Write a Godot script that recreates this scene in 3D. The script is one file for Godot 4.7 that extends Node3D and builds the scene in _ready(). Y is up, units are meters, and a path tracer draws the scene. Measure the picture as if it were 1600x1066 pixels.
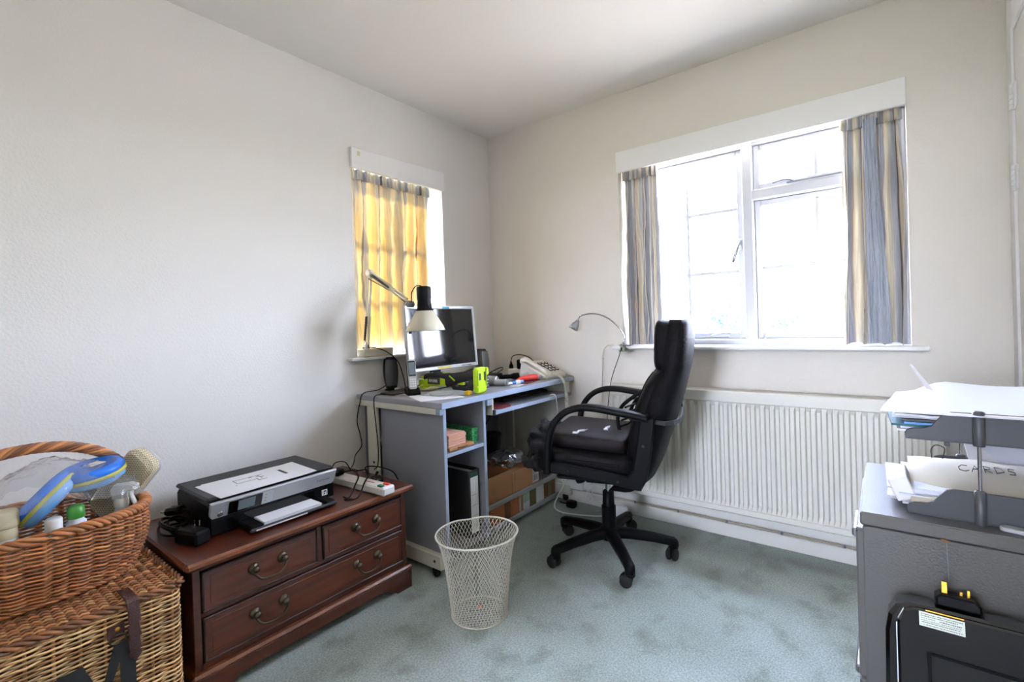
extends Node3D
# A small home office: a desk in the corner under two windows, an office chair, a low chest of drawers, a hamper and a grey cabinet.
# x runs along the window wall (x = 0 is the left wall), z runs away from the window wall (z = 0), y is up; metres.

const H := 2.4
const ROOM_X := 2.566
const ROOM_Z := 3.3
var M := {}
var used := {}
var smooth := 1
var rng := RandomNumberGenerator.new()


func _ready() -> void:
	rng.seed = 11
	# camera: the lens sits a little above the middle of the frame, as in a cropped picture
	var cam := Camera3D.new()
	cam.name = "camera"
	add_child(cam)
	cam.projection = Camera3D.PROJECTION_FRUSTUM
	cam.keep_aspect = Camera3D.KEEP_HEIGHT
	cam.near = 0.05
	cam.far = 300.0
	cam.size = 1066.0 / 749.56 * cam.near
	cam.frustum_offset = Vector2(0.0, -20.616 / 749.56 * cam.near)
	cam.position = Vector3(2.163481, 1.108562, 2.564783)
	cam.rotation = Vector3(-0.008122, 0.661942, -0.033494)
	cam.current = true
	# sky, sun and exposure
	var env := Environment.new()
	var skym := ProceduralSkyMaterial.new()
	skym.sky_top_color = Color(0.80, 0.86, 1.0)
	skym.sky_horizon_color = Color(0.93, 0.945, 1.0)
	skym.sky_curve = 0.2
	skym.ground_bottom_color = Color(0.55, 0.58, 0.5)
	skym.ground_horizon_color = Color(0.9, 0.92, 0.92)
	skym.sky_energy_multiplier = 6.6
	skym.ground_energy_multiplier = 5.0
	var sky := Sky.new()
	sky.sky_material = skym
	env.background_mode = Environment.BG_SKY
	env.sky = sky
	env.tonemap_mode = Environment.TONE_MAPPER_LINEAR
	env.tonemap_exposure = 0.86
	env.sdfgi_enabled = true
	env.ssao_enabled = true
	env.ssil_enabled = true
	var we := WorldEnvironment.new()
	we.name = "world_environment"
	we.environment = env
	add_child(we)
	var sun := DirectionalLight3D.new()
	sun.name = "sun"
	sun.light_color = Color(1.0, 0.94, 0.84)
	sun.light_energy = 95.0
	sun.light_angular_distance = 1.5
	sun.shadow_enabled = true
	sun.rotation_degrees = Vector3(-34, -79, 0)
	add_child(sun)
	make_materials()
	make_room()
	make_window_wall()
	make_left_window()
	make_garden()
	make_fill_lamp()
	make_curtains()
	make_radiator()
	make_desk()
	make_desk_contents()
	make_worktop_items()
	make_lamp()
	make_telephone()
	make_chest()
	make_printer()
	make_hamper()
	make_basket()
	make_basket_contents()
	make_chair()
	make_bin()
	make_filing_cabinet()
	make_clip_lamp()
	make_cables()


# ---------------------------------------------------------------- naming
func numbered(called: String) -> String:
	var n: int = used.get(called, 0)
	used[called] = n + 1
	return called if n == 0 else "%s_%03d" % [called, n]


func tag(o: Node3D, label: String, category: String, group := "") -> void:
	o.set_meta("label", label)
	o.set_meta("category", category)
	if group:
		o.set_meta("group", group)


func thing(called: String, label: String, category: String, at := Vector3.ZERO, turn := 0.0, group := "") -> Node3D:
	var o := Node3D.new()
	o.name = numbered(called)
	add_child(o, true)
	o.position = at
	o.rotation.y = turn
	tag(o, label, category, group)
	return o


func commit(st: SurfaceTool) -> ArrayMesh:
	st.generate_normals()
	return st.commit()


func part(called: String, what, m: Material, parent: Node3D, label := "") -> MeshInstance3D:
	var o := MeshInstance3D.new()
	o.name = called
	o.mesh = commit(what) if what is SurfaceTool else what
	o.material_override = m
	parent.add_child(o, true)
	if label:
		o.set_meta("label", label)
	return o


func stuff(called: String, what, m: Material, parent: Node3D) -> MeshInstance3D:
	var o := part(called, what, m, parent)
	o.set_meta("kind", "stuff")
	return o


func single(called: String, what, m: Material, label: String, category: String, at := Vector3.ZERO, turn := 0.0, group := "") -> MeshInstance3D:
	var o := part(numbered(called), what, m, self)
	o.position = at
	o.rotation.y = turn
	tag(o, label, category, group)
	return o


func struct(called: String, what, m: Material, label := "") -> MeshInstance3D:
	var o := part(numbered(called), what, m, self)
	o.set_meta("kind", "structure")
	if label:
		o.set_meta("label", label)
	return o


func struct_root(called: String, label := "") -> Node3D:
	var o := Node3D.new()
	o.name = numbered(called)
	add_child(o, true)
	o.set_meta("kind", "structure")
	if label:
		o.set_meta("label", label)
	return o


func copy(o: Node3D, called: String, label: String) -> Node3D:
	var d: Node3D = o.duplicate()
	d.name = numbered(called)
	add_child(d, true)
	d.set_meta("label", label)
	return d


# ---------------------------------------------------------------- shapes
func mb() -> SurfaceTool:
	var st := SurfaceTool.new()
	st.begin(Mesh.PRIMITIVE_TRIANGLES)
	return st


func tri(st: SurfaceTool, a: Vector3, b: Vector3, c: Vector3) -> void:  # a, b, c run counter-clockwise seen from the front
	st.add_vertex(a)
	st.add_vertex(c)
	st.add_vertex(b)


func face(st: SurfaceTool, p: Array, out: Vector3) -> void:  # flat polygon looking towards out
	st.set_smooth_group(-1)
	var n: Vector3 = (p[1] - p[0]).cross(p[2] - p[0])
	var flip := n.dot(out) < 0.0
	for i in range(1, p.size() - 1):
		if flip:
			tri(st, p[0], p[i + 1], p[i])
		else:
			tri(st, p[0], p[i], p[i + 1])


func box(st: SurfaceTool, c: Vector3, s: Vector3, bev := 0.0, b := Basis.IDENTITY) -> void:
	var h := s / 2.0
	bev = minf(bev, minf(h.x, minf(h.y, h.z)) * 0.9)
	if bev <= 0.0:
		for ax in 3:
			for sg in [-1.0, 1.0]:
				var n := Vector3.ZERO
				n[ax] = sg
				var u := (ax + 1) % 3
				var v := (ax + 2) % 3
				var q := []
				for k in [[-1, -1], [1, -1], [1, 1], [-1, 1]]:
					var p := Vector3.ZERO
					p[ax] = sg * h[ax]
					p[u] = k[0] * h[u]
					p[v] = k[1] * h[v]
					q.append(c + b * p)
				face(st, q, b * n)
		return
	for ax in 3:
		var u := (ax + 1) % 3
		var v := (ax + 2) % 3
		for sg in [-1.0, 1.0]:
			var n := Vector3.ZERO
			n[ax] = sg
			var q := []
			for k in [[-1, -1], [1, -1], [1, 1], [-1, 1]]:
				var p := Vector3.ZERO
				p[ax] = sg * h[ax]
				p[u] = k[0] * (h[u] - bev)
				p[v] = k[1] * (h[v] - bev)
				q.append(c + b * p)
			face(st, q, b * n)
		for su in [-1.0, 1.0]:
			for sv in [-1.0, 1.0]:
				var n2 := Vector3.ZERO
				n2[u] = su
				n2[v] = sv
				var q2 := []
				for k in [[-1, 0], [1, 0], [1, 1], [-1, 1]]:
					var p2 := Vector3.ZERO
					p2[ax] = k[0] * (h[ax] - bev)
					p2[u] = su * (h[u] - (bev if k[1] == 0 else 0.0))
					p2[v] = sv * (h[v] - (0.0 if k[1] == 0 else bev))
					q2.append(c + b * p2)
				face(st, q2, b * n2)
	for sx in [-1.0, 1.0]:
		for sy in [-1.0, 1.0]:
			for sz in [-1.0, 1.0]:
				face(st, [c + b * Vector3(sx * h.x, sy * (h.y - bev), sz * (h.z - bev)), c + b * Vector3(sx * (h.x - bev), sy * h.y, sz * (h.z - bev)), c + b * Vector3(sx * (h.x - bev), sy * (h.y - bev), sz * h.z)], b * Vector3(sx, sy, sz))


func span(st: SurfaceTool, a: Vector3, z: Vector3, bev := 0.0) -> void:  # box between two corners
	box(st, (a + z) / 2.0, (z - a).abs(), bev)


func boxm(c: Vector3, s: Vector3, bev := 0.0, b := Basis.IDENTITY) -> SurfaceTool:
	var st := mb()
	box(st, c, s, bev, b)
	return st


func spanm(a: Vector3, z: Vector3, bev := 0.0) -> SurfaceTool:
	var st := mb()
	span(st, a, z, bev)
	return st


func grid(st: SurfaceTool, rows: Array, wrap := false, flip := false, uv := false, sharp := false) -> void:  # rows of points; a row wraps round where wrap is set
	smooth += 1
	st.set_smooth_group(-1 if sharp else smooth)
	var nr := rows.size()
	var nc: int = rows[0].size()
	for i in nr - 1:
		for j in (nc if wrap else nc - 1):
			var k := (j + 1) % nc
			var q := [[i, j, j], [i, k, j + 1], [i + 1, k, j + 1], [i + 1, j, j]]
			for t in ([[0, 1, 2], [0, 2, 3]] if flip else [[0, 2, 1], [0, 3, 2]]):
				for w in t:
					if uv:
						st.set_uv(Vector2(float(q[w][2]) / (nc - 1), float(q[w][0]) / (nr - 1)))
					st.add_vertex(rows[q[w][0]][q[w][1]])


func tube(st: SurfaceTool, pts: Array, r, sides := 8, closed := false, flat := 1.0) -> void:
	var n := pts.size()
	if n < 2:
		return
	var rows := []
	var up := Vector3.ZERO
	for i in n:
		var a: Vector3 = pts[(i - 1 + n) % n] if closed or i > 0 else pts[0]
		var z: Vector3 = pts[(i + 1) % n] if closed or i < n - 1 else pts[n - 1]
		var t := (z - a).normalized()
		if up == Vector3.ZERO:
			up = Vector3.UP if absf(t.y) < 0.9 else Vector3.RIGHT
		up = (up - t * up.dot(t)).normalized()
		if not up.is_normalized():
			up = t.cross(Vector3(0.3, 0.5, 0.8)).normalized()
		var side := t.cross(up)
		var rad: float = r[i] if r is Array else r
		var ring := []
		for k in sides:
			var g := TAU * k / sides
			ring.append(pts[i] + up * cos(g) * rad * flat + side * sin(g) * rad)
		rows.append(ring)
	if closed:
		rows.append(rows[0])
	grid(st, rows, true)
	if not closed:
		cap(st, rows[0], pts[0] - pts[1])
		cap(st, rows[n - 1], pts[n - 1] - pts[n - 2])


func cap(st: SurfaceTool, ring: Array, out: Vector3) -> void:
	face(st, ring, out)


func spline(ctrl: Array, per := 6, closed := false) -> Array:  # Catmull-Rom through the points
	var o := []
	var n := ctrl.size()
	for i in (n if closed else n - 1):
		var p0: Vector3 = ctrl[(i - 1 + n) % n] if closed or i > 0 else ctrl[0] * 2.0 - ctrl[1]
		var p1: Vector3 = ctrl[i]
		var p2: Vector3 = ctrl[(i + 1) % n]
		var p3: Vector3 = ctrl[(i + 2) % n] if closed or i < n - 2 else p2 * 2.0 - p1
		for k in per:
			o.append(p1.cubic_interpolate(p2, p0, p3, float(k) / per))
	if not closed:
		o.append(ctrl[n - 1])
	return o


func tubem(ctrl: Array, r, sides := 8, per := 6, closed := false) -> SurfaceTool:
	var st := mb()
	tube(st, spline(ctrl, per, closed), r, sides, closed)
	return st


func bar(st: SurfaceTool, a: Vector3, z: Vector3, w: float, h: float, bev := 0.0, up := Vector3.UP) -> void:  # square bar from a to z
	var x := (z - a).normalized()
	var s := x.cross(up)
	s = s.normalized() if s.length() > 0.01 else x.cross(Vector3.RIGHT).normalized()
	box(st, (a + z) / 2.0, Vector3(a.distance_to(z), h, w), bev, Basis(x, s.cross(x), s))


func lathe(st: SurfaceTool, prof: Array, segs := 24, xf := Transform3D.IDENTITY) -> void:  # prof runs upwards as Vector2(radius, height); a doubled point is a crease
	var run := []
	var ends := [prof[0], prof[prof.size() - 1]]
	for i in prof.size():
		run.append(prof[i])
		if i == prof.size() - 1 or (i > 0 and prof[i] == prof[i - 1] and run.size() > 1):
			if prof[i] == prof[i - 1]:
				run.pop_back()
			if run.size() > 1:
				var rows := []
				for p in run:
					var ring := []
					for k in segs:
						var g := TAU * k / segs
						ring.append(xf * Vector3(p.x * cos(g), p.y, p.x * sin(g)))
					rows.append(ring)
				grid(st, rows, true, true)
			run = [prof[i]]
	for e in 2:
		if ends[e].x > 0.0005:
			var ring2 := []
			for k in segs:
				var g2 := TAU * k / segs
				ring2.append(xf * Vector3(ends[e].x * cos(g2), ends[e].y, ends[e].x * sin(g2)))
			face(st, ring2, xf.basis * (Vector3.DOWN if e == 0 else Vector3.UP))


func lathem(prof: Array, segs := 24, xf := Transform3D.IDENTITY) -> SurfaceTool:
	var st := mb()
	lathe(st, prof, segs, xf)
	return st


func loft(st: SurfaceTool, rings: Array, close_ends := true) -> void:  # rings of equal count, each going round
	var a: Vector3 = Vector3.ZERO
	var z: Vector3 = Vector3.ZERO
	for p in rings[0]:
		a += p / rings[0].size()
	for p in rings[rings.size() - 1]:
		z += p / rings[0].size()
	# find which way the rings turn
	var n := Vector3.ZERO
	var mid: Array = rings[0]
	for i in mid.size():
		n += (mid[i] - a).cross(mid[(i + 1) % mid.size()] - a)
	grid(st, rings, true, n.dot(z - a) < 0.0)
	if close_ends:
		fan(st, rings[0], a, a - z)
		fan(st, rings[rings.size() - 1], z, z - a)


func fan(st: SurfaceTool, ring: Array, c: Vector3, out: Vector3) -> void:
	st.set_smooth_group(-1)
	for i in ring.size():
		face(st, [c, ring[i], ring[(i + 1) % ring.size()]], out)


func rrect(w: float, h: float, r: float, per := 5) -> PackedVector2Array:
	var p := PackedVector2Array()
	for k in 4:
		var cx := (w / 2 - r) * (1 if k in [0, 3] else -1)
		var cy := (h / 2 - r) * (1 if k in [0, 1] else -1)
		for i in per + 1:
			var g := PI / 2 * (k + float(i) / per)
			p.append(Vector2(cx + r * cos(g), cy + r * sin(g)))
	return p


func inset(p: PackedVector2Array, d: float) -> PackedVector2Array:
	var o := PackedVector2Array()
	var n := p.size()
	for i in n:
		var e1 := (p[i] - p[(i - 1 + n) % n]).normalized()
		var e2 := (p[(i + 1) % n] - p[i]).normalized()
		var n1 := Vector2(-e1.y, e1.x)
		var n2 := Vector2(-e2.y, e2.x)
		var m := n1 + n2
		m = m.normalized() if m.length() > 0.05 else n1
		o.append(p[i] + m * d / maxf(0.4, m.dot(n1)))
	return o


func ccw(p: PackedVector2Array) -> PackedVector2Array:
	var a := 0.0
	for i in p.size():
		a += p[i].cross(p[(i + 1) % p.size()])
	if a < 0.0:
		p.reverse()
	return p


func extrude(st: SurfaceTool, poly: PackedVector2Array, depth: float, xf := Transform3D.IDENTITY, bev := 0.0, round_side := false) -> void:  # outline in x, y pushed along z from 0 to depth
	poly = ccw(poly.duplicate())
	var small := inset(poly, bev) if bev > 0.0 else poly
	var rings := []
	for lay in ([[small, 0.0], [poly, bev], [poly, depth - bev], [small, depth]] if bev > 0.0 else [[poly, 0.0], [poly, depth]]):
		var ring := []
		for q in lay[0]:
			ring.append(xf * Vector3(q.x, q.y, lay[1]))
		rings.append(ring)
	var mirrored := xf.basis.determinant() < 0.0
	for i in rings.size() - 1:
		grid(st, [rings[i], rings[i + 1]], true, mirrored, false, not round_side)
	var t := Geometry2D.triangulate_polygon(small)
	st.set_smooth_group(-1)
	for i in range(0, t.size(), 3):
		for e in 2:
			var ring2: Array = rings[0] if e == 0 else rings[rings.size() - 1]
			face(st, [ring2[t[i]], ring2[t[i + 1]], ring2[t[i + 2]]], xf.basis.z * (-1.0 if e == 0 else 1.0))


func extrudem(poly: PackedVector2Array, depth: float, xf := Transform3D.IDENTITY, bev := 0.0, round_side := false) -> SurfaceTool:
	var st := mb()
	extrude(st, poly, depth, xf, bev, round_side)
	return st


func spow(x: float, e: float) -> float:
	return signf(x) * pow(absf(x), e)


func blob(st: SurfaceTool, c: Vector3, s: Vector3, e1 := 0.5, e2 := 0.5, b := Basis.IDENTITY, nu := 24, nv := 14, dent := 0.0, seed_ := 1) -> void:  # rounded box; s is the full size
	var nz := FastNoiseLite.new()
	nz.seed = seed_
	nz.frequency = 1.0
	var rows := []
	for i in nv + 1:
		var f := -PI / 2 + PI * i / nv
		var ring := []
		for j in nu:
			var g := TAU * j / nu
			var p := Vector3(spow(cos(f), e1) * spow(cos(g), e2), spow(sin(f), e1), spow(cos(f), e1) * spow(sin(g), e2)) * s / 2.0
			if dent > 0.0:
				p *= 1.0 + dent * nz.get_noise_3d(p.x * 14.0, p.y * 14.0, p.z * 14.0)
			ring.append(c + b * p)
		rows.append(ring)
	grid(st, rows, true, true)


func blobm(c: Vector3, s: Vector3, e1 := 0.5, e2 := 0.5, b := Basis.IDENTITY, dent := 0.0, seed_ := 1) -> SurfaceTool:
	var st := mb()
	blob(st, c, s, e1, e2, b, 24, 14, dent, seed_)
	return st


func quad_uv(st: SurfaceTool, p: Array, out: Vector3) -> void:  # p: corners for uv (0,0), (1,0), (1,1), (0,1)
	st.set_smooth_group(-1)
	var uvs := [Vector2(0, 0), Vector2(1, 0), Vector2(1, 1), Vector2(0, 1)]
	var n: Vector3 = (p[1] - p[0]).cross(p[2] - p[0])
	for t in ([[0, 2, 1], [0, 3, 2]] if n.dot(out) > 0.0 else [[0, 1, 2], [0, 2, 3]]):
		for w in t:
			st.set_uv(uvs[w])
			st.add_vertex(p[w])


func at(p: Vector3, b := Basis.IDENTITY) -> Transform3D:
	return Transform3D(b, p)


func rot(x := 0.0, y := 0.0, z := 0.0) -> Basis:
	return Basis.from_euler(Vector3(deg_to_rad(x), deg_to_rad(y), deg_to_rad(z)))


func text_mesh(words: String, size: float, depth := 0.0006) -> TextMesh:
	var t := TextMesh.new()
	var f := SystemFont.new()
	f.font_names = PackedStringArray(["Droid Sans"])
	f.font_weight = 700
	t.font = f
	t.text = words
	t.font_size = 32
	t.pixel_size = size / 32.0
	t.depth = depth
	return t


func lettering(called: String, words: String, size: float, m: Material, parent: Node3D, xf: Transform3D) -> MeshInstance3D:
	var o := part(called, text_mesh(words, size), m, parent)
	o.transform = xf
	return o


# ---------------------------------------------------------------- materials
func noise_tex(freq: float, normal := true, bump := 6.0, kind := FastNoiseLite.TYPE_SIMPLEX_SMOOTH, seed_ := 3, size := 256) -> NoiseTexture2D:
	var t := NoiseTexture2D.new()
	t.width = size
	t.height = size
	t.seamless = true
	var n := FastNoiseLite.new()
	n.noise_type = kind
	n.frequency = freq
	n.seed = seed_
	n.fractal_octaves = 4
	t.noise = n
	t.as_normal_map = normal
	t.bump_strength = bump
	return t


func mat(key: String, hex: String, rough := 0.6, metal := 0.0) -> StandardMaterial3D:
	var m := StandardMaterial3D.new()
	m.resource_name = key
	m.albedo_color = Color(hex)
	m.roughness = rough
	m.metallic = metal
	M[key] = m
	return m


func bumpy(m: StandardMaterial3D, t: Texture2D, tiles: float, strength: float) -> StandardMaterial3D:
	m.normal_enabled = true
	m.normal_texture = t
	m.normal_scale = strength
	m.uv1_triplanar = true
	m.uv1_world_triplanar = true
	m.uv1_scale = Vector3.ONE * tiles
	return m


func grain_image(a: Color, z: Color, seed_: int, stretch: float, w := 512) -> ImageTexture:
	var im := Image.create(w, w, false, Image.FORMAT_RGB8)
	var n := FastNoiseLite.new()
	n.seed = seed_
	n.frequency = 0.02
	n.fractal_octaves = 5
	for y in w:
		for x in w:
			var v := n.get_noise_3d(x * stretch * 0.4, y * 3.0, 5.0) * 0.5 + 0.5
			var u := n.get_noise_3d(x * 0.5, y * 0.6, 70.0) * 0.5 + 0.5
			im.set_pixel(x, y, a.lerp(z, clampf(v * 0.75 + u * 0.5 - 0.12, 0.0, 1.0)))
	return ImageTexture.create_from_image(im)


func make_materials() -> void:
	var soft := noise_tex(0.02, true, 8.0)
	var fine := noise_tex(0.08, true, 8.0, FastNoiseLite.TYPE_SIMPLEX_SMOOTH, 5)
	var chip := noise_tex(0.045, true, 10.0, FastNoiseLite.TYPE_CELLULAR, 8)
	bumpy(mat("wall", "eceae6", 0.85), chip, 9.0, 0.16)
	bumpy(mat("window_wall", "e8e3db", 0.85), chip, 9.0, 0.16)
	bumpy(mat("ceiling", "f4f2ee", 0.9), soft, 5.0, 0.05)
	mat("paint", "f7f7f8", 0.35)
	mat("window_paint_shaded", "d3d5dc", 0.35)  # white frame paint, greyed to carry the shade of backlit frames
	mat("paint_old", "e6e4dc", 0.42)
	mat("radiator", "e9e7dd", 0.38)
	var glass := mat("glass", "ffffff", 0.02)
	glass.albedo_color = Color(1, 1, 1, 0.04)
	glass.transparency = BaseMaterial3D.TRANSPARENCY_ALPHA
	# carpet with worn and dirty patches
	var c := StandardMaterial3D.new()
	c.resource_name = "carpet"
	c.roughness = 1.0
	c.rim_enabled = true
	c.rim = 0.3
	c.albedo_texture = carpet_image()
	c.uv1_scale = Vector3.ONE
	M["carpet"] = c
	# woods
	var wd := mat("mahogany", "ffffff", 0.3)
	wd.albedo_texture = grain_image(Color("2a120b"), Color("5c2916"), 21, 0.12)
	wd.uv1_triplanar = true
	wd.uv1_scale = Vector3(1.6, 1.6, 1.6)
	wd.clearcoat_enabled = true
	wd.clearcoat = 0.25
	wd.clearcoat_roughness = 0.25
	var wd2 := mat("mahogany_light", "ffffff", 0.32)
	wd2.albedo_texture = grain_image(Color("40200f"), Color("7d4526"), 22, 0.12)
	wd2.uv1_triplanar = true
	wd2.uv1_scale = Vector3(1.6, 1.6, 1.6)
	var wd3 := mat("mahogany_mid", "ffffff", 0.3)
	wd3.albedo_texture = grain_image(Color("32170e"), Color("69341f"), 23, 0.12)
	wd3.uv1_triplanar = true
	wd3.uv1_scale = Vector3(1.6, 1.6, 1.6)
	mat("mahogany_dark", "2a110c", 0.35)
	mat("brass_old", "4b4336", 0.36, 0.85)
	# desk
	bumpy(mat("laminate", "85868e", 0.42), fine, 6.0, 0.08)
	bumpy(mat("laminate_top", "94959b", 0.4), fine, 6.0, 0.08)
	mat("edge_band", "a3b1c4", 0.35)
	mat("cream_metal", "cfccbd", 0.4)
	mat("grey_plastic", "8c99aa", 0.4)
	# generic plastics, metals and papers
	mat("black_plastic", "0a0b0d", 0.45).metallic_specular = 0.22
	mat("black_gloss", "08090b", 0.08)
	mat("black_matt", "131416", 0.7)
	mat("charcoal", "1d1f23", 0.5)
	mat("dark_rubber", "101011", 0.8)
	mat("white_plastic", "e6e5e0", 0.3)
	mat("cream_plastic", "ebe7d9", 0.3)
	mat("ivory_lamp", "d9d4bf", 0.3)
	mat("silver_plastic", "b9bdc0", 0.32, 0.35)
	mat("silver_dark", "7b8086", 0.35, 0.4)
	mat("chrome", "c8cace", 0.15, 1.0)
	mat("steel", "9a9da1", 0.3, 1.0)
	mat("paper", "f0f0f2", 0.8)
	mat("paper_cool", "dfe3ee", 0.8)
	mat("paper_grey", "c4c6cc", 0.8)
	mat("envelope", "ded5c4", 0.8)
	mat("pink_card", "d8a58b", 0.8)
	mat("ink", "15151a", 0.7)
	mat("lime", "b9dc1c", 0.35)
	mat("yellow", "f0c218", 0.45)
	mat("red_plastic", "c0281f", 0.3)
	mat("dark_red", "5d1217", 0.8)
	mat("blue_gloss", "1f6fd6", 0.25)
	mat("blue_pale", "6fa8e0", 0.4)
	mat("blue_label", "2a5da8", 0.4)
	mat("navy", "1c2230", 0.4)
	mat("olive_band", "b7b650", 0.6)
	mat("green_cap", "3d8a2f", 0.35)
	mat("green_foil", "1f8a4c", 0.25, 0.5)
	mat("green_neon", "0b5a38", 0.3)
	mat("red_neon", "d8261c", 0.3)
	mat("teal", "1d5d6b", 0.5)
	mat("sticker_blue", "1f86a8", 0.5)
	mat("sticker_yellow", "e3c93a", 0.5)
	mat("gold", "d9a23c", 0.3, 0.9)
	bumpy(mat("cardboard", "a87b52", 0.85), soft, 4.0, 0.15)
	bumpy(mat("cardboard_orange", "9a5c35", 0.85), soft, 4.0, 0.15)
	bumpy(mat("cardboard_dark", "7d5c3d", 0.85), soft, 4.0, 0.15)
	mat("tape_brown", "6b4630", 0.25)
	mat("tape_olive", "6f6a48", 0.35)
	mat("screen", "05070a", 0.06)
	mat("lcd_grey", "6e7a7c", 0.25)
	mat("foil", "c9ccd2", 0.2, 0.9)
	# leather and cloth
	bumpy(mat("leather", "0a0a0e", 0.55), fine, 9.0, 0.35).metallic_specular = 0.22
	bumpy(mat("leather_worn", "1a1517", 0.5), fine, 9.0, 0.4).metallic_specular = 0.28
	bumpy(mat("leather_strap", "3b1f1d", 0.45), fine, 9.0, 0.3)
	bumpy(mat("black_cloth", "0e0f13", 0.95), fine, 12.0, 0.8)
	bumpy(mat("tuft", "dfe0e4", 0.95), fine, 12.0, 0.8)
	# wicker
	var wk := mat("wicker", "ffffff", 0.42)
	wk.vertex_color_use_as_albedo = true
	# filing cabinet
	bumpy(mat("cabinet", "5c5a57", 0.45), fine, 8.0, 0.12)
	bumpy(mat("cabinet_top", "525358", 0.5), fine, 8.0, 0.1)
	mat("tray_grey", "434549", 0.4)
	# bags
	var film := mat("film", "ffffff", 0.12)
	film.albedo_color = Color(0.95, 0.97, 1.0, 0.10)
	film.transparency = BaseMaterial3D.TRANSPARENCY_ALPHA
	mat("wire_white", "ddd9c9", 0.4)
	mat("mesh_cream", "d6cba6", 0.8)
	mat("mesh_white", "e4e4ea", 0.9)
	# curtain cloth
	M["curtain"] = curtain_mat(31, Color(0.24, 0.235, 0.215))
	var pale := StandardMaterial3D.new()
	pale.resource_name = "curtain_lining"
	pale.albedo_color = Color("b9c0cc")
	pale.roughness = 0.95
	pale.backlight_enabled = true
	pale.backlight = Color(0.22, 0.22, 0.22)
	M["curtain_lining"] = pale
	M["curtain_gold"] = curtain_mat(32, Color(0.25, 0.205, 0.085))
	# outside
	bumpy(mat("lawn", "d5cfc3", 0.95), fine, 1.0, 0.5)
	mat("bark", "6f6557", 0.9)
	var leaf := mat("leaf", "2c4a48", 0.7)
	leaf.backlight_enabled = true
	leaf.backlight = Color(0.05, 0.12, 0.10)


func carpet_image() -> ImageTexture:
	var w := 1024
	var im := Image.create(w, w, false, Image.FORMAT_RGB8)
	var n := FastNoiseLite.new()
	n.seed = 40
	n.frequency = 0.012
	n.fractal_octaves = 5
	var f := FastNoiseLite.new()
	f.seed = 41
	f.frequency = 0.4
	var base := Color("98a39c")
	var pale := Color("a8b3ae")
	var dirt := Color("5a5f52")
	# x, z, radius along x, radius along z, strength
	var spots := [[1.50, 0.43, 0.16, 0.09, 0.75], [1.66, 0.46, 0.17, 0.07, 0.55], [1.30, 0.72, 0.20, 0.14, 0.35], [0.95, 0.75, 0.25, 0.2, 0.45], [1.90, 0.12, 0.35, 0.06, 0.55], [0.85, 1.45, 0.10, 0.06, 0.5], [1.15, 1.05, 0.22, 0.16, 0.3], [0.7, 1.75, 0.12, 0.3, 0.35], [0.8, 0.35, 0.5, 0.3, 0.35], [1.6, 0.9, 0.2, 0.15, 0.25], [1.3, 0.2, 0.5, 0.1, 0.4]]
	for y in w:
		var z := ROOM_Z * y / w
		for x in w:
			var px := ROOM_X * x / w
			var v := n.get_noise_2d(x, y)
			var s := 0.0
			for q in spots:
				var dx: float = (px - q[0]) / q[2]
				var dz: float = (z - q[1]) / q[3]
				var d := dx * dx + dz * dz
				if d < 4.0:
					s += q[4] * exp(-d * 1.2) * (0.75 + 0.9 * v)
			var col := base.lerp(pale, clampf(v * 0.9 + 0.5, 0.0, 1.0)).lerp(dirt, clampf(s * 0.95 + maxf(0.0, -v - 0.12) * 0.7, 0.0, 0.85))
			var g := 1.0 + 0.30 * f.get_noise_2d(x, y)
			im.set_pixel(x, y, Color(col.r * g, col.g * g, col.b * g))
	return ImageTexture.create_from_image(im)


func curtain_mat(seed_: int, through: Color) -> StandardMaterial3D:
	var w := 512
	var im := Image.create(w, 8, false, Image.FORMAT_RGB8)
	var r := RandomNumberGenerator.new()
	r.seed = seed_
	var band := [[Color("cdc4b2"), 38], [Color("b9b4ac"), 8], [Color("9a9ca6"), 20], [Color("cfc7b8"), 10], [Color("6a6c75"), 4], [Color("9497a2"), 26], [Color("b08a70"), 3], [Color("d6cdba"), 44], [Color("c3bdb2"), 8], [Color("a5a6ad"), 24], [Color("5b5a60"), 7], [Color("a8806a"), 3], [Color("c9c0ae"), 30], [Color("b0b1b8"), 31]]
	var x := 0
	while x < w:
		for b in band:
			for k in b[1]:
				if x < w:
					var j := 1.0 + r.randf_range(-0.06, 0.06)
					for y in 8:
						var c: Color = b[0]
						if b[1] == 3 and y % 4 < 2:
							c = c.lerp(Color("cbbda4"), 0.5)
						im.set_pixel(x, y, Color(c.r * j, c.g * j, c.b * j))
					x += 1
	var m := StandardMaterial3D.new()
	m.resource_name = "curtain_cloth"
	m.albedo_texture = ImageTexture.create_from_image(im)
	m.roughness = 0.95
	m.uv1_scale = Vector3(1.0, 200.0, 1.0)
	m.backlight_enabled = true
	m.backlight = through
	return m


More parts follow.
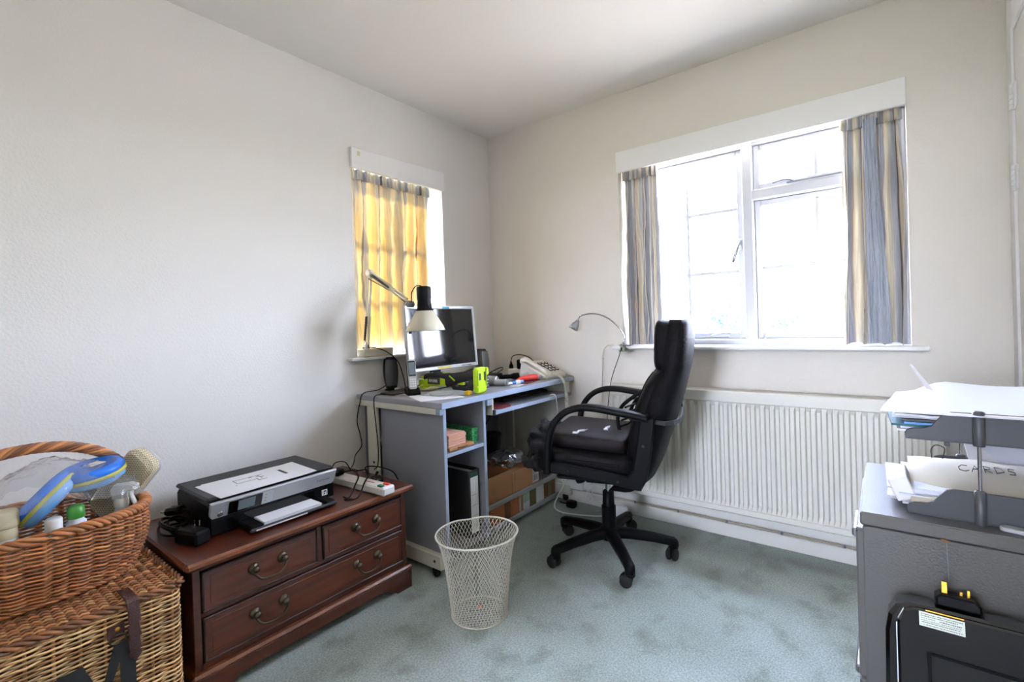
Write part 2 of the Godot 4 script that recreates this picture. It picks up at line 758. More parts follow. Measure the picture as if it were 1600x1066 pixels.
# ---------------------------------------------------------------- the room
func make_room() -> void:
	var t := 0.3
	# carpet
	var st := mb()
	span(st, Vector3(-t, -0.2, -t), Vector3(ROOM_X + t, -0.004, ROOM_Z + t))
	var fl := struct("floor", st, M.laminate, "floor slab under the carpet")
	var cs := mb()
	var rows := []
	for i in 34:
		var row := []
		for j in 27:
			row.append(Vector3(ROOM_X * j / 26.0, 0.0, ROOM_Z * i / 33.0))
		rows.append(row)
	grid(cs, rows, false, true, true)
	part("carpet", cs, M.carpet, fl, "grey green carpet with worn dark patches")
	struct("ceiling", spanm(Vector3(-t, H, -t), Vector3(ROOM_X + t, H + 0.2, ROOM_Z + t)), M.ceiling, "plain white ceiling")
	# left wall round its window opening
	st = mb()
	span(st, Vector3(-t, 0, -t), Vector3(0, 0.945, ROOM_Z + t))
	span(st, Vector3(-t, 2.0, -t), Vector3(0, H, ROOM_Z + t))
	span(st, Vector3(-t, 0.945, -t), Vector3(0, 2.0, 0.455))
	span(st, Vector3(-t, 0.945, 1.10), Vector3(0, 2.0, ROOM_Z + t))
	struct("wall_left", st, M.wall, "cream textured wall with a small curtained window")
	# window wall round its wide opening
	st = mb()
	span(st, Vector3(0, 0, -t), Vector3(ROOM_X, 0.945, 0))
	span(st, Vector3(0, 2.0, -t), Vector3(ROOM_X, H, 0))
	span(st, Vector3(0, 0.945, -t), Vector3(0.972, 2.0, 0))
	span(st, Vector3(2.247, 0.945, -t), Vector3(ROOM_X, 2.0, 0))
	struct("wall_back", st, M.window_wall, "beige wall with the wide window")
	st = mb()
	span(st, Vector3(ROOM_X, 0, -t), Vector3(ROOM_X + t, H, ROOM_Z + t))
	struct("wall_right", st, M.wall, "cream wall behind the cupboard frame")
	# wall behind the camera; its doorway is added to let landing light in
	st = mb()
	span(st, Vector3(0, 0, ROOM_Z), Vector3(1.2, H, ROOM_Z + t))
	span(st, Vector3(2.1, 0, ROOM_Z), Vector3(ROOM_X, H, ROOM_Z + t))
	span(st, Vector3(1.2, 2.05, ROOM_Z), Vector3(2.1, H, ROOM_Z + t))
	struct("wall_front", st, M.wall, "cream wall with a doorway added to let in light")
	# skirting boards with the narrow pipe clipped along the top of the one under the window
	st = mb()
	span(st, Vector3(0, 0, 0), Vector3(ROOM_X, 0.068, 0.018), 0.004)
	span(st, Vector3(0, 0.082, 0), Vector3(ROOM_X, 0.125, 0.014), 0.004)
	var bb := struct("baseboard_back", st, M.paint_old, "white skirting board under the radiator")
	st = mb()
	tube(st, [Vector3(0.05, 0.0755, 0.012), Vector3(ROOM_X - 0.01, 0.0755, 0.012)], 0.0045, 8)
	part("heating_pipe", st, mat("pipe_paint", "b9ae96", 0.5), bb)
	for k in 6:
		part("pipe_clip", boxm(Vector3(1.02 + k * 0.245, 0.0755, 0.017), Vector3(0.010, 0.013, 0.008), 0.002), M.silver_dark, bb)
	struct("baseboard_left", spanm(Vector3(0, 0, 0), Vector3(0.016, 0.12, ROOM_Z), 0.004), M.paint_old, "white skirting board along the left wall")
	# faint paint line on the window wall between window and cupboard
	# built-in cupboard frame and door on the right wall
	var fr := mb()
	span(fr, Vector3(ROOM_X - 0.028, 0, 0.004), Vector3(ROOM_X + 0.02, H, 0.085), 0.006)
	span(fr, Vector3(ROOM_X - 0.028, 2.1, 0.085), Vector3(ROOM_X + 0.02, 2.2, 0.98), 0.006)
	span(fr, Vector3(ROOM_X - 0.028, 0, 0.98), Vector3(ROOM_X + 0.02, H, 1.06), 0.006)
	struct("trim_1", fr, M.paint, "white painted frame of the built-in cupboard")
	var d := struct_root("door_1", "white cupboard door with painted hinges")
	part("door_panel", spanm(Vector3(ROOM_X - 0.022, 0.02, 0.092), Vector3(ROOM_X + 0.012, 2.095, 0.975), 0.004), M.paint_old, d)
	for y in [1.86, 1.57, 0.35]:
		st = mb()
		for k in 5:
			tube(st, [Vector3(ROOM_X - 0.030, y - 0.045 + k * 0.0186, 0.089), Vector3(ROOM_X - 0.030, y - 0.045 + k * 0.0186 + 0.017, 0.089)], 0.0075, 8)
		box(st, Vector3(ROOM_X - 0.024, y, 0.110), Vector3(0.006, 0.09, 0.035), 0.002)
		part("hinge", st, M.paint, d)
	# unseen landing, added with its window opening to light the room from behind
	st = mb()
	span(st, Vector3(0.4, -0.2, ROOM_Z + t), Vector3(3.0, 0, 6.2))
	struct("floor", st, M.laminate, "floor of the added unseen landing")
	struct("ceiling", spanm(Vector3(0.4, H, ROOM_Z + t), Vector3(3.0, H + 0.2, 6.2)), M.ceiling, "ceiling of the added unseen landing")
	st = mb()
	span(st, Vector3(0.2, 0, ROOM_Z + t), Vector3(0.4, H, 6.2))
	span(st, Vector3(3.0, 0, ROOM_Z + t), Vector3(3.2, H, 6.2))
	span(st, Vector3(0.2, 0, 6.2), Vector3(3.2, 0.9, 6.4))
	span(st, Vector3(0.2, 2.2, 6.2), Vector3(3.2, H, 6.4))
	span(st, Vector3(0.2, 0.5, 6.2), Vector3(1.1, 2.2, 6.4))
	span(st, Vector3(2.1, 0.5, 6.2), Vector3(3.2, 2.2, 6.4))
	struct("wall_added_landing", st, M.wall, "walls of the added unseen landing, with a window opening for fill light")


func make_fill_lamp() -> void:  # pendant added out of view to brighten walls and ceiling
	var o := thing("fill_pendant", "added unseen fill lamp, a white globe pendant behind the camera", "lamp", Vector3(1.45, H, 2.15))
	part("ceiling_rose", lathem([Vector2(0.02, -0.03), Vector2(0.045, -0.015), Vector2(0.05, 0.0)], 20), M.white_plastic, o)
	part("flex", tubem([Vector3(0, -0.02, 0), Vector3(0, -0.30, 0)], 0.003, 6), M.white_plastic, o)
	var glow := mat("fill_globe", "ffffff", 0.5)
	glow.emission_enabled = true
	glow.emission = Color(1.0, 0.94, 0.84)
	glow.emission_energy_multiplier = 1.0
	part("globe", lathem([Vector2(0.001, -0.44), Vector2(0.05, -0.43), Vector2(0.075, -0.40), Vector2(0.08, -0.37), Vector2(0.07, -0.33), Vector2(0.03, -0.30), Vector2(0.001, -0.298)], 24), glow, o)
	var l := OmniLight3D.new()
	l.name = "fill_pendant_light"
	l.light_color = Color(1.0, 0.94, 0.84)
	l.light_energy = 0.16
	l.light_size = 0.07
	l.omni_range = 12.0
	l.omni_attenuation = 2.0
	l.shadow_enabled = true
	l.position = Vector3(0, -0.37, 0)
	o.add_child(l)


func make_window_wall() -> void:
	var w := struct_root("window_1", "wide white casement window, blown bright by the daylight")
	var z0 := -0.165
	var z1 := -0.105
	var x0 := 0.972
	var x1 := 2.247
	var y0 := 0.958
	var y1 := 2.0
	var st := mb()
	span(st, Vector3(x0, y0, z0), Vector3(x0 + 0.05, y1, z1), 0.004)
	span(st, Vector3(x1 - 0.05, y0, z0), Vector3(x1, y1, z1), 0.004)
	span(st, Vector3(x0, 1.968, z0), Vector3(x1, y1, z1), 0.004)
	span(st, Vector3(x0, y0, z0), Vector3(x1, 0.992, z1 + 0.01), 0.004)
	part("window_frame", st, M.window_paint_shaded, w)
	part("mullion", spanm(Vector3(1.598, y0, z0 - 0.01), Vector3(1.648, y1, z1 + 0.008), 0.005), M.window_paint_shaded, w)
	part("transom", spanm(Vector3(1.640, 1.692, z0), Vector3(2.205, 1.742, z1 + 0.004), 0.005), M.window_paint_shaded, w)
	# three lights: left casement, top-hung fanlight, lower right light
	sash(w, 1.022, 1.598, 0.992, 1.968, z1 - 0.052, [1.312], [1.345, 1.667], 0.034)
	sash(w, 1.648, 2.197, 1.742, 1.968, z1 - 0.040, [1.918], [], 0.030)
	sash(w, 1.648, 2.197, 0.992, 1.692, z1 - 0.052, [1.918], [1.350], 0.030)
	# handle and stays
	st = mb()
	box(st, Vector3(1.583, 1.475, z1 - 0.005), Vector3(0.018, 0.06, 0.008), 0.003)
	tube(st, spline([Vector3(1.583, 1.490, z1 + 0.008), Vector3(1.582, 1.470, z1 + 0.024), Vector3(1.566, 1.425, z1 + 0.028), Vector3(1.552, 1.385, z1 + 0.026)], 5), [0.007, 0.007, 0.007, 0.007, 0.007, 0.007, 0.007, 0.008, 0.008, 0.009, 0.009, 0.009, 0.010, 0.010, 0.009, 0.006], 8)
	part("casement_handle", st, M.steel, w)
	st = mb()
	bar(st, Vector3(1.33, 1.000, z1 + 0.01), Vector3(1.52, 1.004, z1 + 0.012), 0.012, 0.005, 0.001)
	tube(st, spline([Vector3(1.43, 1.008, z1 + 0.01), Vector3(1.47, 1.020, z1 + 0.016), Vector3(1.53, 1.022, z1 + 0.02)], 5), 0.004, 6)
	part("casement_stay", st, M.steel, w)
	st = mb()
	bar(st, Vector3(1.80, 1.748, z1 + 0.004), Vector3(2.18, 1.752, z1 + 0.004), 0.012, 0.006, 0.001)
	tube(st, spline([Vector3(1.83, 1.752, z1 + 0.006), Vector3(1.79, 1.764, z1 + 0.012), Vector3(1.74, 1.756, z1 + 0.016)], 5), 0.004, 6)
	part("fanlight_stay", st, M.silver_dark, w)
	# sill board and pelmet
	st = mb()
	span(st, Vector3(0.920, 0.9445, -0.001), Vector3(2.303, 0.9635, 0.050), 0.005)
	span(st, Vector3(0.973, 0.9446, -0.165), Vector3(2.246, 0.9635, 0.0), 0.0)
	struct("trim_2", st, M.paint, "white sill board of the wide window")
	st = mb()
	span(st, Vector3(0.966, 1.948, 0.0), Vector3(2.248, 2.064, 0.018), 0.003)
	struct("trim_3", st, M.paint, "white pelmet board over the wide window")
	st = mb()
	tube(st, [Vector3(0.975, 1.966, -0.035), Vector3(2.244, 1.966, -0.035)], 0.006, 8)
	var rail := single("curtain_rail", st, M.white_plastic, "white curtain rail hidden behind the pelmet of the wide window", "curtain rail")
	part("rail_hook", boxm(Vector3(2.15, 1.945, -0.012), Vector3(0.006, 0.03, 0.004), 0.001), M.white_plastic, rail)


func sash(w: Node3D, x0: float, x1: float, y0: float, y1: float, z: float, vs: Array, hs: Array, r: float) -> void:
	var st := mb()
	var d := 0.036
	span(st, Vector3(x0, y0, z - d / 2), Vector3(x0 + r, y1, z + d / 2), 0.004)
	span(st, Vector3(x1 - r, y0, z - d / 2), Vector3(x1, y1, z + d / 2), 0.004)
	span(st, Vector3(x0 + r, y0, z - d / 2), Vector3(x1 - r, y0 + r, z + d / 2), 0.004)
	span(st, Vector3(x0 + r, y1 - r, z - d / 2), Vector3(x1 - r, y1, z + d / 2), 0.004)
	var s := part("sash", st, M.window_paint_shaded, w)
	var xs := [x0 + r] + vs + [x1 - r]
	var ys := [y0 + r] + hs + [y1 - r]
	for x in vs:
		part("glazing_bar", spanm(Vector3(x - 0.009, y0 + r, z - 0.015), Vector3(x + 0.009, y1 - r, z + 0.015), 0.003), M.window_paint_shaded, s)
	for y in hs:
		part("glazing_bar", spanm(Vector3(x0 + r, y - 0.009, z - 0.014), Vector3(x1 - r, y + 0.009, z + 0.014), 0.003), M.window_paint_shaded, s)
	for i in xs.size() - 1:
		for k in ys.size() - 1:
			part("pane", pane(Vector3(xs[i], ys[k], z), Vector3(xs[i + 1], ys[k + 1], z)), M.glass, s)


func pane(a: Vector3, b: Vector3) -> SurfaceTool:
	var st := mb()
	if absf(a.z - b.z) < 0.001:
		face(st, [a, Vector3(b.x, a.y, a.z), b, Vector3(a.x, b.y, a.z)], Vector3.BACK)
	else:
		face(st, [a, Vector3(a.x, a.y, b.z), b, Vector3(a.x, b.y, a.z)], Vector3.RIGHT)
	return st


func make_left_window() -> void:
	var w := struct_root("window_2", "small side window behind the closed curtain")
	var x := -0.20
	var st := mb()
	for q in [[0.455, 0.548], [1.055, 1.10]]:  # corner-side jamb widened out of sight to block a streak of sun
		span(st, Vector3(x - 0.03, 0.958, q[0]), Vector3(x + 0.03, 2.0, q[1]), 0.004)
	span(st, Vector3(x - 0.03, 0.958, 0.50), Vector3(x + 0.03, 1.0, 1.055), 0.004)
	span(st, Vector3(x - 0.03, 1.955, 0.50), Vector3(x + 0.03, 2.0, 1.055), 0.004)
	part("window_frame", st, M.paint, w)
	part("glazing_bar", spanm(Vector3(x - 0.015, 1.0, 0.768), Vector3(x + 0.015, 1.955, 0.788), 0.003), M.paint, w)
	for y in [1.32, 1.64]:
		part("glazing_bar", spanm(Vector3(x - 0.015, y - 0.01, 0.50), Vector3(x + 0.015, y + 0.01, 1.055), 0.003), M.paint, w)
	for i in 2:
		for k in 3:
			part("pane", pane(Vector3(x, [1.0, 1.32, 1.64][k], [0.50, 0.778][i]), Vector3(x, [1.32, 1.64, 1.955][k], [0.778, 1.055][i])), M.glass, w)
	st = mb()
	span(st, Vector3(-0.24, 0.9452, 0.456), Vector3(0.0, 0.962, 1.099))
	span(st, Vector3(-0.001, 0.9452, 0.40), Vector3(0.045, 0.962, 1.158), 0.004)
	struct("trim_4", st, M.paint, "white sill board of the small window")
	st = mb()
	extrude(st, PackedVector2Array([Vector2(-0.447, 1.958), Vector2(-0.459, 1.944), Vector2(-1.104, 1.944), Vector2(-1.104, 2.048), Vector2(-0.447, 2.060)]), 0.018, Transform3D(Basis(Vector3(0, 0, -1), Vector3(0, 1, 0), Vector3(1, 0, 0)), Vector3(0.001, 0, 0)), 0.002)
	var p := struct("trim_5", st, M.paint, "white pelmet board over the small window")
	part("paint_chip", boxm(Vector3(0.0188, 2.022, 1.062), Vector3(0.001, 0.022, 0.016), 0.0), M.mesh_cream, p)


func make_garden() -> void:
	struct("ground", spanm(Vector3(-40, -3.2, -60), Vector3(40, -3.0, -0.3)), M.lawn, "pale lawn far below the window")
	var spots := [[-1.2, -11.0, 4.7, 1.1, "broad pale tree beyond the left casement of the wide window"], [-0.2, -13.0, 4.9, 1.3, "taller pale tree beyond the left casement, nearer the mullion"], [2.1, -12.0, 3.9, 0.8, "small pale tree low beyond the lower right window light"], [2.6, -11.0, 4.3, 0.8, "pale tree beyond the window beside the right curtain"]]
	var card := mb()
	face(card, [Vector3(-0.5, 0, 0), Vector3(0, 0.08, -0.25), Vector3(0.5, 0, 0), Vector3(0, -0.05, 0.25)], Vector3.UP)
	var leafm := commit(card)
	for s in spots:
		var o := thing("garden_tree", s[4], "tree", Vector3(s[0], -3.0, s[1]), 0.0, "trees in the garden")
		var h: float = s[2]
		part("trunk", tubem([Vector3.ZERO, Vector3(0.03, h * 0.35, 0), Vector3(-0.02, h * 0.6, 0.02), Vector3(0, h * 0.85, 0)], [0.11, 0.11, 0.1, 0.1, 0.1, 0.1, 0.09, 0.09, 0.08, 0.08, 0.07, 0.06, 0.06, 0.05, 0.05, 0.04, 0.04, 0.03, 0.03], 8, 6), M.bark, o)
		var mm := MultiMesh.new()
		mm.transform_format = MultiMesh.TRANSFORM_3D
		mm.mesh = leafm
		mm.instance_count = 1500
		for i in 1500:
			var v := Vector3(rng.randfn(), rng.randfn(), rng.randfn()).normalized() * pow(rng.randf(), 0.45)
			var c := Vector3(v.x * s[3], h * 0.78 + v.y * h * 0.28, v.z * s[3])
			mm.set_instance_transform(i, Transform3D(Basis.from_euler(Vector3(rng.randf() * TAU, rng.randf() * TAU, rng.randf() * TAU)).scaled(Vector3.ONE * rng.randf_range(0.12, 0.22)), c))
		var mi := MultiMeshInstance3D.new()
		mi.name = "crown"
		mi.multimesh = mm
		mi.material_override = M.leaf
		mi.set_meta("kind", "stuff")
		o.add_child(mi, true)


# ---------------------------------------------------------------- curtains
func fold_sheet(origin: Vector3, along: Vector3, out: Vector3, w0: float, w1: float, top: float, bottom: float, folds: float, amp: float, seed_: int, lean := Vector3.ZERO, hem := 0.0) -> SurfaceTool:
	# w0 is the width gathered at the tape, w1 the width at the hem; folds wander and deepen downwards
	var n := FastNoiseLite.new()
	n.seed = seed_
	n.frequency = 1.0
	var rows := []
	var nu := 150
	var nv := 46
	for i in nv + 1:
		var t := float(i) / nv
		var y := lerpf(top, bottom, t)
		var row := []
		var w := lerpf(w0, w1, smoothstep(0.0, 1.0, t))
		var tape := clampf(t / 0.06, 0.0, 1.0)
		for j in nu + 1:
			var u := float(j) / nu
			var wander := 0.9 * n.get_noise_2d(u * 2.2, t * 1.1)
			var g := TAU * folds * u + 2.2 * wander + 1.2 * n.get_noise_2d(u * 5.0, 9.0)
			var deep := amp * lerpf(0.55, 1.0, smoothstep(0.04, 0.4, t)) * (0.7 + 0.7 * absf(n.get_noise_2d(u * 3.0 + 20.0, t * 0.6)))
			var d := deep * (sin(g) + 0.32 * sin(2.0 * g + 1.0)) + 0.010 * n.get_noise_2d(u * 9.0, t * 5.0)
			var pinch := (1.0 - tape) * 0.006 * sin(TAU * folds * 3.0 * u)
			var sideways := 0.35 * deep * cos(g) * tape
			var lift := 0.008 * (1.0 - tape) * sin(TAU * folds * 3.0 * u + 0.8) - hem * t * sin(g) * 0.3
			row.append(origin + along * (w * u + sideways) + out * (d + pinch) + Vector3(0, y + lift, 0) + lean * t * t)
		rows.append(row)
	var st := mb()
	grid(st, rows, false, along.cross(Vector3.UP).dot(out) < 0.0, true)
	return st


func heading(origin: Vector3, along: Vector3, out: Vector3, w: float, pleats: int, seed_: int) -> SurfaceTool:
	# the doubled, pencil-pleated top of a curtain: a closed band with depth
	var r := RandomNumberGenerator.new()
	r.seed = seed_
	var cols := [[], [], [], [], [], []]
	var n := pleats * 8
	var ph := []
	for k in pleats + 1:
		ph.append(r.randf_range(0.6, 1.3))
	for j in n + 1:
		var u := float(j) / n
		var a: float = ph[int(u * pleats)] * 0.0075
		var d := a * sin(TAU * pleats * u)
		var p := origin + along * (w * u)
		var top := 0.006 * sin(TAU * pleats * 0.5 * u + seed_)
		var prof := [[top, -0.004], [top + 0.001, 0.003], [-0.028, 0.0025], [-0.056, 0.003], [-0.057, -0.004], [top, -0.004]]
		for k in 6:
			cols[k].append(p + Vector3(0, prof[k][0], 0) + out * (d + prof[k][1]))
	var st := mb()
	grid(st, cols, false, along.cross(Vector3.UP).dot(out) < 0.0, true)
	return st


func make_curtains() -> void:
	var c := single("curtain", fold_sheet(Vector3(0.985, 0, -0.045), Vector3.RIGHT, Vector3.BACK, 0.195, 0.195, 1.958, 0.968, 4.0, 0.026, 3), M.curtain, "short striped curtain bunched at the left side of the wide window", "curtain")
	part("heading_tape", heading(Vector3(0.985, 1.962, -0.024), Vector3.RIGHT, Vector3.BACK, 0.195, 8, 3), M.curtain, c)
	c = single("curtain", fold_sheet(Vector3(2.02, 0, -0.045), Vector3.RIGHT, Vector3.BACK, 0.215, 0.235, 1.962, 0.970, 3.4, 0.032, 6, Vector3(-0.014, 0, 0.006), 0.02), M.curtain, "striped grey and beige curtain drawn back at the right side of the wide window", "curtain")
	part("heading_tape", heading(Vector3(2.02, 1.964, -0.022), Vector3.RIGHT, Vector3.BACK, 0.215, 8, 4), M.curtain, c)
	var st := fold_sheet(Vector3(2.100, 0, 0.004), Vector3.RIGHT, Vector3.BACK, 0.050, 0.085, 1.935, 0.975, 1.5, 0.016, 14, Vector3(0.000, 0, 0.010), 0.0)
	single("curtain_edge", st, M.curtain_lining, "loose pale leading edge of curtain hanging unhooked in front of the right curtain", "curtain")
	c = single("curtain", fold_sheet(Vector3(-0.065, 0, 1.088), Vector3.FORWARD, Vector3.RIGHT, 0.575, 0.545, 1.950, 0.985, 6.6, 0.028, 9), M.curtain_gold, "golden backlit striped curtain drawn across the small left window", "curtain")
	part("heading_tape", heading(Vector3(-0.050, 1.964, 1.088), Vector3.FORWARD, Vector3.RIGHT, 0.575, 22, 5), M.curtain, c)
	st = mb()
	tube(st, [Vector3(-0.065, 1.972, 0.47), Vector3(-0.065, 1.972, 1.095)], 0.006, 8)
	single("curtain_rail", st, M.white_plastic, "thin curtain rail behind the pelmet of the small left window", "curtain rail")


func make_radiator() -> void:
	var o := thing("radiator", "long white panel radiator with vertical flutes under the wide window", "radiator", Vector3(0.925, 0, 0.0))
	var len := 1.41
	var y0 := 0.165
	var y1 := 0.752
	var zf := 0.125
	# fluted front face
	var st := mb()
	var prof := []
	var n := 34
	var pitch := (len - 0.05) / n
	prof.append(Vector2(0.0, zf - 0.012))
	prof.append(Vector2(0.025, zf))
	for k in n:
		var x := 0.025 + k * pitch
		prof.append(Vector2(x + pitch * 0.06, zf))
		prof.append(Vector2(x + pitch * 0.20, zf - 0.013))
		prof.append(Vector2(x + pitch * 0.52, zf - 0.013))
		prof.append(Vector2(x + pitch * 0.68, zf))
	prof.append(Vector2(len - 0.025, zf))
	prof.append(Vector2(len, zf - 0.012))
	var lo := []
	var hi := []
	var top := []
	var bot := []
	for p in prof:
		lo.append(Vector3(p.x, y0 + 0.055, p.y))
		hi.append(Vector3(p.x, y1 - 0.075, p.y))
		var fz: float = zf if p.y > zf - 0.02 and p.x > 0.01 and p.x < len - 0.01 else p.y
		bot.append(Vector3(p.x, y0 + 0.030, fz))
		top.append(Vector3(p.x, y1 - 0.055, fz))
	grid(st, [bot, lo, hi, top], false, false, false, true)
	part("fluted_panel", st, M.radiator, o)
	st = mb()
	span(st, Vector3(0, y0, 0.05), Vector3(len, y0 + 0.031, zf + 0.001), 0.004)
	part("bottom_rail", st, M.radiator, o)
	st = mb()
	span(st, Vector3(0, y1 - 0.056, zf - 0.012), Vector3(len, y1, zf + 0.001), 0.004)
	span(st, Vector3(0, y1 - 0.010, 0.035), Vector3(len, y1, zf - 0.010), 0.003)
	part("top_grille", st, M.radiator, o)
	part("back_panel", spanm(Vector3(0.0, y0 + 0.01, 0.035), Vector3(len, y1 - 0.011, 0.055), 0.005), M.radiator, o)
	for x in [0.0, len - 0.008]:
		part("side_panel", spanm(Vector3(x, y0 + 0.005, 0.036), Vector3(x + 0.008, y1 - 0.003, zf - 0.01), 0.003), M.radiator, o)
	st = mb()
	tube(st, [Vector3(-0.035, 0.075, 0.055), Vector3(-0.035, 0.205, 0.055), Vector3(0.01, 0.205, 0.055)], 0.008, 8)
	lathe(st, [Vector2(0.012, 0.0), Vector2(0.016, 0.008), Vector2(0.014, 0.045), Vector2(0.006, 0.05)], 12, at(Vector3(-0.035, 0.20, 0.055)))
	part("valve", st, M.paint_old, o)
	for x in [0.2, 1.2]:
		part("wall_bracket", spanm(Vector3(x, 0.25, 0.0), Vector3(x + 0.04, 0.65, 0.036)), M.radiator, o)


# ---------------------------------------------------------------- desk
func make_desk() -> void:
	var o := thing("computer_desk", "grey laminate computer desk on a cream metal frame in the corner", "desk")
	var st := mb()
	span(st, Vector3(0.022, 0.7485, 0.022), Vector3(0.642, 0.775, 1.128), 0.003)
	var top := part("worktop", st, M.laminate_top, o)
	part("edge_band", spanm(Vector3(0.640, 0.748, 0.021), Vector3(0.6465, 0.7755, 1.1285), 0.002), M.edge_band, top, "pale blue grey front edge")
	# cream steel end frames
	for z in [1.122, 0.035]:
		st = mb()
		span(st, Vector3(0.02, 0.722, z - 0.012), Vector3(0.615, 0.7485, z + 0.012), 0.003)
		part("frame_rail", st, M.cream_metal, o)
		st = mb()
		span(st, Vector3(0.112, 0.075, z - 0.012), Vector3(0.182, 0.724, z + 0.012), 0.003)
		part("leg", st, M.cream_metal, o)
		st = mb()
		span(st, Vector3(0.06, 0.040, z - 0.014), Vector3(0.615, 0.105, z + 0.014), 0.004)
		part("foot_rail", st, M.cream_metal, o)
	part("rail_cap", spanm(Vector3(0.612, 0.722, 1.106), Vector3(0.640, 0.7484, 1.136), 0.002), M.grey_plastic, o)
	for q in [Vector3(0.575, 0.075, 1.1355), Vector3(0.16, 0.45, 1.1335)]:
		part("screw", lathem([Vector2(0.006, 0.0), Vector2(0.006, 0.003)], 10, Transform3D(rot(90), q)), M.charcoal, o)
	for q in [[0.57, 1.122], [0.10, 1.122], [0.57, 0.035], [0.10, 0.035]]:
		st = mb()
		lathe(st, [Vector2(0.004, 0.0), Vector2(0.016, 0.001), Vector2(0.0195, 0.006), Vector2(0.0195, 0.014), Vector2(0.016, 0.019), Vector2(0.004, 0.020)], 16, Transform3D(rot(90), Vector3(q[0], 0.0195, q[1] - 0.010)))
		box(st, Vector3(q[0], 0.034, q[1]), Vector3(0.03, 0.014, 0.026), 0.003)
		part("castor", st, M.black_plastic, o)
	# cupboard panels
	part("side_panel", spanm(Vector3(0.19, 0.085, 1.092), Vector3(0.628, 0.7484, 1.108), 0.001), M.laminate, o)
	part("side_panel_edge", spanm(Vector3(0.628, 0.085, 1.0915), Vector3(0.632, 0.7484, 1.1085), 0.001), M.edge_band, o)
	part("divider", spanm(Vector3(0.06, 0.085, 0.829), Vector3(0.628, 0.7484, 0.845), 0.001), M.laminate, o)
	part("divider_edge", spanm(Vector3(0.628, 0.085, 0.8285), Vector3(0.632, 0.7484, 0.8455), 0.001), M.edge_band, o)
	part("shelf", spanm(Vector3(0.06, 0.527, 0.8452), Vector3(0.625, 0.543, 1.0918), 0.001), M.laminate, o)
	part("shelf_edge", spanm(Vector3(0.625, 0.5268, 0.8452), Vector3(0.629, 0.5432, 1.0918), 0.001), M.edge_band, o)
	part("cupboard_base", spanm(Vector3(0.06, 0.085, 0.8452), Vector3(0.625, 0.101, 1.0918), 0.001), M.laminate, o)
	part("cupboard_back", spanm(Vector3(0.055, 0.085, 0.829), Vector3(0.06, 0.7484, 1.108), 0.001), M.laminate, o)
	# keyboard tray on runners
	part("keyboard_tray", spanm(Vector3(0.24, 0.668, 0.070), Vector3(0.648, 0.684, 0.775), 0.001), M.laminate, o)
	part("keyboard_tray_edge", spanm(Vector3(0.648, 0.6675, 0.070), Vector3(0.653, 0.6875, 0.775), 0.001), M.edge_band, o)
	for z in [0.782, 0.060]:
		st = mb()
		span(st, Vector3(0.26, 0.664, z - 0.006), Vector3(0.64, 0.748, z + 0.006), 0.002)
		part("tray_runner", st, M.cream_metal, o)
	part("runner_block", spanm(Vector3(0.618, 0.716, 0.789), Vector3(0.644, 0.7484, 0.828), 0.003), M.grey_plastic, o)
	part("runner_end", spanm(Vector3(0.642, 0.664, 0.776), Vector3(0.6535, 0.692, 0.789), 0.002), M.charcoal, o)
	# two low shelves under the keyboard tray, each with a metal front rail
	for y in [0.150, 0.030]:
		part("low_shelf", spanm(Vector3(0.10, y, 0.05), Vector3(0.520, y + 0.012, 0.829), 0.001), M.laminate, o)
		part("shelf_rail", spanm(Vector3(0.520, y - 0.004, 0.03), Vector3(0.532, y + 0.022, 0.829), 0.003), M.silver_plastic, o)
	st = mb()
	span(st, Vector3(0.05, 0.3, 0.047), Vector3(0.055, 0.7, 0.829))
	part("modesty_panel", st, M.laminate, o)


func carton(called: String, label: String, c: Vector3, s: Vector3, m: Material, open_ := false, turn := 0.0) -> Node3D:
	var o := thing(called, label, "box", c, turn)
	var st := mb()
	var w := 0.005
	if open_:
		span(st, Vector3(-s.x / 2, 0, -s.z / 2), Vector3(s.x / 2, w, s.z / 2))
		span(st, Vector3(-s.x / 2, w, -s.z / 2), Vector3(-s.x / 2 + w, s.y, s.z / 2))
		span(st, Vector3(s.x / 2 - w, w, -s.z / 2), Vector3(s.x / 2, s.y, s.z / 2))
		span(st, Vector3(-s.x / 2 + w, w, -s.z / 2), Vector3(s.x / 2 - w, s.y, -s.z / 2 + w))
		span(st, Vector3(-s.x / 2 + w, w, s.z / 2 - w), Vector3(s.x / 2 - w, s.y, s.z / 2))
	else:
		box(st, Vector3(0, s.y / 2, 0), s, 0.003)
	part("carton_body", st, m, o)
	return o


func print_mat(key: String, im: Image, rough := 0.8) -> StandardMaterial3D:
	var m := mat(key, "ffffff", rough)
	m.albedo_texture = ImageTexture.create_from_image(im)
	return m


func lines_image(w: int, h: int, ground: Color, ink: Color, rows: Array, seed_: int) -> Image:  # rows: [y, height, x0, x1, words?]
	var im := Image.create(w, h, false, Image.FORMAT_RGB8)
	im.fill(ground)
	var r := RandomNumberGenerator.new()
	r.seed = seed_
	for q in rows:
		var x: int = q[2]
		while x < q[3]:
			var n := r.randi_range(3, 9)
			for k in n:
				if x + k < q[3] and r.randf() < 0.8:
					im.fill_rect(Rect2i(x + k, q[0] + r.randi_range(0, 1), 1, q[1]), ink)
			x += n + 2
	return im


func barcode_image() -> Image:
	var im := Image.create(48, 96, false, Image.FORMAT_RGB8)
	im.fill(Color(0.9, 0.9, 0.9))
	var r := RandomNumberGenerator.new()
	r.seed = 4
	for y in range(6, 50, 7):
		im.fill_rect(Rect2i(5, y, r.randi_range(20, 38), 2), Color(0.25, 0.25, 0.28))
	var x := 5
	while x < 42:
		var n := r.randi_range(1, 3)
		im.fill_rect(Rect2i(x, 56, n, 32), Color(0.1, 0.1, 0.12))
		x += n + r.randi_range(1, 3)
	return im


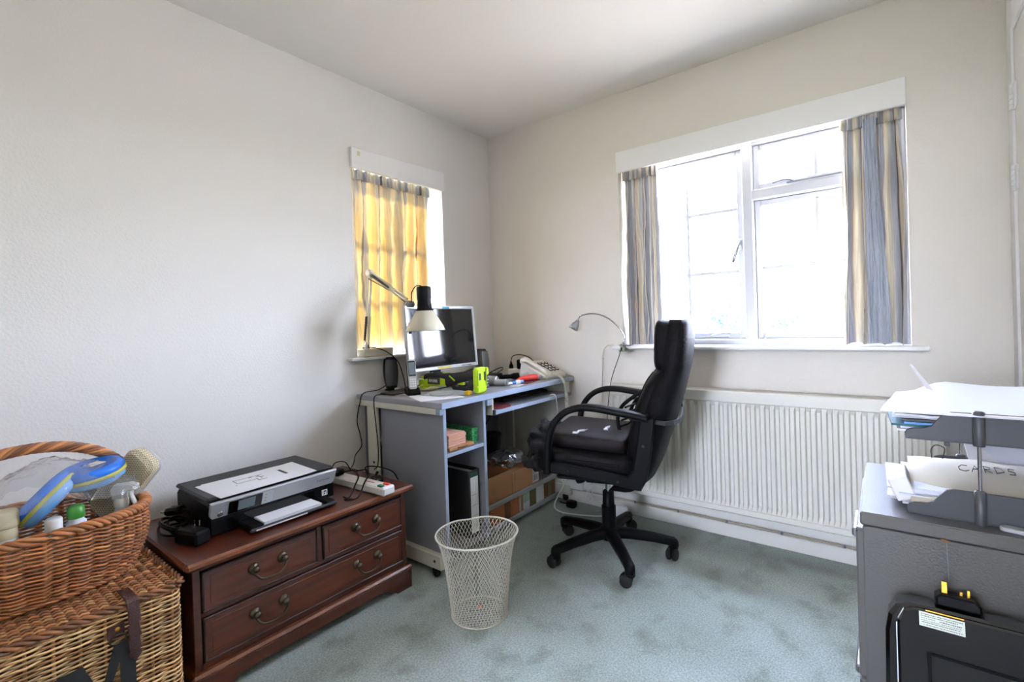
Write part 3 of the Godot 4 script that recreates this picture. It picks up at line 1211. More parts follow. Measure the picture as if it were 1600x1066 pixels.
func make_desk_contents() -> void:
	# on the cupboard shelf
	var st := mb()
	var o := thing("card_bundle", "bundle of pink-brown cards on the cupboard shelf of the desk", "cards", Vector3(0.48, 0.5605, 1.000), 0.0)
	for k in 9:
		part("card", boxm(Vector3(rng.randf_range(-0.003, 0.003), 0.0032 + k * 0.0063, rng.randf_range(-0.003, 0.003)), Vector3(0.25, 0.0058, 0.112), 0.001), M.pink_card, o)
	o = thing("flat_carton", "flat brown cardboard carton with a carry handle on the cupboard shelf", "box", Vector3(0.48, 0.5435, 0.979), 0.0)
	part("carton_body", boxm(Vector3(0, 0.0082, 0), Vector3(0.27, 0.0155, 0.162), 0.002), M.cardboard, o)
	st = mb()
	tube(st, spline([Vector3(0.136, 0.010, 0.03), Vector3(0.147, 0.013, 0.02), Vector3(0.147, 0.013, -0.02), Vector3(0.136, 0.010, -0.03)], 5), 0.0035, 6)
	part("handle", st, M.cardboard_dark, o)
	o = thing("gift_box", "shiny green patterned gift box on the cupboard shelf", "box", Vector3(0.46, 0.5435, 0.8715), 0.0)
	var gim := Image.create(64, 64, false, Image.FORMAT_RGB8)
	for y in 64:
		for x in 64:
			var v := rng.randf()
			gim.set_pixel(x, y, Color("15743f") if v < 0.55 else Color("3fc07a") if v < 0.88 else Color("b9efd0"))
	var gm := print_mat("green_pattern", gim, 0.3)
	gm.uv1_triplanar = true
	gm.uv1_scale = Vector3.ONE * 7.0
	gm.metallic = 0.3
	part("carton_body", boxm(Vector3(0.0, 0.036, 0), Vector3(0.28, 0.071, 0.042), 0.003), gm, o)
	part("lid", boxm(Vector3(0.0, 0.066, 0), Vector3(0.284, 0.014, 0.045), 0.003), gm, o)
	# in the lower cupboard
	o = thing("lever_arch_file", "black lever arch file with a white spine label in the lower cupboard", "file", Vector3(0.465, 0.1015, 0.892), 0.0)
	st = mb()
	span(st, Vector3(-0.15, 0, -0.038), Vector3(0.135, 0.318, -0.034), 0.001)
	span(st, Vector3(-0.15, 0, 0.034), Vector3(0.135, 0.318, 0.038), 0.001)
	span(st, Vector3(0.131, 0, -0.034), Vector3(0.135, 0.318, 0.034), 0.001)
	part("cover", st, M.black_matt, o)
	part("paper_block", spanm(Vector3(-0.14, 0.006, -0.030), Vector3(0.11, 0.302, 0.026)), M.paper_grey, o)
	part("spine_label", spanm(Vector3(0.1352, 0.02, -0.026), Vector3(0.1362, 0.285, 0.026)), M.paper, o)
	for y in [0.10, 0.15, 0.20]:
		part("label_rule", spanm(Vector3(0.1363, y, -0.020), Vector3(0.1366, y + 0.0012, 0.020)), M.silver_dark, o)
	part("label_heading", spanm(Vector3(0.1353, 0.287, -0.026), Vector3(0.1363, 0.305, 0.026)), mat("file_green", "1d4a38", 0.5), o)
	single("slim_folder", boxm(Vector3(0, 0.15, 0), Vector3(0.24, 0.30, 0.012), 0.002), M.teal, "slim teal folder standing beside the desk's outer panel", "folder", Vector3(0.46, 0.1015, 1.075), 0.0)
	o = thing("blue_bottle", "small blue bottle standing low in the cupboard behind the waste basket", "bottle", Vector3(0.56, 0.1015, 0.868))
	part("bottle_body", lathem([Vector2(0.017, 0.0), Vector2(0.019, 0.004), Vector2(0.019, 0.075), Vector2(0.009, 0.09), Vector2(0.009, 0.095)], 18), M.blue_label, o)
	part("cap", lathem([Vector2(0.011, 0.093), Vector2(0.011, 0.112), Vector2(0.009, 0.114)], 14), M.white_plastic, o)
	# under the keyboard tray, upper low shelf
	o = carton("open_carton", "open brown cardboard carton on the upper low shelf, nearest the cupboard", Vector3(0.415, 0.1625, 0.600), Vector3(0.20, 0.142, 0.212), M.cardboard, true)
	part("flap", boxm(Vector3(-0.02, 0.144, -0.125), Vector3(0.15, 0.004, 0.045), 0.0, rot(12)), M.cardboard, o)
	o = carton("labelled_carton", "closed brown carton with a white barcode label on the upper low shelf", Vector3(0.41, 0.1625, 0.364), Vector3(0.21, 0.122, 0.252), M.cardboard)
	st = mb()
	quad_uv(st, [Vector3(0.1058, 0.118, -0.062), Vector3(0.1058, 0.118, -0.122), Vector3(0.1058, 0.012, -0.122), Vector3(0.1058, 0.012, -0.062)], Vector3.RIGHT)
	part("barcode_label", st, print_mat("barcode", barcode_image()), o)
	part("carton_seam", boxm(Vector3(0.1053, 0.061, 0.105), Vector3(0.001, 0.120, 0.004)), M.cardboard_dark, o)
	st = mb()
	blob(st, Vector3(0, 0.040, 0), Vector3(0.19, 0.095, 0.24), 0.9, 0.9, Basis.IDENTITY, 44, 26, 0.35, 5)
	single("silver_bag", st, M.foil, "crumpled silver plastic bag lying on top of the brown cartons", "bag", Vector3(0.40, 0.293, 0.40), 0.2)
	o = thing("dark_tub", "dark navy tub standing upright behind the brown cartons", "tub", Vector3(0.235, 0.1625, 0.325))
	part("tub_body", lathem([Vector2(0.04, 0.0), Vector2(0.046, 0.006), Vector2(0.054, 0.25), Vector2(0.056, 0.255), Vector2(0.056, 0.262)], 24), M.navy, o)
	part("lid", lathem([Vector2(0.058, 0.262), Vector2(0.058, 0.275), Vector2(0.055, 0.279)], 24), M.navy, o)
	# lower low shelf
	o = carton("taped_carton", "orange-brown carton closed with brown tape on the lowest shelf", Vector3(0.430, 0.0425, 0.562), Vector3(0.17, 0.102, 0.255), M.cardboard_orange)
	part("parcel_tape", spanm(Vector3(0.0852, 0.001, -0.045), Vector3(0.0862, 0.1025, 0.005)), M.tape_brown, o)
	o = carton("green_label_carton", "white carton with a pale green label on the lowest shelf", Vector3(0.427, 0.0425, 0.383), Vector3(0.18, 0.097, 0.092), M.paper_cool)
	part("green_panel", spanm(Vector3(0.0902, 0.045, -0.040), Vector3(0.0912, 0.095, 0.02)), mat("pale_green", "a9cdb4", 0.7), o)
	part("tape_strip", spanm(Vector3(0.0903, 0.001, 0.022), Vector3(0.0913, 0.096, 0.041)), M.cardboard, o)
	single("brown_folder_box", boxm(Vector3(0, 0.05, 0), Vector3(0.17, 0.098, 0.062), 0.002), M.tape_olive, "olive brown box file between the white cartons on the lowest shelf", "box", Vector3(0.43, 0.0425, 0.302))
	single("white_carton", boxm(Vector3(0, 0.05, 0), Vector3(0.18, 0.098, 0.074), 0.002), M.paper, "plain white carton on the lowest shelf", "box", Vector3(0.427, 0.0425, 0.229))
	o = carton("kraft_carton", "small brown carton at the window end of the lowest shelf", Vector3(0.425, 0.0425, 0.126), Vector3(0.18, 0.104, 0.120), M.cardboard_dark)
	part("parcel_tape", spanm(Vector3(0.0902, 0.001, -0.015), Vector3(0.0912, 0.1045, 0.02)), M.tape_olive, o)
	# keyboard tray
	o = thing("mouse_mat", "round dark red mat lying on the keyboard tray", "mat", Vector3(0.555, 0.6845, 0.675))
	part("mat_disc", lathem([Vector2(0.088, 0.0), Vector2(0.09, 0.001), Vector2(0.089, 0.004), Vector2(0.001, 0.0045)], 32), M.dark_red, o)
	o = thing("chrome_shaker", "small chrome shaker standing on the dark red mat", "shaker", Vector3(0.585, 0.6892, 0.738))
	part("shaker_body", lathem([Vector2(0.013, 0.0), Vector2(0.013, 0.003), Vector2(0.009, 0.012), Vector2(0.011, 0.022), Vector2(0.007, 0.028)], 16), M.chrome, o)
	part("cap", lathem([Vector2(0.008, 0.028), Vector2(0.011, 0.032), Vector2(0.009, 0.041), Vector2(0.003, 0.044)], 16), M.chrome, o)
	o = thing("keyboard", "black keyboard pushed back in shade on the keyboard tray", "keyboard", Vector3(0.44, 0.6845, 0.33))
	part("keyboard_body", boxm(Vector3(0, 0.009, 0), Vector3(0.15, 0.016, 0.43), 0.004), M.black_matt, o)
	st = mb()
	for r in 5:
		for k in 20:
			box(st, Vector3(-0.05 + r * 0.024, 0.019, -0.197 + k * 0.0207), Vector3(0.019, 0.007, 0.017), 0.002)
	stuff("key", st, M.charcoal, o)


# ---------------------------------------------------------------- things on the worktop
func make_speaker(label: String, p: Vector3, turn: float, tilt: float, m: Material, grille: Material) -> void:
	var o := thing("speaker", label, "speaker", p, turn)
	var rings := []
	for i in 13:
		var t := i / 12.0
		var y := 0.012 + 0.165 * t
		var w := 0.078 * (0.42 + 0.75 * sin(PI * clampf(0.18 + t * 0.62, 0, 1)) * 0.78)
		if i == 12:
			w *= 0.72
		var d := 0.085 * (0.55 + 0.45 * sin(PI * (0.15 + t * 0.6)))
		var ring := []
		for k in 20:
			var g := TAU * k / 20
			ring.append(Vector3(spow(cos(g), 0.7) * d / 2 - tilt * t, y, spow(sin(g), 0.7) * w / 2))
		rings.append(ring)
	var st := mb()
	loft(st, rings)
	part("speaker_shell", st, m, o)
	var rows := []
	for i in 11:
		var t := 0.08 + 0.84 * i / 10.0
		var y := 0.012 + 0.165 * t
		var w := 0.078 * (0.42 + 0.75 * sin(PI * clampf(0.18 + t * 0.62, 0, 1)) * 0.78) * 0.86
		var d := 0.085 * (0.55 + 0.45 * sin(PI * (0.15 + t * 0.6)))
		var row := []
		for k in 9:
			var u := -1.0 + k / 4.0
			row.append(Vector3(d / 2 * (1.0 - 0.16 * u * u) + 0.0035 - tilt * t, y, u * w / 2))
		rows.append(row)
	st = mb()
	grid(st, rows, false, false)
	part("grille", st, grille, o)
	part("speaker_foot", lathem([Vector2(0.036, 0.0), Vector2(0.036, 0.004), Vector2(0.026, 0.010), Vector2(0.012, 0.016)], 20), m, o)


func make_worktop_items() -> void:
	var y := 0.7757
	# monitor
	var o := thing("monitor", "silver framed flat monitor with a dark screen on the desk", "monitor", Vector3(0.205, y, 0.715), 0.0)
	var n := Vector3(0.999, 0, 0.035).normalized()
	o.rotation.y = atan2(-n.z, n.x)
	var tilt := Basis(Vector3.BACK, deg_to_rad(4.0))
	var mid := Vector3(0.03, 0.272, 0.0)
	var w := 0.503
	var h := 0.350
	var st := mb()
	for sg in [-1.0, 1.0]:
		box(st, mid + tilt * Vector3(0, sg * (h / 2 - 0.010), 0), Vector3(0.026, 0.020, w), 0.004, tilt)
		box(st, mid + tilt * Vector3(0, 0, sg * (w / 2 - 0.009)), Vector3(0.026, h - 0.02, 0.018), 0.004, tilt)
	part("bezel", st, M.silver_plastic, o)
	part("screen", boxm(mid + tilt * Vector3(0.006, 0, 0), Vector3(0.006, h - 0.036, w - 0.032), 0.0, tilt), M.screen, o)
	st = mb()
	box(st, mid + tilt * Vector3(-0.022, 0, 0), Vector3(0.030, h - 0.03, w - 0.04), 0.012, tilt)
	box(st, mid + tilt * Vector3(-0.045, -0.02, 0), Vector3(0.03, 0.18, 0.24), 0.012, tilt)
	part("rear_shell", st, M.charcoal, o)
	st = mb()
	bar(st, Vector3(-0.045, 0.018, 0), Vector3(-0.022, 0.27, 0), 0.07, 0.02, 0.004)
	part("stand", st, M.charcoal, o)
	part("stand_foot", boxm(Vector3(0.0, 0.009, 0), Vector3(0.17, 0.016, 0.18), 0.006), M.silver_dark, o)
	part("maker_sticker", boxm(mid + tilt * Vector3(0.0135, h / 2 - 0.011, -0.03), Vector3(0.0008, 0.010, 0.055), 0.0, tilt), M.sticker_blue, o)
	part("warning_sticker", boxm(mid + tilt * Vector3(0.0135, -h / 2 + 0.010, 0.015), Vector3(0.0008, 0.009, 0.10), 0.0, tilt), M.sticker_yellow, o)
	part("control_strip", boxm(mid + tilt * Vector3(0.0135, -h / 2 + 0.010, -0.155), Vector3(0.0008, 0.004, 0.075), 0.0, tilt), M.charcoal, o)
	# speakers
	make_speaker("black speaker leaning beside the sill at the open end of the desk", Vector3(0.058, y, 0.935), -0.55, 0.02, M.black_plastic, M.charcoal)
	make_speaker("grey speaker behind the monitor beside the corner", Vector3(0.095, y, 0.235), 0.0, 0.015, M.charcoal, M.silver_dark)
	# cordless phone
	o = thing("cordless_phone", "black and silver cordless phone standing in its cradle", "phone", Vector3(0.315, y, 1.008), -0.5)
	part("cradle", extrudem(PackedVector2Array([Vector2(-0.038, 0), Vector2(0.040, 0), Vector2(0.042, 0.012), Vector2(0.018, 0.034), Vector2(-0.020, 0.040), Vector2(-0.038, 0.028)]), 0.066, at(Vector3(0, 0.0, -0.033)), 0.005), M.black_plastic, o)
	var lean := rot(0, 0, 14)
	var c := Vector3(-0.002, 0.10, 0)
	st = mb()
	extrude(st, rrect(0.046, 0.152, 0.014), 0.014, Transform3D(lean * Basis(Vector3(0, 0, -1), Vector3.UP, Vector3.RIGHT), c + lean * Vector3(-0.012, 0, 0)), 0.004, true)
	var hs := part("handset", st, M.black_plastic, o)
	st = mb()
	extrude(st, rrect(0.043, 0.148, 0.013), 0.007, Transform3D(lean * Basis(Vector3(0, 0, -1), Vector3.UP, Vector3.RIGHT), c + lean * Vector3(0.002, 0, 0)), 0.003, true)
	part("handset_face", st, M.silver_plastic, hs)
	part("display", boxm(c + lean * Vector3(0.0096, 0.028, 0), Vector3(0.001, 0.062, 0.031), 0.0, lean), M.lcd_grey, hs)
	part("display_surround", boxm(c + lean * Vector3(0.0088, 0.028, 0), Vector3(0.001, 0.076, 0.036), 0.0, lean), M.black_gloss, hs)
	st = mb()
	for r in 4:
		for k in 3:
			box(st, c + lean * Vector3(0.0098, -0.026 - r * 0.011, -0.011 + k * 0.011), Vector3(0.002, 0.008, 0.009), 0.0008, lean)
	stuff("keypad", st, M.white_plastic, hs)
	# loose papers, a sleeve and two discs
	var ps := [[Vector3(0.435, y, 0.985), Vector2(0.297, 0.21), -0.42, "paper", "white printed sheet hanging near the front corner of the desk"], [Vector3(0.40, y + 0.0012, 0.925), Vector2(0.24, 0.17), 0.1, "paper_grey", "grey leaflet lying over the white sheet"], [Vector3(0.45, y + 0.0024, 0.895), Vector2(0.21, 0.148), 0.55, "paper_cool", "folded bluish letter by the saw"]]
	for q in ps:
		single("loose_sheet", boxm(Vector3(0, 0.0005, 0), Vector3(q[1].x, 0.0008, q[1].y), 0.0), M[q[3]], q[4], "paper", q[0], q[2], "loose papers on the desk")
	o = thing("plastic_lid", "round clear white plastic lid lying on the loose papers", "lid", Vector3(0.455, y + 0.0038, 0.945))
	part("lid_disc", lathem([Vector2(0.056, 0.0), Vector2(0.058, 0.0), Vector2(0.058, 0.004), Vector2(0.054, 0.007), Vector2(0.050, 0.0045), Vector2(0.001, 0.005)], 32), M.paper_cool, o)
	o = thing("pale_dish", "shallow pale dish behind the papers at the nose of the saw", "dish", Vector3(0.285, y, 0.88))
	part("dish_bowl", lathem([Vector2(0.03, 0.0), Vector2(0.036, 0.002), Vector2(0.056, 0.014), Vector2(0.058, 0.0165), Vector2(0.054, 0.015), Vector2(0.034, 0.005), Vector2(0.001, 0.004)], 32), M.mesh_cream, o)
	# cordless saw
	o = thing("cordless_saw", "lime green and black cordless saw lying on the desk", "saw", Vector3(0.415, y, 0.842), 0.06)
	st = mb()
	loft(st, [oval(Vector3(-0.205, 0.040, 0), 0.018, 0.022), oval(Vector3(-0.198, 0.042, 0), 0.026, 0.030), oval(Vector3(-0.165, 0.046, 0), 0.030, 0.034), oval(Vector3(-0.13, 0.058, 0), 0.030, 0.036), oval(Vector3(-0.03, 0.061, 0), 0.030, 0.036), oval(Vector3(0.0, 0.058, 0), 0.027, 0.032)])
	part("motor_housing", st, M.lime, o)
	part("nose_shoe", boxm(Vector3(-0.185, 0.022, 0.002), Vector3(0.045, 0.042, 0.046), 0.008), M.lime, o)
	st = mb()
	loft(st, [oval(Vector3(-0.012, 0.058, 0), 0.030, 0.035), oval(Vector3(0.03, 0.066, 0), 0.027, 0.030), oval(Vector3(0.09, 0.078, 0), 0.025, 0.026), oval(Vector3(0.145, 0.092, 0), 0.026, 0.030), oval(Vector3(0.175, 0.098, 0), 0.028, 0.034)])
	loft(st, [oval(Vector3(-0.16, 0.066, 0), 0.031, 0.022), oval(Vector3(-0.09, 0.080, 0), 0.0315, 0.018), oval(Vector3(-0.01, 0.074, 0), 0.030, 0.020)])
	part("grip", st, M.black_matt, o)
	st = mb()
	extrude(st, PackedVector2Array([Vector2(0.02, 0.012), Vector2(0.135, 0.008), Vector2(0.165, 0.05), Vector2(0.155, 0.085), Vector2(0.13, 0.07), Vector2(0.11, 0.025), Vector2(0.045, 0.028), Vector2(0.03, 0.05), Vector2(0.0, 0.045)]), 0.026, at(Vector3(0, 0, -0.013)), 0.005)
	part("knuckle_guard", st, M.black_matt, o)
	# battery mount, seen end on with its slot
	st = mb()
	extrude(st, rrect(0.082, 0.124, 0.016), 0.022, Transform3D(Basis(Vector3(0, 0, -1), Vector3.UP, Vector3.RIGHT), Vector3(0.178, 0.066, 0)), 0.004)
	var mount := part("battery_mount", st, M.lime, o)
	st = mb()
	span(st, Vector3(0.198, 0.062, -0.030), Vector3(0.2015, 0.105, -0.018), 0.001)
	span(st, Vector3(0.198, 0.066, 0.004), Vector3(0.2008, 0.100, 0.026), 0.001)
	part("battery_slot", st, M.charcoal, mount)
	st = mb()
	span(st, Vector3(0.2, 0.010, -0.034), Vector3(0.205, 0.034, 0.034), 0.002)
	span(st, Vector3(0.2, 0.04, 0.028), Vector3(0.207, 0.118, 0.036), 0.002)
	span(st, Vector3(0.2, 0.04, -0.036), Vector3(0.207, 0.118, -0.030), 0.002)
	part("mount_rib", st, M.lime, mount)
	part("release_button", boxm(Vector3(0.186, 0.105, -0.050), Vector3(0.03, 0.038, 0.022), 0.005), M.lime, mount)
	part("badge_plate", boxm(Vector3(-0.085, 0.055, 0.0345), Vector3(0.085, 0.034, 0.006), 0.004), M.black_matt, o)
	lettering("badge_text", "RYOBI", 0.020, M.white_plastic, o, Transform3D(Basis.IDENTITY, Vector3(-0.086, 0.0548, 0.0378)))
	part("speed_switch", boxm(Vector3(0.035, 0.072, 0.029), Vector3(0.042, 0.007, 0.004), 0.001, rot(0, 0, -35)), M.lime, o)
	part("trigger", boxm(Vector3(0.07, 0.045, 0.0), Vector3(0.04, 0.018, 0.018), 0.004), M.lime, o)
	single("yellow_block", boxm(Vector3(0, 0.010, 0), Vector3(0.026, 0.020, 0.034), 0.004), M.yellow, "small yellow plastic block in front of the saw's battery mount", "block", Vector3(0.578, y, 0.888), 0.3)
	# cans, batteries and small clutter behind the saw
	o = thing("wire_spool", "dark blue and white ribbed spool beside the saw", "spool", Vector3(0.475, y, 0.655))
	st = mb()
	var prof := [Vector2(0.022, 0.0)]
	for k in 4:
		prof.append_array([Vector2(0.027, 0.001 + k * 0.015), Vector2(0.028, 0.008 + k * 0.015), Vector2(0.022, 0.012 + k * 0.015), Vector2(0.022, 0.014 + k * 0.015)])
	prof.append(Vector2(0.012, 0.061))
	lathe(st, prof, 24)
	part("spool_core", st, M.navy, o)
	st = mb()
	for k in 3:
		lathe(st, [Vector2(0.0235, 0.0), Vector2(0.0245, 0.0005), Vector2(0.0245, 0.0025), Vector2(0.0235, 0.003)], 24, at(Vector3(0, 0.0118 + k * 0.015, 0)))
	part("spool_band", st, M.paper_cool, o)
	var cans := [[Vector3(0.44, y + 0.0245, 0.565), 0.026, 0.085, "silver_plastic", "silver can lying on its side beside the dark spool"], [Vector3(0.515, y + 0.0185, 0.565), 0.018, 0.07, "paper_grey", "light grey can lying in front of the silver can"], [Vector3(0.365, y + 0.0205, 0.49), 0.020, 0.08, "paper_grey", "pale can lying behind the silver can"]]
	for q in cans:
		var r: float = q[1]
		var l: float = q[2]
		o = thing("small_can", q[4], "can", q[0], 0.35, "cans lying on the desk")
		part("can_body", lathem([Vector2(r * 0.8, -l / 2), Vector2(r, -l / 2 + 0.004), Vector2(r, -l / 2 + 0.004), Vector2(r, l / 2 - 0.006), Vector2(r, l / 2 - 0.006), Vector2(r * 0.86, l / 2)], 22, Transform3D(rot(0, 0, 90), Vector3.ZERO)), M[q[3]], o)
		part("can_lid", lathem([Vector2(r * 0.84, l / 2), Vector2(r * 0.84, l / 2 + 0.004), Vector2(r * 0.7, l / 2 + 0.005)], 22, Transform3D(rot(0, 0, -90), Vector3.ZERO)), M.steel, o)
	o = thing("paste_tube", "white tube with a blue band lying at the front edge of the desk", "tube", Vector3(0.545, y, 0.495), 1.25)
	st = mb()
	loft(st, [oval(Vector3(-0.055, 0.003, 0), 0.016, 0.002), oval(Vector3(-0.03, 0.008, 0), 0.015, 0.007), oval(Vector3(0.03, 0.012, 0), 0.012, 0.012), oval(Vector3(0.045, 0.012, 0), 0.011, 0.011)])
	part("tube_body", st, M.white_plastic, o)
	st = mb()
	loft(st, [oval(Vector3(-0.012, 0.0098, 0), 0.0146, 0.0098), oval(Vector3(0.012, 0.011, 0), 0.0138, 0.0112)])
	part("tube_band", st, M.blue_label, o)
	part("cap", lathem([Vector2(0.009, 0.0), Vector2(0.010, 0.002), Vector2(0.009, 0.022), Vector2(0.007, 0.024)], 16, Transform3D(rot(0, 0, -90), Vector3(0.044, 0.012, 0))), M.blue_pale, o)
	single("receipt", boxm(Vector3(0, 0.0006, 0), Vector3(0.055, 0.0008, 0.10)), M.paper, "small white receipt under the tube at the front edge of the desk", "paper", Vector3(0.585, y, 0.515), 0.35)
	o = thing("torch", "black torch lying behind the red cutter", "torch", Vector3(0.385, y + 0.0205, 0.335), 1.05)
	part("torch_body", lathem([Vector2(0.010, -0.075), Vector2(0.013, -0.072), Vector2(0.013, 0.015), Vector2(0.019, 0.035), Vector2(0.020, 0.065), Vector2(0.018, 0.066)], 20, Transform3D(rot(0, 0, -90), Vector3.ZERO)), M.black_plastic, o)
	part("torch_lens", lathem([Vector2(0.0175, 0.0655), Vector2(0.016, 0.067), Vector2(0.001, 0.068)], 20, Transform3D(rot(0, 0, -90), Vector3.ZERO)), M.silver_dark, o)
	o = thing("red_cutter", "red and clear plastic box cutter lying near the telephone", "cutter", Vector3(0.545, y + 0.0045, 0.345), 1.30)
	st = mb()
	loft(st, [oval(Vector3(-0.085, 0.012, 0), 0.008, 0.006), oval(Vector3(-0.06, 0.016, 0), 0.017, 0.011), oval(Vector3(0.0, 0.018, 0), 0.022, 0.017), oval(Vector3(0.045, 0.018, 0), 0.019, 0.016), oval(Vector3(0.055, 0.018, 0), 0.016, 0.014)])
	part("cutter_body", st, M.red_plastic, o)
	st = mb()
	loft(st, [oval(Vector3(0.055, 0.018, 0), 0.015, 0.013), oval(Vector3(0.085, 0.017, 0), 0.012, 0.010), oval(Vector3(0.095, 0.016, 0), 0.006, 0.005)])
	part("cutter_nose", st, M.silver_plastic, o)
	single("dark_wallet", boxm(Vector3(0, 0.002, 0), Vector3(0.11, 0.004, 0.18), 0.0015), M.dark_red, "flat dark red wallet under the red cutter", "wallet", Vector3(0.53, y, 0.36), 0.2)
	# plug-in adaptor on a white block
	o = thing("power_block", "white socket block on the desk against the window wall", "socket", Vector3(0.305, y, 0.115), 0.2)
	part("block_body", boxm(Vector3(0, 0.022, 0), Vector3(0.14, 0.044, 0.07), 0.006), M.white_plastic, o)
	part("socket_face", boxm(Vector3(0.0, 0.0445, 0), Vector3(0.12, 0.002, 0.055), 0.001), M.paper, o)
	o = thing("mains_adaptor", "black mains adaptor plugged into the white block beside the telephone", "adaptor", Vector3(0.33, y + 0.046, 0.12), 0.25)
	part("adaptor_body", boxm(Vector3(0, 0.030, 0), Vector3(0.048, 0.060, 0.072), 0.006), M.black_plastic, o)
	o = thing("small_plug", "small black plug standing in the white block", "plug", Vector3(0.245, y + 0.046, 0.125), 0.2)
	part("plug_body", lathem([Vector2(0.014, 0.0), Vector2(0.014, 0.016), Vector2(0.008, 0.03), Vector2(0.004, 0.045), Vector2(0.003, 0.048)], 14), M.black_plastic, o)
	single("white_plug_cube", boxm(Vector3(0, 0.016, 0), Vector3(0.045, 0.032, 0.035), 0.005, rot(0, 0, 12)), M.paper, "small white charger cube in front of the black mains adaptor", "charger", Vector3(0.43, y + 0.003, 0.235), 0.5)
	# black box with leads in front of the grey speaker
	o = thing("black_hub", "low black box with leads between the grey speaker and the spool", "box", Vector3(0.27, y, 0.37), 0.2)
	part("hub_body", boxm(Vector3(0, 0.017, 0), Vector3(0.09, 0.034, 0.17), 0.006), M.black_plastic, o)
	part("hub_trim", boxm(Vector3(0.0455, 0.012, 0), Vector3(0.002, 0.006, 0.16), 0.0), M.silver_dark, o)
	single("charger_dock", boxm(Vector3(0, 0.012, 0), Vector3(0.06, 0.024, 0.10), 0.006), M.black_plastic, "flat black charging dock behind the papers by the saw grip", "dock", Vector3(0.345, y, 0.70), 0.2)
	single("white_cable_block", boxm(Vector3(0, 0.008, 0), Vector3(0.022, 0.016, 0.026), 0.003), M.white_plastic, "tiny white plug block behind the cordless phone", "plug", Vector3(0.12, y, 0.945), 0.3)
	single("router", boxm(Vector3(0, 0.006, 0), Vector3(0.09, 0.012, 0.17), 0.004), M.charcoal, "thin dark router lying flat behind the cordless phone", "router", Vector3(0.195, y, 1.00), 0.15)


func oval(c: Vector3, rz: float, ry: float, n := 18) -> Array:  # a ring across x
	var ring := []
	for k in n:
		var g := TAU * k / n
		ring.append(c + Vector3(0, spow(cos(g), 0.8) * ry, spow(sin(g), 0.8) * rz))
	return ring


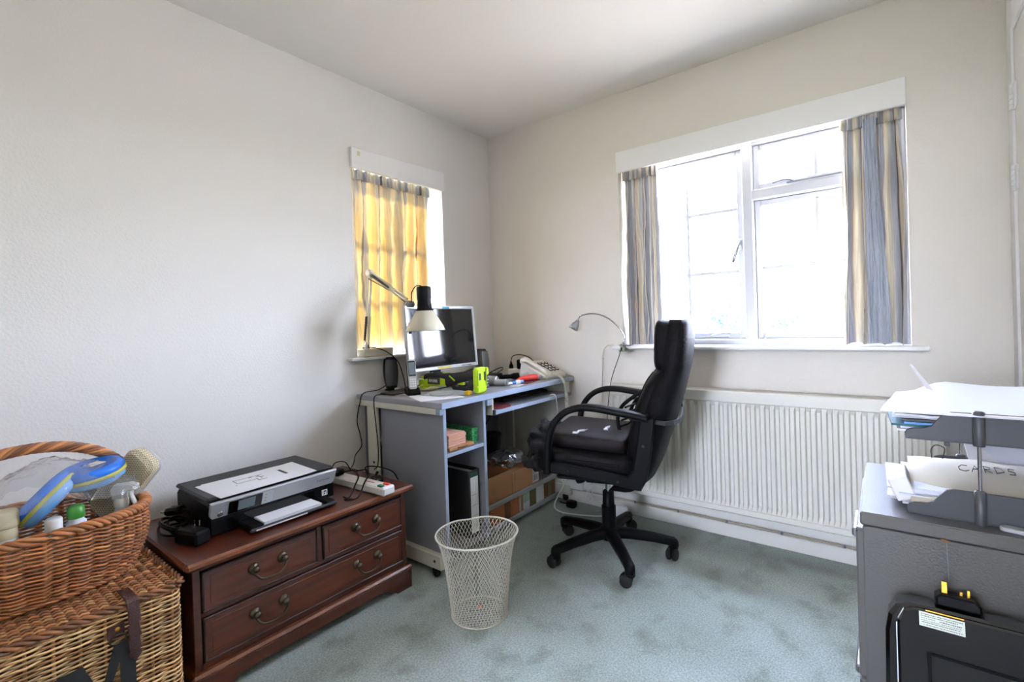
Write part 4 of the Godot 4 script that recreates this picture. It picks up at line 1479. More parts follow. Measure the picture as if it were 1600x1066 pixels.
func make_lamp() -> void:
	var o := thing("desk_lamp", "cream spring-arm desk lamp with a black-capped shade, standing on the left sill", "lamp", Vector3(0, 0.962, 0))
	part("lamp_base", boxm(Vector3(0.006, 0.021, 0.995), Vector3(0.080, 0.042, 0.185), 0.004), M.ivory_lamp, o)
	var p0 := Vector3(0.000, 0.045, 1.040)
	var elbow := Vector3(0.020, 0.440, 1.018)
	var head := Vector3(0.325, 0.262, 0.985)
	var across := (elbow - p0).cross(head - elbow).normalized()
	part("pivot", lathem([Vector2(0.014, 0.0), Vector2(0.014, 0.018), Vector2(0.008, 0.03), Vector2(0.006, 0.035)], 14, at(Vector3(0.000, 0.040, 1.040))), M.steel, o)
	# lower arm: two square rods and a pair of springs
	for s in [-1.0, 1.0]:
		var st := mb()
		var off: Vector3 = (head - elbow).normalized() * 0.014 * s
		bar(st, p0 + Vector3(0, 0.025, 0) + off, elbow + off * 0.8, 0.0105, 0.0105, 0.001)
		part("lower_arm", st, M.ivory_lamp, o)
		st = mb()
		off = Vector3(0, 0.013 * s, 0.006 * s)
		bar(st, elbow + off, head + Vector3(-0.03, 0.012, 0.012) + off, 0.0105, 0.0105, 0.001)
		part("upper_arm", st, M.ivory_lamp, o)
		st = mb()
		var a: Vector3 = p0 + Vector3(0, 0.04, 0) + across * 0.013 * s
		var b: Vector3 = p0.lerp(elbow, 0.42) + across * 0.013 * s
		spring(st, a, b, 0.0065)
		part("spring", st, M.charcoal, o)
		st = mb()
		spring(st, elbow.lerp(head, 0.08) + across * 0.012 * s, elbow.lerp(head, 0.48) + across * 0.012 * s, 0.0065)
		part("spring", st, M.charcoal, o)
	var jt := mb()
	lathe(jt, [Vector2(0.012, -0.016), Vector2(0.020, -0.014), Vector2(0.020, 0.014), Vector2(0.012, 0.016)], 18, Transform3D(basis_y(across), elbow))
	part("elbow_joint", jt, M.ivory_lamp, o)
	jt = mb()
	lathe(jt, [Vector2(0.010, -0.018), Vector2(0.017, -0.016), Vector2(0.017, 0.016), Vector2(0.010, 0.018)], 18, Transform3D(basis_y(across), head + Vector3(-0.02, 0.0, 0.01)))
	part("head_joint", jt, M.silver_dark, o)
	var sh := Vector3(0.365, 0.126, 0.953)
	var up := basis_y(Vector3(-0.02, 1, 0.0))
	part("shade_cap", lathem([Vector2(0.040, 0.098), Vector2(0.044, 0.100), Vector2(0.044, 0.106), Vector2(0.037, 0.112), Vector2(0.035, 0.130), Vector2(0.033, 0.150), Vector2(0.036, 0.165), Vector2(0.036, 0.212), Vector2(0.033, 0.220), Vector2(0.033, 0.220), Vector2(0.027, 0.221), Vector2(0.024, 0.214)], 28, Transform3D(up, sh)), M.black_plastic, o)
	var cone := mb()
	lathe(cone, [Vector2(0.0945, 0.0), Vector2(0.0955, 0.003), Vector2(0.089, 0.022), Vector2(0.042, 0.102)], 36, Transform3D(up, sh))
	part("lamp_shade", shell([Vector2(0.0945, 0.0), Vector2(0.0962, 0.001), Vector2(0.0962, 0.004), Vector2(0.088, 0.024), Vector2(0.042, 0.102), Vector2(0.040, 0.102), Vector2(0.085, 0.024), Vector2(0.0935, 0.003)], Transform3D(up, sh)), M.ivory_lamp, o)
	part("bulb", lathem([Vector2(0.001, 0.012), Vector2(0.018, 0.020), Vector2(0.027, 0.045), Vector2(0.022, 0.07), Vector2(0.013, 0.09)], 20, Transform3D(up, sh)), M.white_plastic, o)
	part("flex", tubem([sh + Vector3(0, 0.218, 0), sh + Vector3(-0.02, 0.225, 0.03), sh + Vector3(-0.03, 0.19, 0.055), head + Vector3(-0.02, 0.0, 0.015), elbow.lerp(head, 0.5) + Vector3(0, -0.02, 0), elbow + Vector3(0, -0.03, 0.01)], 0.0025, 6), M.black_plastic, o)


func shell(prof: Array, xf: Transform3D, segs := 36) -> SurfaceTool:  # closed profile spun round
	var rows := []
	for i in prof.size() + 1:
		var p: Vector2 = prof[i % prof.size()]
		var ring := []
		for k in segs:
			var g := TAU * k / segs
			ring.append(xf * Vector3(p.x * cos(g), p.y, p.x * sin(g)))
		rows.append(ring)
	var st := mb()
	grid(st, rows, true, true)
	return st


func basis_y(y: Vector3) -> Basis:
	y = y.normalized()
	var x := y.cross(Vector3(0.31, 0.1, 0.94)).normalized()
	return Basis(x, y, x.cross(y))


func spring(st: SurfaceTool, a: Vector3, b: Vector3, r: float) -> void:
	var bs := basis_y(b - a)
	var l := a.distance_to(b)
	var turns := l / 0.0045
	var pts := []
	var n := int(turns * 7)
	for i in n + 1:
		var g := TAU * turns * i / n
		pts.append(a + bs * Vector3(cos(g) * r, l * i / n, sin(g) * r))
	tube(st, pts, 0.0014, 4)


func make_telephone() -> void:
	var y := 0.7757
	var o := thing("telephone", "ivory corded telephone with large black-ringed push buttons", "telephone", Vector3(0.492, y, 0.122), 0.0)
	o.rotation.y = deg_to_rad(84)
	# wedge body: x is the telephone's width, z its front
	var side := PackedVector2Array([Vector2(-0.10, 0.0), Vector2(0.098, 0.0), Vector2(0.102, 0.012), Vector2(0.096, 0.024), Vector2(-0.080, 0.096), Vector2(-0.094, 0.092), Vector2(-0.104, 0.05)])
	var st := mb()
	extrude(st, side, 0.205, Transform3D(Basis(Vector3(0, 0, 1), Vector3.UP, Vector3(-1, 0, 0)), Vector3(0.1025, 0, 0)), 0.008)
	part("phone_body", st, M.cream_plastic, o)
	var sl := Basis(Vector3.RIGHT, atan2(0.072, 0.176))
	var keys := Vector3(0.040, 0.060, 0.006)
	var ring := mb()
	var cap_ := mb()
	for r in 4:
		for k in 3:
			var c: Vector3 = keys + sl * Vector3(-0.030 + k * 0.032, 0.003, -0.048 + r * 0.031)
			lathe(ring, [Vector2(0.0145, -0.003), Vector2(0.0145, 0.0012), Vector2(0.013, 0.002), Vector2(0.001, 0.002)], 16, Transform3D(sl, c))
			lathe(cap_, [Vector2(0.0095, 0.0), Vector2(0.0095, 0.005), Vector2(0.008, 0.006), Vector2(0.001, 0.0062)], 16, Transform3D(sl, c))
	stuff("button_ring", ring, M.black_plastic, o)
	stuff("push_button", cap_, M.cream_plastic, o)
	st = mb()
	for r in 4:
		for k in 3:
			var c2: Vector3 = keys + sl * Vector3(-0.030 + k * 0.032, 0.0093, -0.048 + r * 0.031)
			box(st, c2, Vector3(0.0025, 0.0006, 0.009), 0.0, sl)
			if (r + k) % 2 == 0:
				box(st, c2 + sl * Vector3(0.001, 0, -0.003), Vector3(0.005, 0.0006, 0.0016), 0.0, sl)
	stuff("button_digit", st, M.ink, o)
	st = mb()
	for k in 3:
		box(st, keys + sl * Vector3(-0.030 + k * 0.032, 0.002, 0.068), Vector3(0.018, 0.004, 0.007), 0.001, sl)
	part("function_key", st, M.white_plastic, o)
	# handset lying along the left side
	st = mb()
	var rings := []
	var path := [[-0.108, 0.098, 0.018, 0.009], [-0.102, 0.101, 0.024, 0.019], [-0.080, 0.104, 0.025, 0.022], [-0.055, 0.104, 0.020, 0.014], [0.0, 0.082, 0.017, 0.012], [0.055, 0.056, 0.020, 0.014], [0.080, 0.043, 0.025, 0.020], [0.100, 0.034, 0.024, 0.018], [0.107, 0.029, 0.018, 0.009]]
	for q in path:
		var rg := []
		for k in 18:
			var g := TAU * k / 18
			rg.append(Vector3(-0.074 + spow(cos(g), 0.8) * q[2], q[1] + spow(sin(g), 0.8) * q[3], q[0]))
		rings.append(rg)
	loft(st, rings)
	part("handset", st, M.cream_plastic, o)
	# coiled cord down over the desk edge
	st = mb()
	var ctrl := [Vector3(0.605, y + 0.024, 0.180), Vector3(0.640, y + 0.018, 0.172), Vector3(0.668, y - 0.02, 0.165), Vector3(0.674, y - 0.09, 0.160), Vector3(0.672, y - 0.165, 0.158), Vector3(0.668, y - 0.12, 0.140), Vector3(0.664, y - 0.05, 0.140)]
	var line := spline(ctrl, 60)
	var pts := []
	for i in line.size():
		var t: Vector3 = (line[mini(i + 1, line.size() - 1)] - line[maxi(i - 1, 0)]).normalized()
		var b := basis_y(t)
		var g := i * 0.95
		pts.append(line[i] + b * Vector3(cos(g), 0, sin(g)) * 0.0065)
	tube(st, pts, 0.0022, 6)
	var cord := part("coiled_cord", st, M.cream_plastic, o)
	cord.transform = o.transform.affine_inverse()
	single("phone_lead", tubem([Vector3(0.640, 0.694, 0.275), Vector3(0.656, 0.698, 0.270), Vector3(0.668, 0.685, 0.262), Vector3(0.672, 0.60, 0.255), Vector3(0.66, 0.53, 0.245), Vector3(0.60, 0.42, 0.20)], 0.003, 6), M.white_plastic, "plain white lead hooked over the keyboard tray edge", "cord")


# ---------------------------------------------------------------- chest of drawers
func make_chest() -> void:
	var o := thing("chest_of_drawers", "low mahogany chest with three drawers and swan-neck brass handles", "chest of drawers")
	var z0 := 1.245
	var z1 := 2.045
	var xf := 0.522
	# top with a moulded edge
	var st := mb()
	span(st, Vector3(0.03, 0.414, z0 - 0.022), Vector3(xf + 0.030, 0.436, z1 + 0.022), 0.006)
	var top := part("chest_top", st, M.mahogany, o)
	st = mb()
	for q in [[xf + 0.018, xf + 0.033], [0.03, 0.045]]:
		span(st, Vector3(q[0], 0.4138, z0 - 0.024), Vector3(q[1], 0.4368, z1 + 0.024), 0.007)
	for q in [[z0 - 0.025, z0 - 0.010], [z1 + 0.010, z1 + 0.025]]:
		span(st, Vector3(0.045, 0.4138, q[0]), Vector3(xf + 0.018, 0.4368, q[1]), 0.007)
	part("edge_moulding", st, M.mahogany_light, top)
	st = mb()
	span(st, Vector3(0.05, 0.404, z0 - 0.010), Vector3(xf + 0.014, 0.414, z1 + 0.010), 0.004)
	part("cove_moulding", st, M.mahogany, o)
	# carcass: sides, back, front rails
	st = mb()
	span(st, Vector3(0.05, 0.095, z0), Vector3(xf, 0.405, z0 + 0.022), 0.002)
	span(st, Vector3(0.05, 0.095, z1 - 0.022), Vector3(xf, 0.405, z1), 0.002)
	span(st, Vector3(0.05, 0.095, z0 + 0.022), Vector3(0.06, 0.405, z1 - 0.022))
	part("carcass", st, M.mahogany, o)
	st = mb()
	span(st, Vector3(0.06, 0.095, z0 + 0.022), Vector3(xf - 0.002, 0.115, z1 - 0.022), 0.001)
	span(st, Vector3(0.06, 0.395, z0 + 0.022), Vector3(xf - 0.002, 0.405, z1 - 0.022), 0.001)
	span(st, Vector3(0.06, 0.254, z0 + 0.022), Vector3(xf - 0.002, 0.266, z1 - 0.022), 0.001)
	span(st, Vector3(0.06, 0.266, 1.628), Vector3(xf - 0.002, 0.395, 1.648), 0.001)
	part("front_rail", st, M.mahogany, o)
	for s in [[z0 + 0.024, 1.627, 0.268, 0.393, [1.445]], [1.649, z1 - 0.024, 0.268, 0.393, [1.825]], [z0 + 0.024, z1 - 0.024, 0.117, 0.252, [1.445, 1.825]]]:
		st = mb()
		span(st, Vector3(0.10, s[2] + 0.001, s[0] + 0.001), Vector3(xf + 0.003, s[3] - 0.001, s[1] - 0.001), 0.003)
		var d := part("drawer", st, M.mahogany, o)
		# cock beading round the drawer front
		st = mb()
		for e in [[s[2], s[2] + 0.006], [s[3] - 0.006, s[3]]]:
			span(st, Vector3(xf - 0.004, e[0], s[0]), Vector3(xf + 0.0065, e[1], s[1]), 0.002)
		for e in [[s[0], s[0] + 0.006], [s[1] - 0.006, s[1]]]:
			span(st, Vector3(xf - 0.004, s[2] + 0.006, e[0]), Vector3(xf + 0.0065, s[3] - 0.006, e[1]), 0.002)
		part("beading", st, M.mahogany_dark, d)
		st = mb()
		var zz0: float = s[0] + 0.022
		var zz1: float = s[1] - 0.022
		span(st, Vector3(xf + 0.002, s[2] + 0.020, zz0), Vector3(xf + 0.0042, s[3] - 0.020, zz1), 0.002)
		part("drawer_panel", st, M.mahogany_mid, d)
		for zc in s[4]:
			var yc: float = (s[2] + s[3]) / 2.0 + 0.012
			st = mb()
			for e in [-0.047, 0.047]:
				lathe(st, [Vector2(0.017, 0.0), Vector2(0.018, 0.002), Vector2(0.013, 0.005), Vector2(0.007, 0.008), Vector2(0.007, 0.015), Vector2(0.011, 0.019), Vector2(0.010, 0.024), Vector2(0.002, 0.027)], 16, Transform3D(rot(0, 0, -90), Vector3(xf + 0.004, yc, zc + e)))
			tube(st, spline([Vector3(xf + 0.022, yc, zc - 0.047), Vector3(xf + 0.026, yc - 0.012, zc - 0.050), Vector3(xf + 0.030, yc - 0.030, zc - 0.036), Vector3(xf + 0.032, yc - 0.037, zc - 0.016), Vector3(xf + 0.032, yc - 0.036, zc + 0.016), Vector3(xf + 0.030, yc - 0.030, zc + 0.036), Vector3(xf + 0.026, yc - 0.012, zc + 0.050), Vector3(xf + 0.022, yc, zc + 0.047)], 5), 0.0038, 8)
			part("handle", st, M.brass_old, d)
	# plinth on bracket feet, its lower edge cut in a shallow curve
	st = mb()
	span(st, Vector3(0.045, 0.078, z0 - 0.014), Vector3(xf + 0.020, 0.096, z1 + 0.014), 0.007)
	part("plinth_moulding", st, M.mahogany_light, o)
	var a := PackedVector2Array()
	var l := z1 - z0 + 0.02
	a.append_array([Vector2(0, 0.0), Vector2(0, 0.079), Vector2(l, 0.079), Vector2(l, 0.0), Vector2(l - 0.075, 0.0), Vector2(l - 0.085, 0.018), Vector2(l - 0.11, 0.022), Vector2(l - 0.125, 0.034), Vector2(l - 0.17, 0.040), Vector2(0.17, 0.040), Vector2(0.125, 0.034), Vector2(0.11, 0.022), Vector2(0.085, 0.018), Vector2(0.075, 0.0)])
	st = mb()
	extrude(st, a, 0.018, Transform3D(Basis(Vector3(0, 0, -1), Vector3.UP, Vector3.RIGHT), Vector3(xf - 0.002, 0, z1 + 0.010)), 0.001)
	part("plinth_apron", st, M.mahogany, o)
	for z in [z0 - 0.010, z1 - 0.008]:
		st = mb()
		extrude(st, PackedVector2Array([Vector2(0.06, 0), Vector2(0.06, 0.079), Vector2(xf - 0.002, 0.079), Vector2(xf - 0.002, 0.0), Vector2(xf - 0.07, 0.0), Vector2(xf - 0.08, 0.02), Vector2(xf - 0.12, 0.034), Vector2(0.17, 0.034), Vector2(0.14, 0.02), Vector2(0.13, 0.0)]), 0.018, at(Vector3(0, 0, z)), 0.001)
		part("bracket_foot", st, M.mahogany, o)


func make_printer() -> void:
	var y := 0.4372
	var o := thing("printer", "black and silver inkjet printer sitting on the mahogany chest", "printer", Vector3(0.0, y, 0.0))
	var z0 := 1.500
	var z1 := 1.950
	var cz := (z0 + z1) / 2
	var l := z1 - z0
	# body in side view: x depth, y up, pushed along z
	var side := PackedVector2Array([Vector2(0.105, 0.008), Vector2(0.40, 0.008), Vector2(0.40, 0.055), Vector2(0.395, 0.098), Vector2(0.385, 0.108), Vector2(0.12, 0.112), Vector2(0.105, 0.10)])
	var st := mb()
	extrude(st, side, l, at(Vector3(0, 0, z0)), 0.005)
	for q in [[0.14, z0 + 0.04], [0.14, z1 - 0.04], [0.37, z0 + 0.04], [0.37, z1 - 0.04]]:
		lathe(st, [Vector2(0.012, 0.0), Vector2(0.012, 0.009)], 12, at(Vector3(q[0], 0, q[1])))
	part("printer_body", st, M.black_plastic, o)
	st = mb()
	box(st, Vector3(0.245, 0.1185, cz), Vector3(0.29, 0.016, l + 0.004), 0.006)
	part("scanner_lid", st, M.charcoal, o)
	# silver front band, with rounded lower corners, leaning forwards
	var lean := Basis(Vector3.BACK, deg_to_rad(-22))
	var lean2 := lean * Basis(Vector3(0, 0, -1), Vector3.UP, Vector3.RIGHT)
	var pc := Vector3(0.398, 0.088, cz)
	st = mb()
	var band := PackedVector2Array()
	var hw := l / 2 + 0.002
	band.append_array([Vector2(-hw, 0.034), Vector2(hw, 0.034)])
	for k in 6:
		var g := -PI / 2 * k / 5.0
		band.append(Vector2(hw - 0.035 + 0.035 * cos(g), -0.005 + 0.035 * sin(g)))
	for k in 6:
		var g := -PI / 2 - PI / 2 * k / 5.0
		band.append(Vector2(-hw + 0.035 + 0.035 * cos(g), -0.005 + 0.035 * sin(g)))
	extrude(st, band, 0.012, Transform3D(lean2, pc), 0.003)
	var fb := part("front_band", st, M.silver_plastic, o)
	var on := func(u: float, v: float, w: float) -> Vector3: return pc + lean2 * Vector3(u, v, w)
	# local u runs from the far end (negative z) is positive: u = -(z - cz)
	part("display_surround", boxm(on.call(-0.115, 0.000, 0.0125), Vector3(0.110, 0.050, 0.002), 0.001, lean2), M.black_gloss, fb)
	part("display", boxm(on.call(-0.112, 0.001, 0.0138), Vector3(0.056, 0.038, 0.001), 0.0, lean2), M.lcd_grey, fb)
	part("button_pad", boxm(on.call(-0.040, 0.000, 0.0125), Vector3(0.036, 0.048, 0.001), 0.0, lean2), mat("pad_silver", "c6cacd", 0.4), fb)
	st = mb()
	for k in 3:
		box(st, on.call(-0.048, 0.012 - k * 0.012, 0.0132), Vector3(0.006, 0.003, 0.0006), 0.0, lean2)
	part("button_mark", st, M.silver_dark, fb)
	part("power_button", lathem([Vector2(0.009, 0.0), Vector2(0.009, 0.002), Vector2(0.006, 0.003), Vector2(0.001, 0.003)], 18, Transform3D(lean2 * rot(90), on.call(-0.195, -0.012, 0.0125))), M.chrome, fb)
	st = mb()
	for k in 9:
		box(st, on.call(0.150 + k * 0.006, 0.001 if k % 3 else 0.003, 0.0122), Vector3(0.0035, 0.004 if k % 2 else 0.006, 0.0006), 0.0, lean2)
	part("model_lettering", st, M.silver_dark, fb)
	# outlined square emblem on the lower front
	st = mb()
	var lx := 0.4005
	for q in [[1.531, 1.5345, 0.020, 0.042], [1.5505, 1.554, 0.020, 0.042]]:
		span(st, Vector3(lx, q[2], q[0]), Vector3(lx + 0.0012, q[3], q[1]))
	for q in [[0.020, 0.0235], [0.0385, 0.042]]:
		span(st, Vector3(lx, q[0], 1.5345), Vector3(lx + 0.0012, q[1], 1.5505))
	span(st, Vector3(lx, 0.025, 1.5455), Vector3(lx + 0.0012, 0.037, 1.5475))
	span(st, Vector3(lx, 0.023, 1.538), Vector3(lx + 0.0012, 0.034, 1.540))
	span(st, Vector3(lx, 0.030, 1.5415), Vector3(lx + 0.0012, 0.032, 1.545))
	part("emblem", st, M.white_plastic, o)
	# paper tray below
	part("tray_mouth", spanm(Vector3(0.398, 0.012, 1.585), Vector3(0.4012, 0.052, 1.895), 0.0), M.black_gloss, o)
	st = mb()
	span(st, Vector3(0.30, 0.006, 1.545), Vector3(0.485, 0.013, 1.862), 0.003)
	span(st, Vector3(0.401, 0.006, 1.815), Vector3(0.49, 0.026, 1.862), 0.005)
	span(st, Vector3(0.401, 0.006, 1.545), Vector3(0.488, 0.022, 1.585), 0.005)
	var tr := part("paper_tray", st, M.black_plastic, o)
	part("tray_lip", spanm(Vector3(0.484, 0.006, 1.545), Vector3(0.4945, 0.018, 1.862), 0.004), M.charcoal, tr)
	part("tray_trim", spanm(Vector3(0.4936, 0.009, 1.665), Vector3(0.4955, 0.013, 1.845), 0.0), M.white_plastic, tr)
	# the sheets of paper in the tray and on the lid are things of their own
	o = thing("paper_stack", "stack of plain white paper in the printer's lower tray", "paper", Vector3(0.405, y + 0.0135, 1.705))
	for k in 5:
		part("sheet", boxm(Vector3(rng.randf_range(-0.002, 0.002), 0.001 + k * 0.0021, rng.randf_range(-0.002, 0.002)), Vector3(0.145, 0.0019, 0.21)), M.paper, o)
	var ty := y + 0.1268
	single("plain_sheet", boxm(Vector3(0, 0.0006, 0), Vector3(0.21, 0.0011, 0.297)), M.paper, "blank white sheet under the printed plan on the printer lid", "paper", Vector3(0.312, ty, 1.775), 0.02)
	o = thing("printed_plan", "white sheet printed with a small line plan and a black bar on the printer lid", "paper", Vector3(0.315, ty + 0.0013, 1.745), -0.04)
	st = mb()
	var rows := []
	for i in 9:
		var row := []
		for k in 11:
			var lift := 0.004 * pow(maxf(0.0, 0.35 - k / 10.0) / 0.35, 2.0)
			row.append(Vector3(-0.105 + 0.21 * i / 8.0, 0.0006 + lift, -0.165 + 0.33 * k / 10.0))
		rows.append(row)
	grid(st, rows, false, false, true)
	part("sheet", st, M.paper, o)
	st = mb()
	box(st, Vector3(-0.010, 0.0012, -0.085), Vector3(0.075, 0.0004, 0.011))
	part("black_bar", st, M.ink, o)
	st = mb()
	for q in [[-0.045, 0.03, 0.002, 0.10], [0.000, 0.045, 0.002, 0.07], [-0.022, -0.005, 0.045, 0.002], [-0.022, 0.080, 0.045, 0.002], [0.010, 0.012, 0.03, 0.002], [-0.03, 0.0, 0.004, 0.012], [-0.018, -0.012, 0.004, 0.012], [-0.04, 0.022, 0.004, 0.010], [0.018, 0.0, 0.003, 0.03], [0.018, 0.09, 0.003, 0.004]]:
		box(st, Vector3(q[0], 0.0012, q[1]), Vector3(q[2], 0.0004, q[3]))
	part("plan_line", st, M.charcoal, o)
	# black supply and its coiled lead at the left of the printer
	o = thing("power_supply", "black power supply brick beside the printer on the chest", "power supply", Vector3(0.385, y, 1.995), 0.1)
	part("supply_body", boxm(Vector3(0, 0.023, 0), Vector3(0.10, 0.044, 0.055), 0.007, rot(0, 12, 0)), M.black_plastic, o)
	part("plug_pin", boxm(Vector3(-0.03, 0.052, -0.020), Vector3(0.006, 0.018, 0.003)), M.chrome, o)
	part("plug_pin", boxm(Vector3(-0.015, 0.052, -0.028), Vector3(0.006, 0.018, 0.003)), M.chrome, o)
	st = mb()
	var coil := []
	for i in 110:
		var g := i * 0.30
		var r := 0.052 + 0.018 * sin(i * 0.17)
		coil.append(Vector3(0.255 + r * 1.35 * cos(g) + 0.012 * sin(i * 0.11), y + 0.008 + 0.030 * (0.5 + 0.5 * sin(i * 0.23)) + 0.010 * i / 110.0, 2.00 + r * 0.62 * sin(g)))
	tube(st, coil, 0.0042, 6)
	single("coiled_lead", st, M.black_plastic, "coiled black lead heaped behind the power supply on the chest", "cable")
	o = thing("black_plug", "black mains plug on top of the coiled lead near the basket", "plug", Vector3(0.20, y + 0.062, 1.985), 0.5)
	part("plug_body", boxm(Vector3(0, 0, 0), Vector3(0.060, 0.026, 0.045), 0.008, rot(0, 0, 8)), M.black_plastic, o)
	part("cord_grip", tubem([Vector3(0.03, 0.002, 0), Vector3(0.055, 0.0, 0.004), Vector3(0.07, -0.012, 0.004)], 0.006, 8), M.black_plastic, o)
	part("plug_pin", boxm(Vector3(-0.038, -0.004, 0.010), Vector3(0.018, 0.004, 0.006)), M.steel, o)
	# extension lead with neon switches
	o = thing("extension_block", "white extension block with green and red switches on the chest", "extension lead", Vector3(0.375, y, 1.375), 0.0)
	o.rotation.y = 0.06
	part("block_body", boxm(Vector3(0, 0.017, 0), Vector3(0.40, 0.034, 0.062), 0.006), M.white_plastic, o)
	part("switch", boxm(Vector3(0.168, 0.0355, 0.016), Vector3(0.028, 0.008, 0.018), 0.002), M.green_neon, o, "green neon switch")
	part("switch", boxm(Vector3(0.168, 0.0355, -0.014), Vector3(0.028, 0.008, 0.018), 0.002), M.red_neon, o, "red neon switch")
	part("red_marking", boxm(Vector3(0.08, 0.0344, 0.0), Vector3(0.055, 0.0005, 0.006)), M.red_plastic, o)
	for q in [[0.255, 1.395, 0.2, "flat black plug in the extension block nearest the printer"], [0.405, 1.300, -0.5, "black plug lying with its pins out beside the extension block's switches"]]:
		o = thing("mains_plug", q[3], "plug", Vector3(q[0], y + (0.0345 if q[1] > 1.35 else 0.001), q[1]), q[2])
		if q[1] < 1.35:
			for k in [-0.011, 0.0, 0.011]:
				part("plug_pin", boxm(Vector3(0.038, 0.010 if k else 0.022, k), Vector3(0.022, 0.004, 0.005)), M.steel, o)
		part("plug_body", boxm(Vector3(0, 0.014, 0), Vector3(0.055, 0.026, 0.048), 0.008), M.black_plastic, o)
		part("cord_grip", tubem([Vector3(-0.02, 0.018, 0.0), Vector3(-0.045, 0.024, -0.005), Vector3(-0.06, 0.028, -0.012)], 0.006, 8), M.black_plastic, o)


# ---------------------------------------------------------------- wicker
func wick(st: SurfaceTool, pts: Array, r: float, base: Color, sides := 5, closed := false) -> void:
	st.set_color((base * rng.randf_range(0.72, 1.2)).srgb_to_linear())
	tube(st, pts, r, sides, closed)


func rounded_loop(w: float, d: float, r: float, n: int) -> Array:  # evenly spaced points with outward normals round a rounded rectangle, w along x, d along z
	var o := []
	var total := 2.0 * (w - 2 * r) + 2.0 * (d - 2 * r) + TAU * r
	for i in n:
		var s := total * i / n
		var legs := [d - 2 * r, PI / 2 * r, w - 2 * r, PI / 2 * r, d - 2 * r, PI / 2 * r, w - 2 * r, PI / 2 * r]
		var starts := [Vector2(w / 2, -d / 2 + r), Vector2(w / 2 - r, d / 2 - r), Vector2(w / 2 - r, d / 2), Vector2(-w / 2 + r, d / 2 - r), Vector2(-w / 2, d / 2 - r), Vector2(-w / 2 + r, -d / 2 + r), Vector2(-w / 2 + r, -d / 2), Vector2(w / 2 - r, -d / 2 + r)]
		var dirs := [Vector2(0, 1), Vector2.ZERO, Vector2(-1, 0), Vector2.ZERO, Vector2(0, -1), Vector2.ZERO, Vector2(1, 0), Vector2.ZERO]
		var k := 0
		while k < 7 and s > legs[k]:
			s -= legs[k]
			k += 1
		if k % 2 == 0:
			var p: Vector2 = starts[k] + dirs[k] * s
			var dd: Vector2 = dirs[k]
			o.append([p, Vector2(dd.y, -dd.x)])
		else:
			var g := s / r + (k - 1) / 2.0 * PI / 2.0
			var nn := Vector2(cos(g), sin(g))
			o.append([starts[k] + nn * r, nn])
	return o


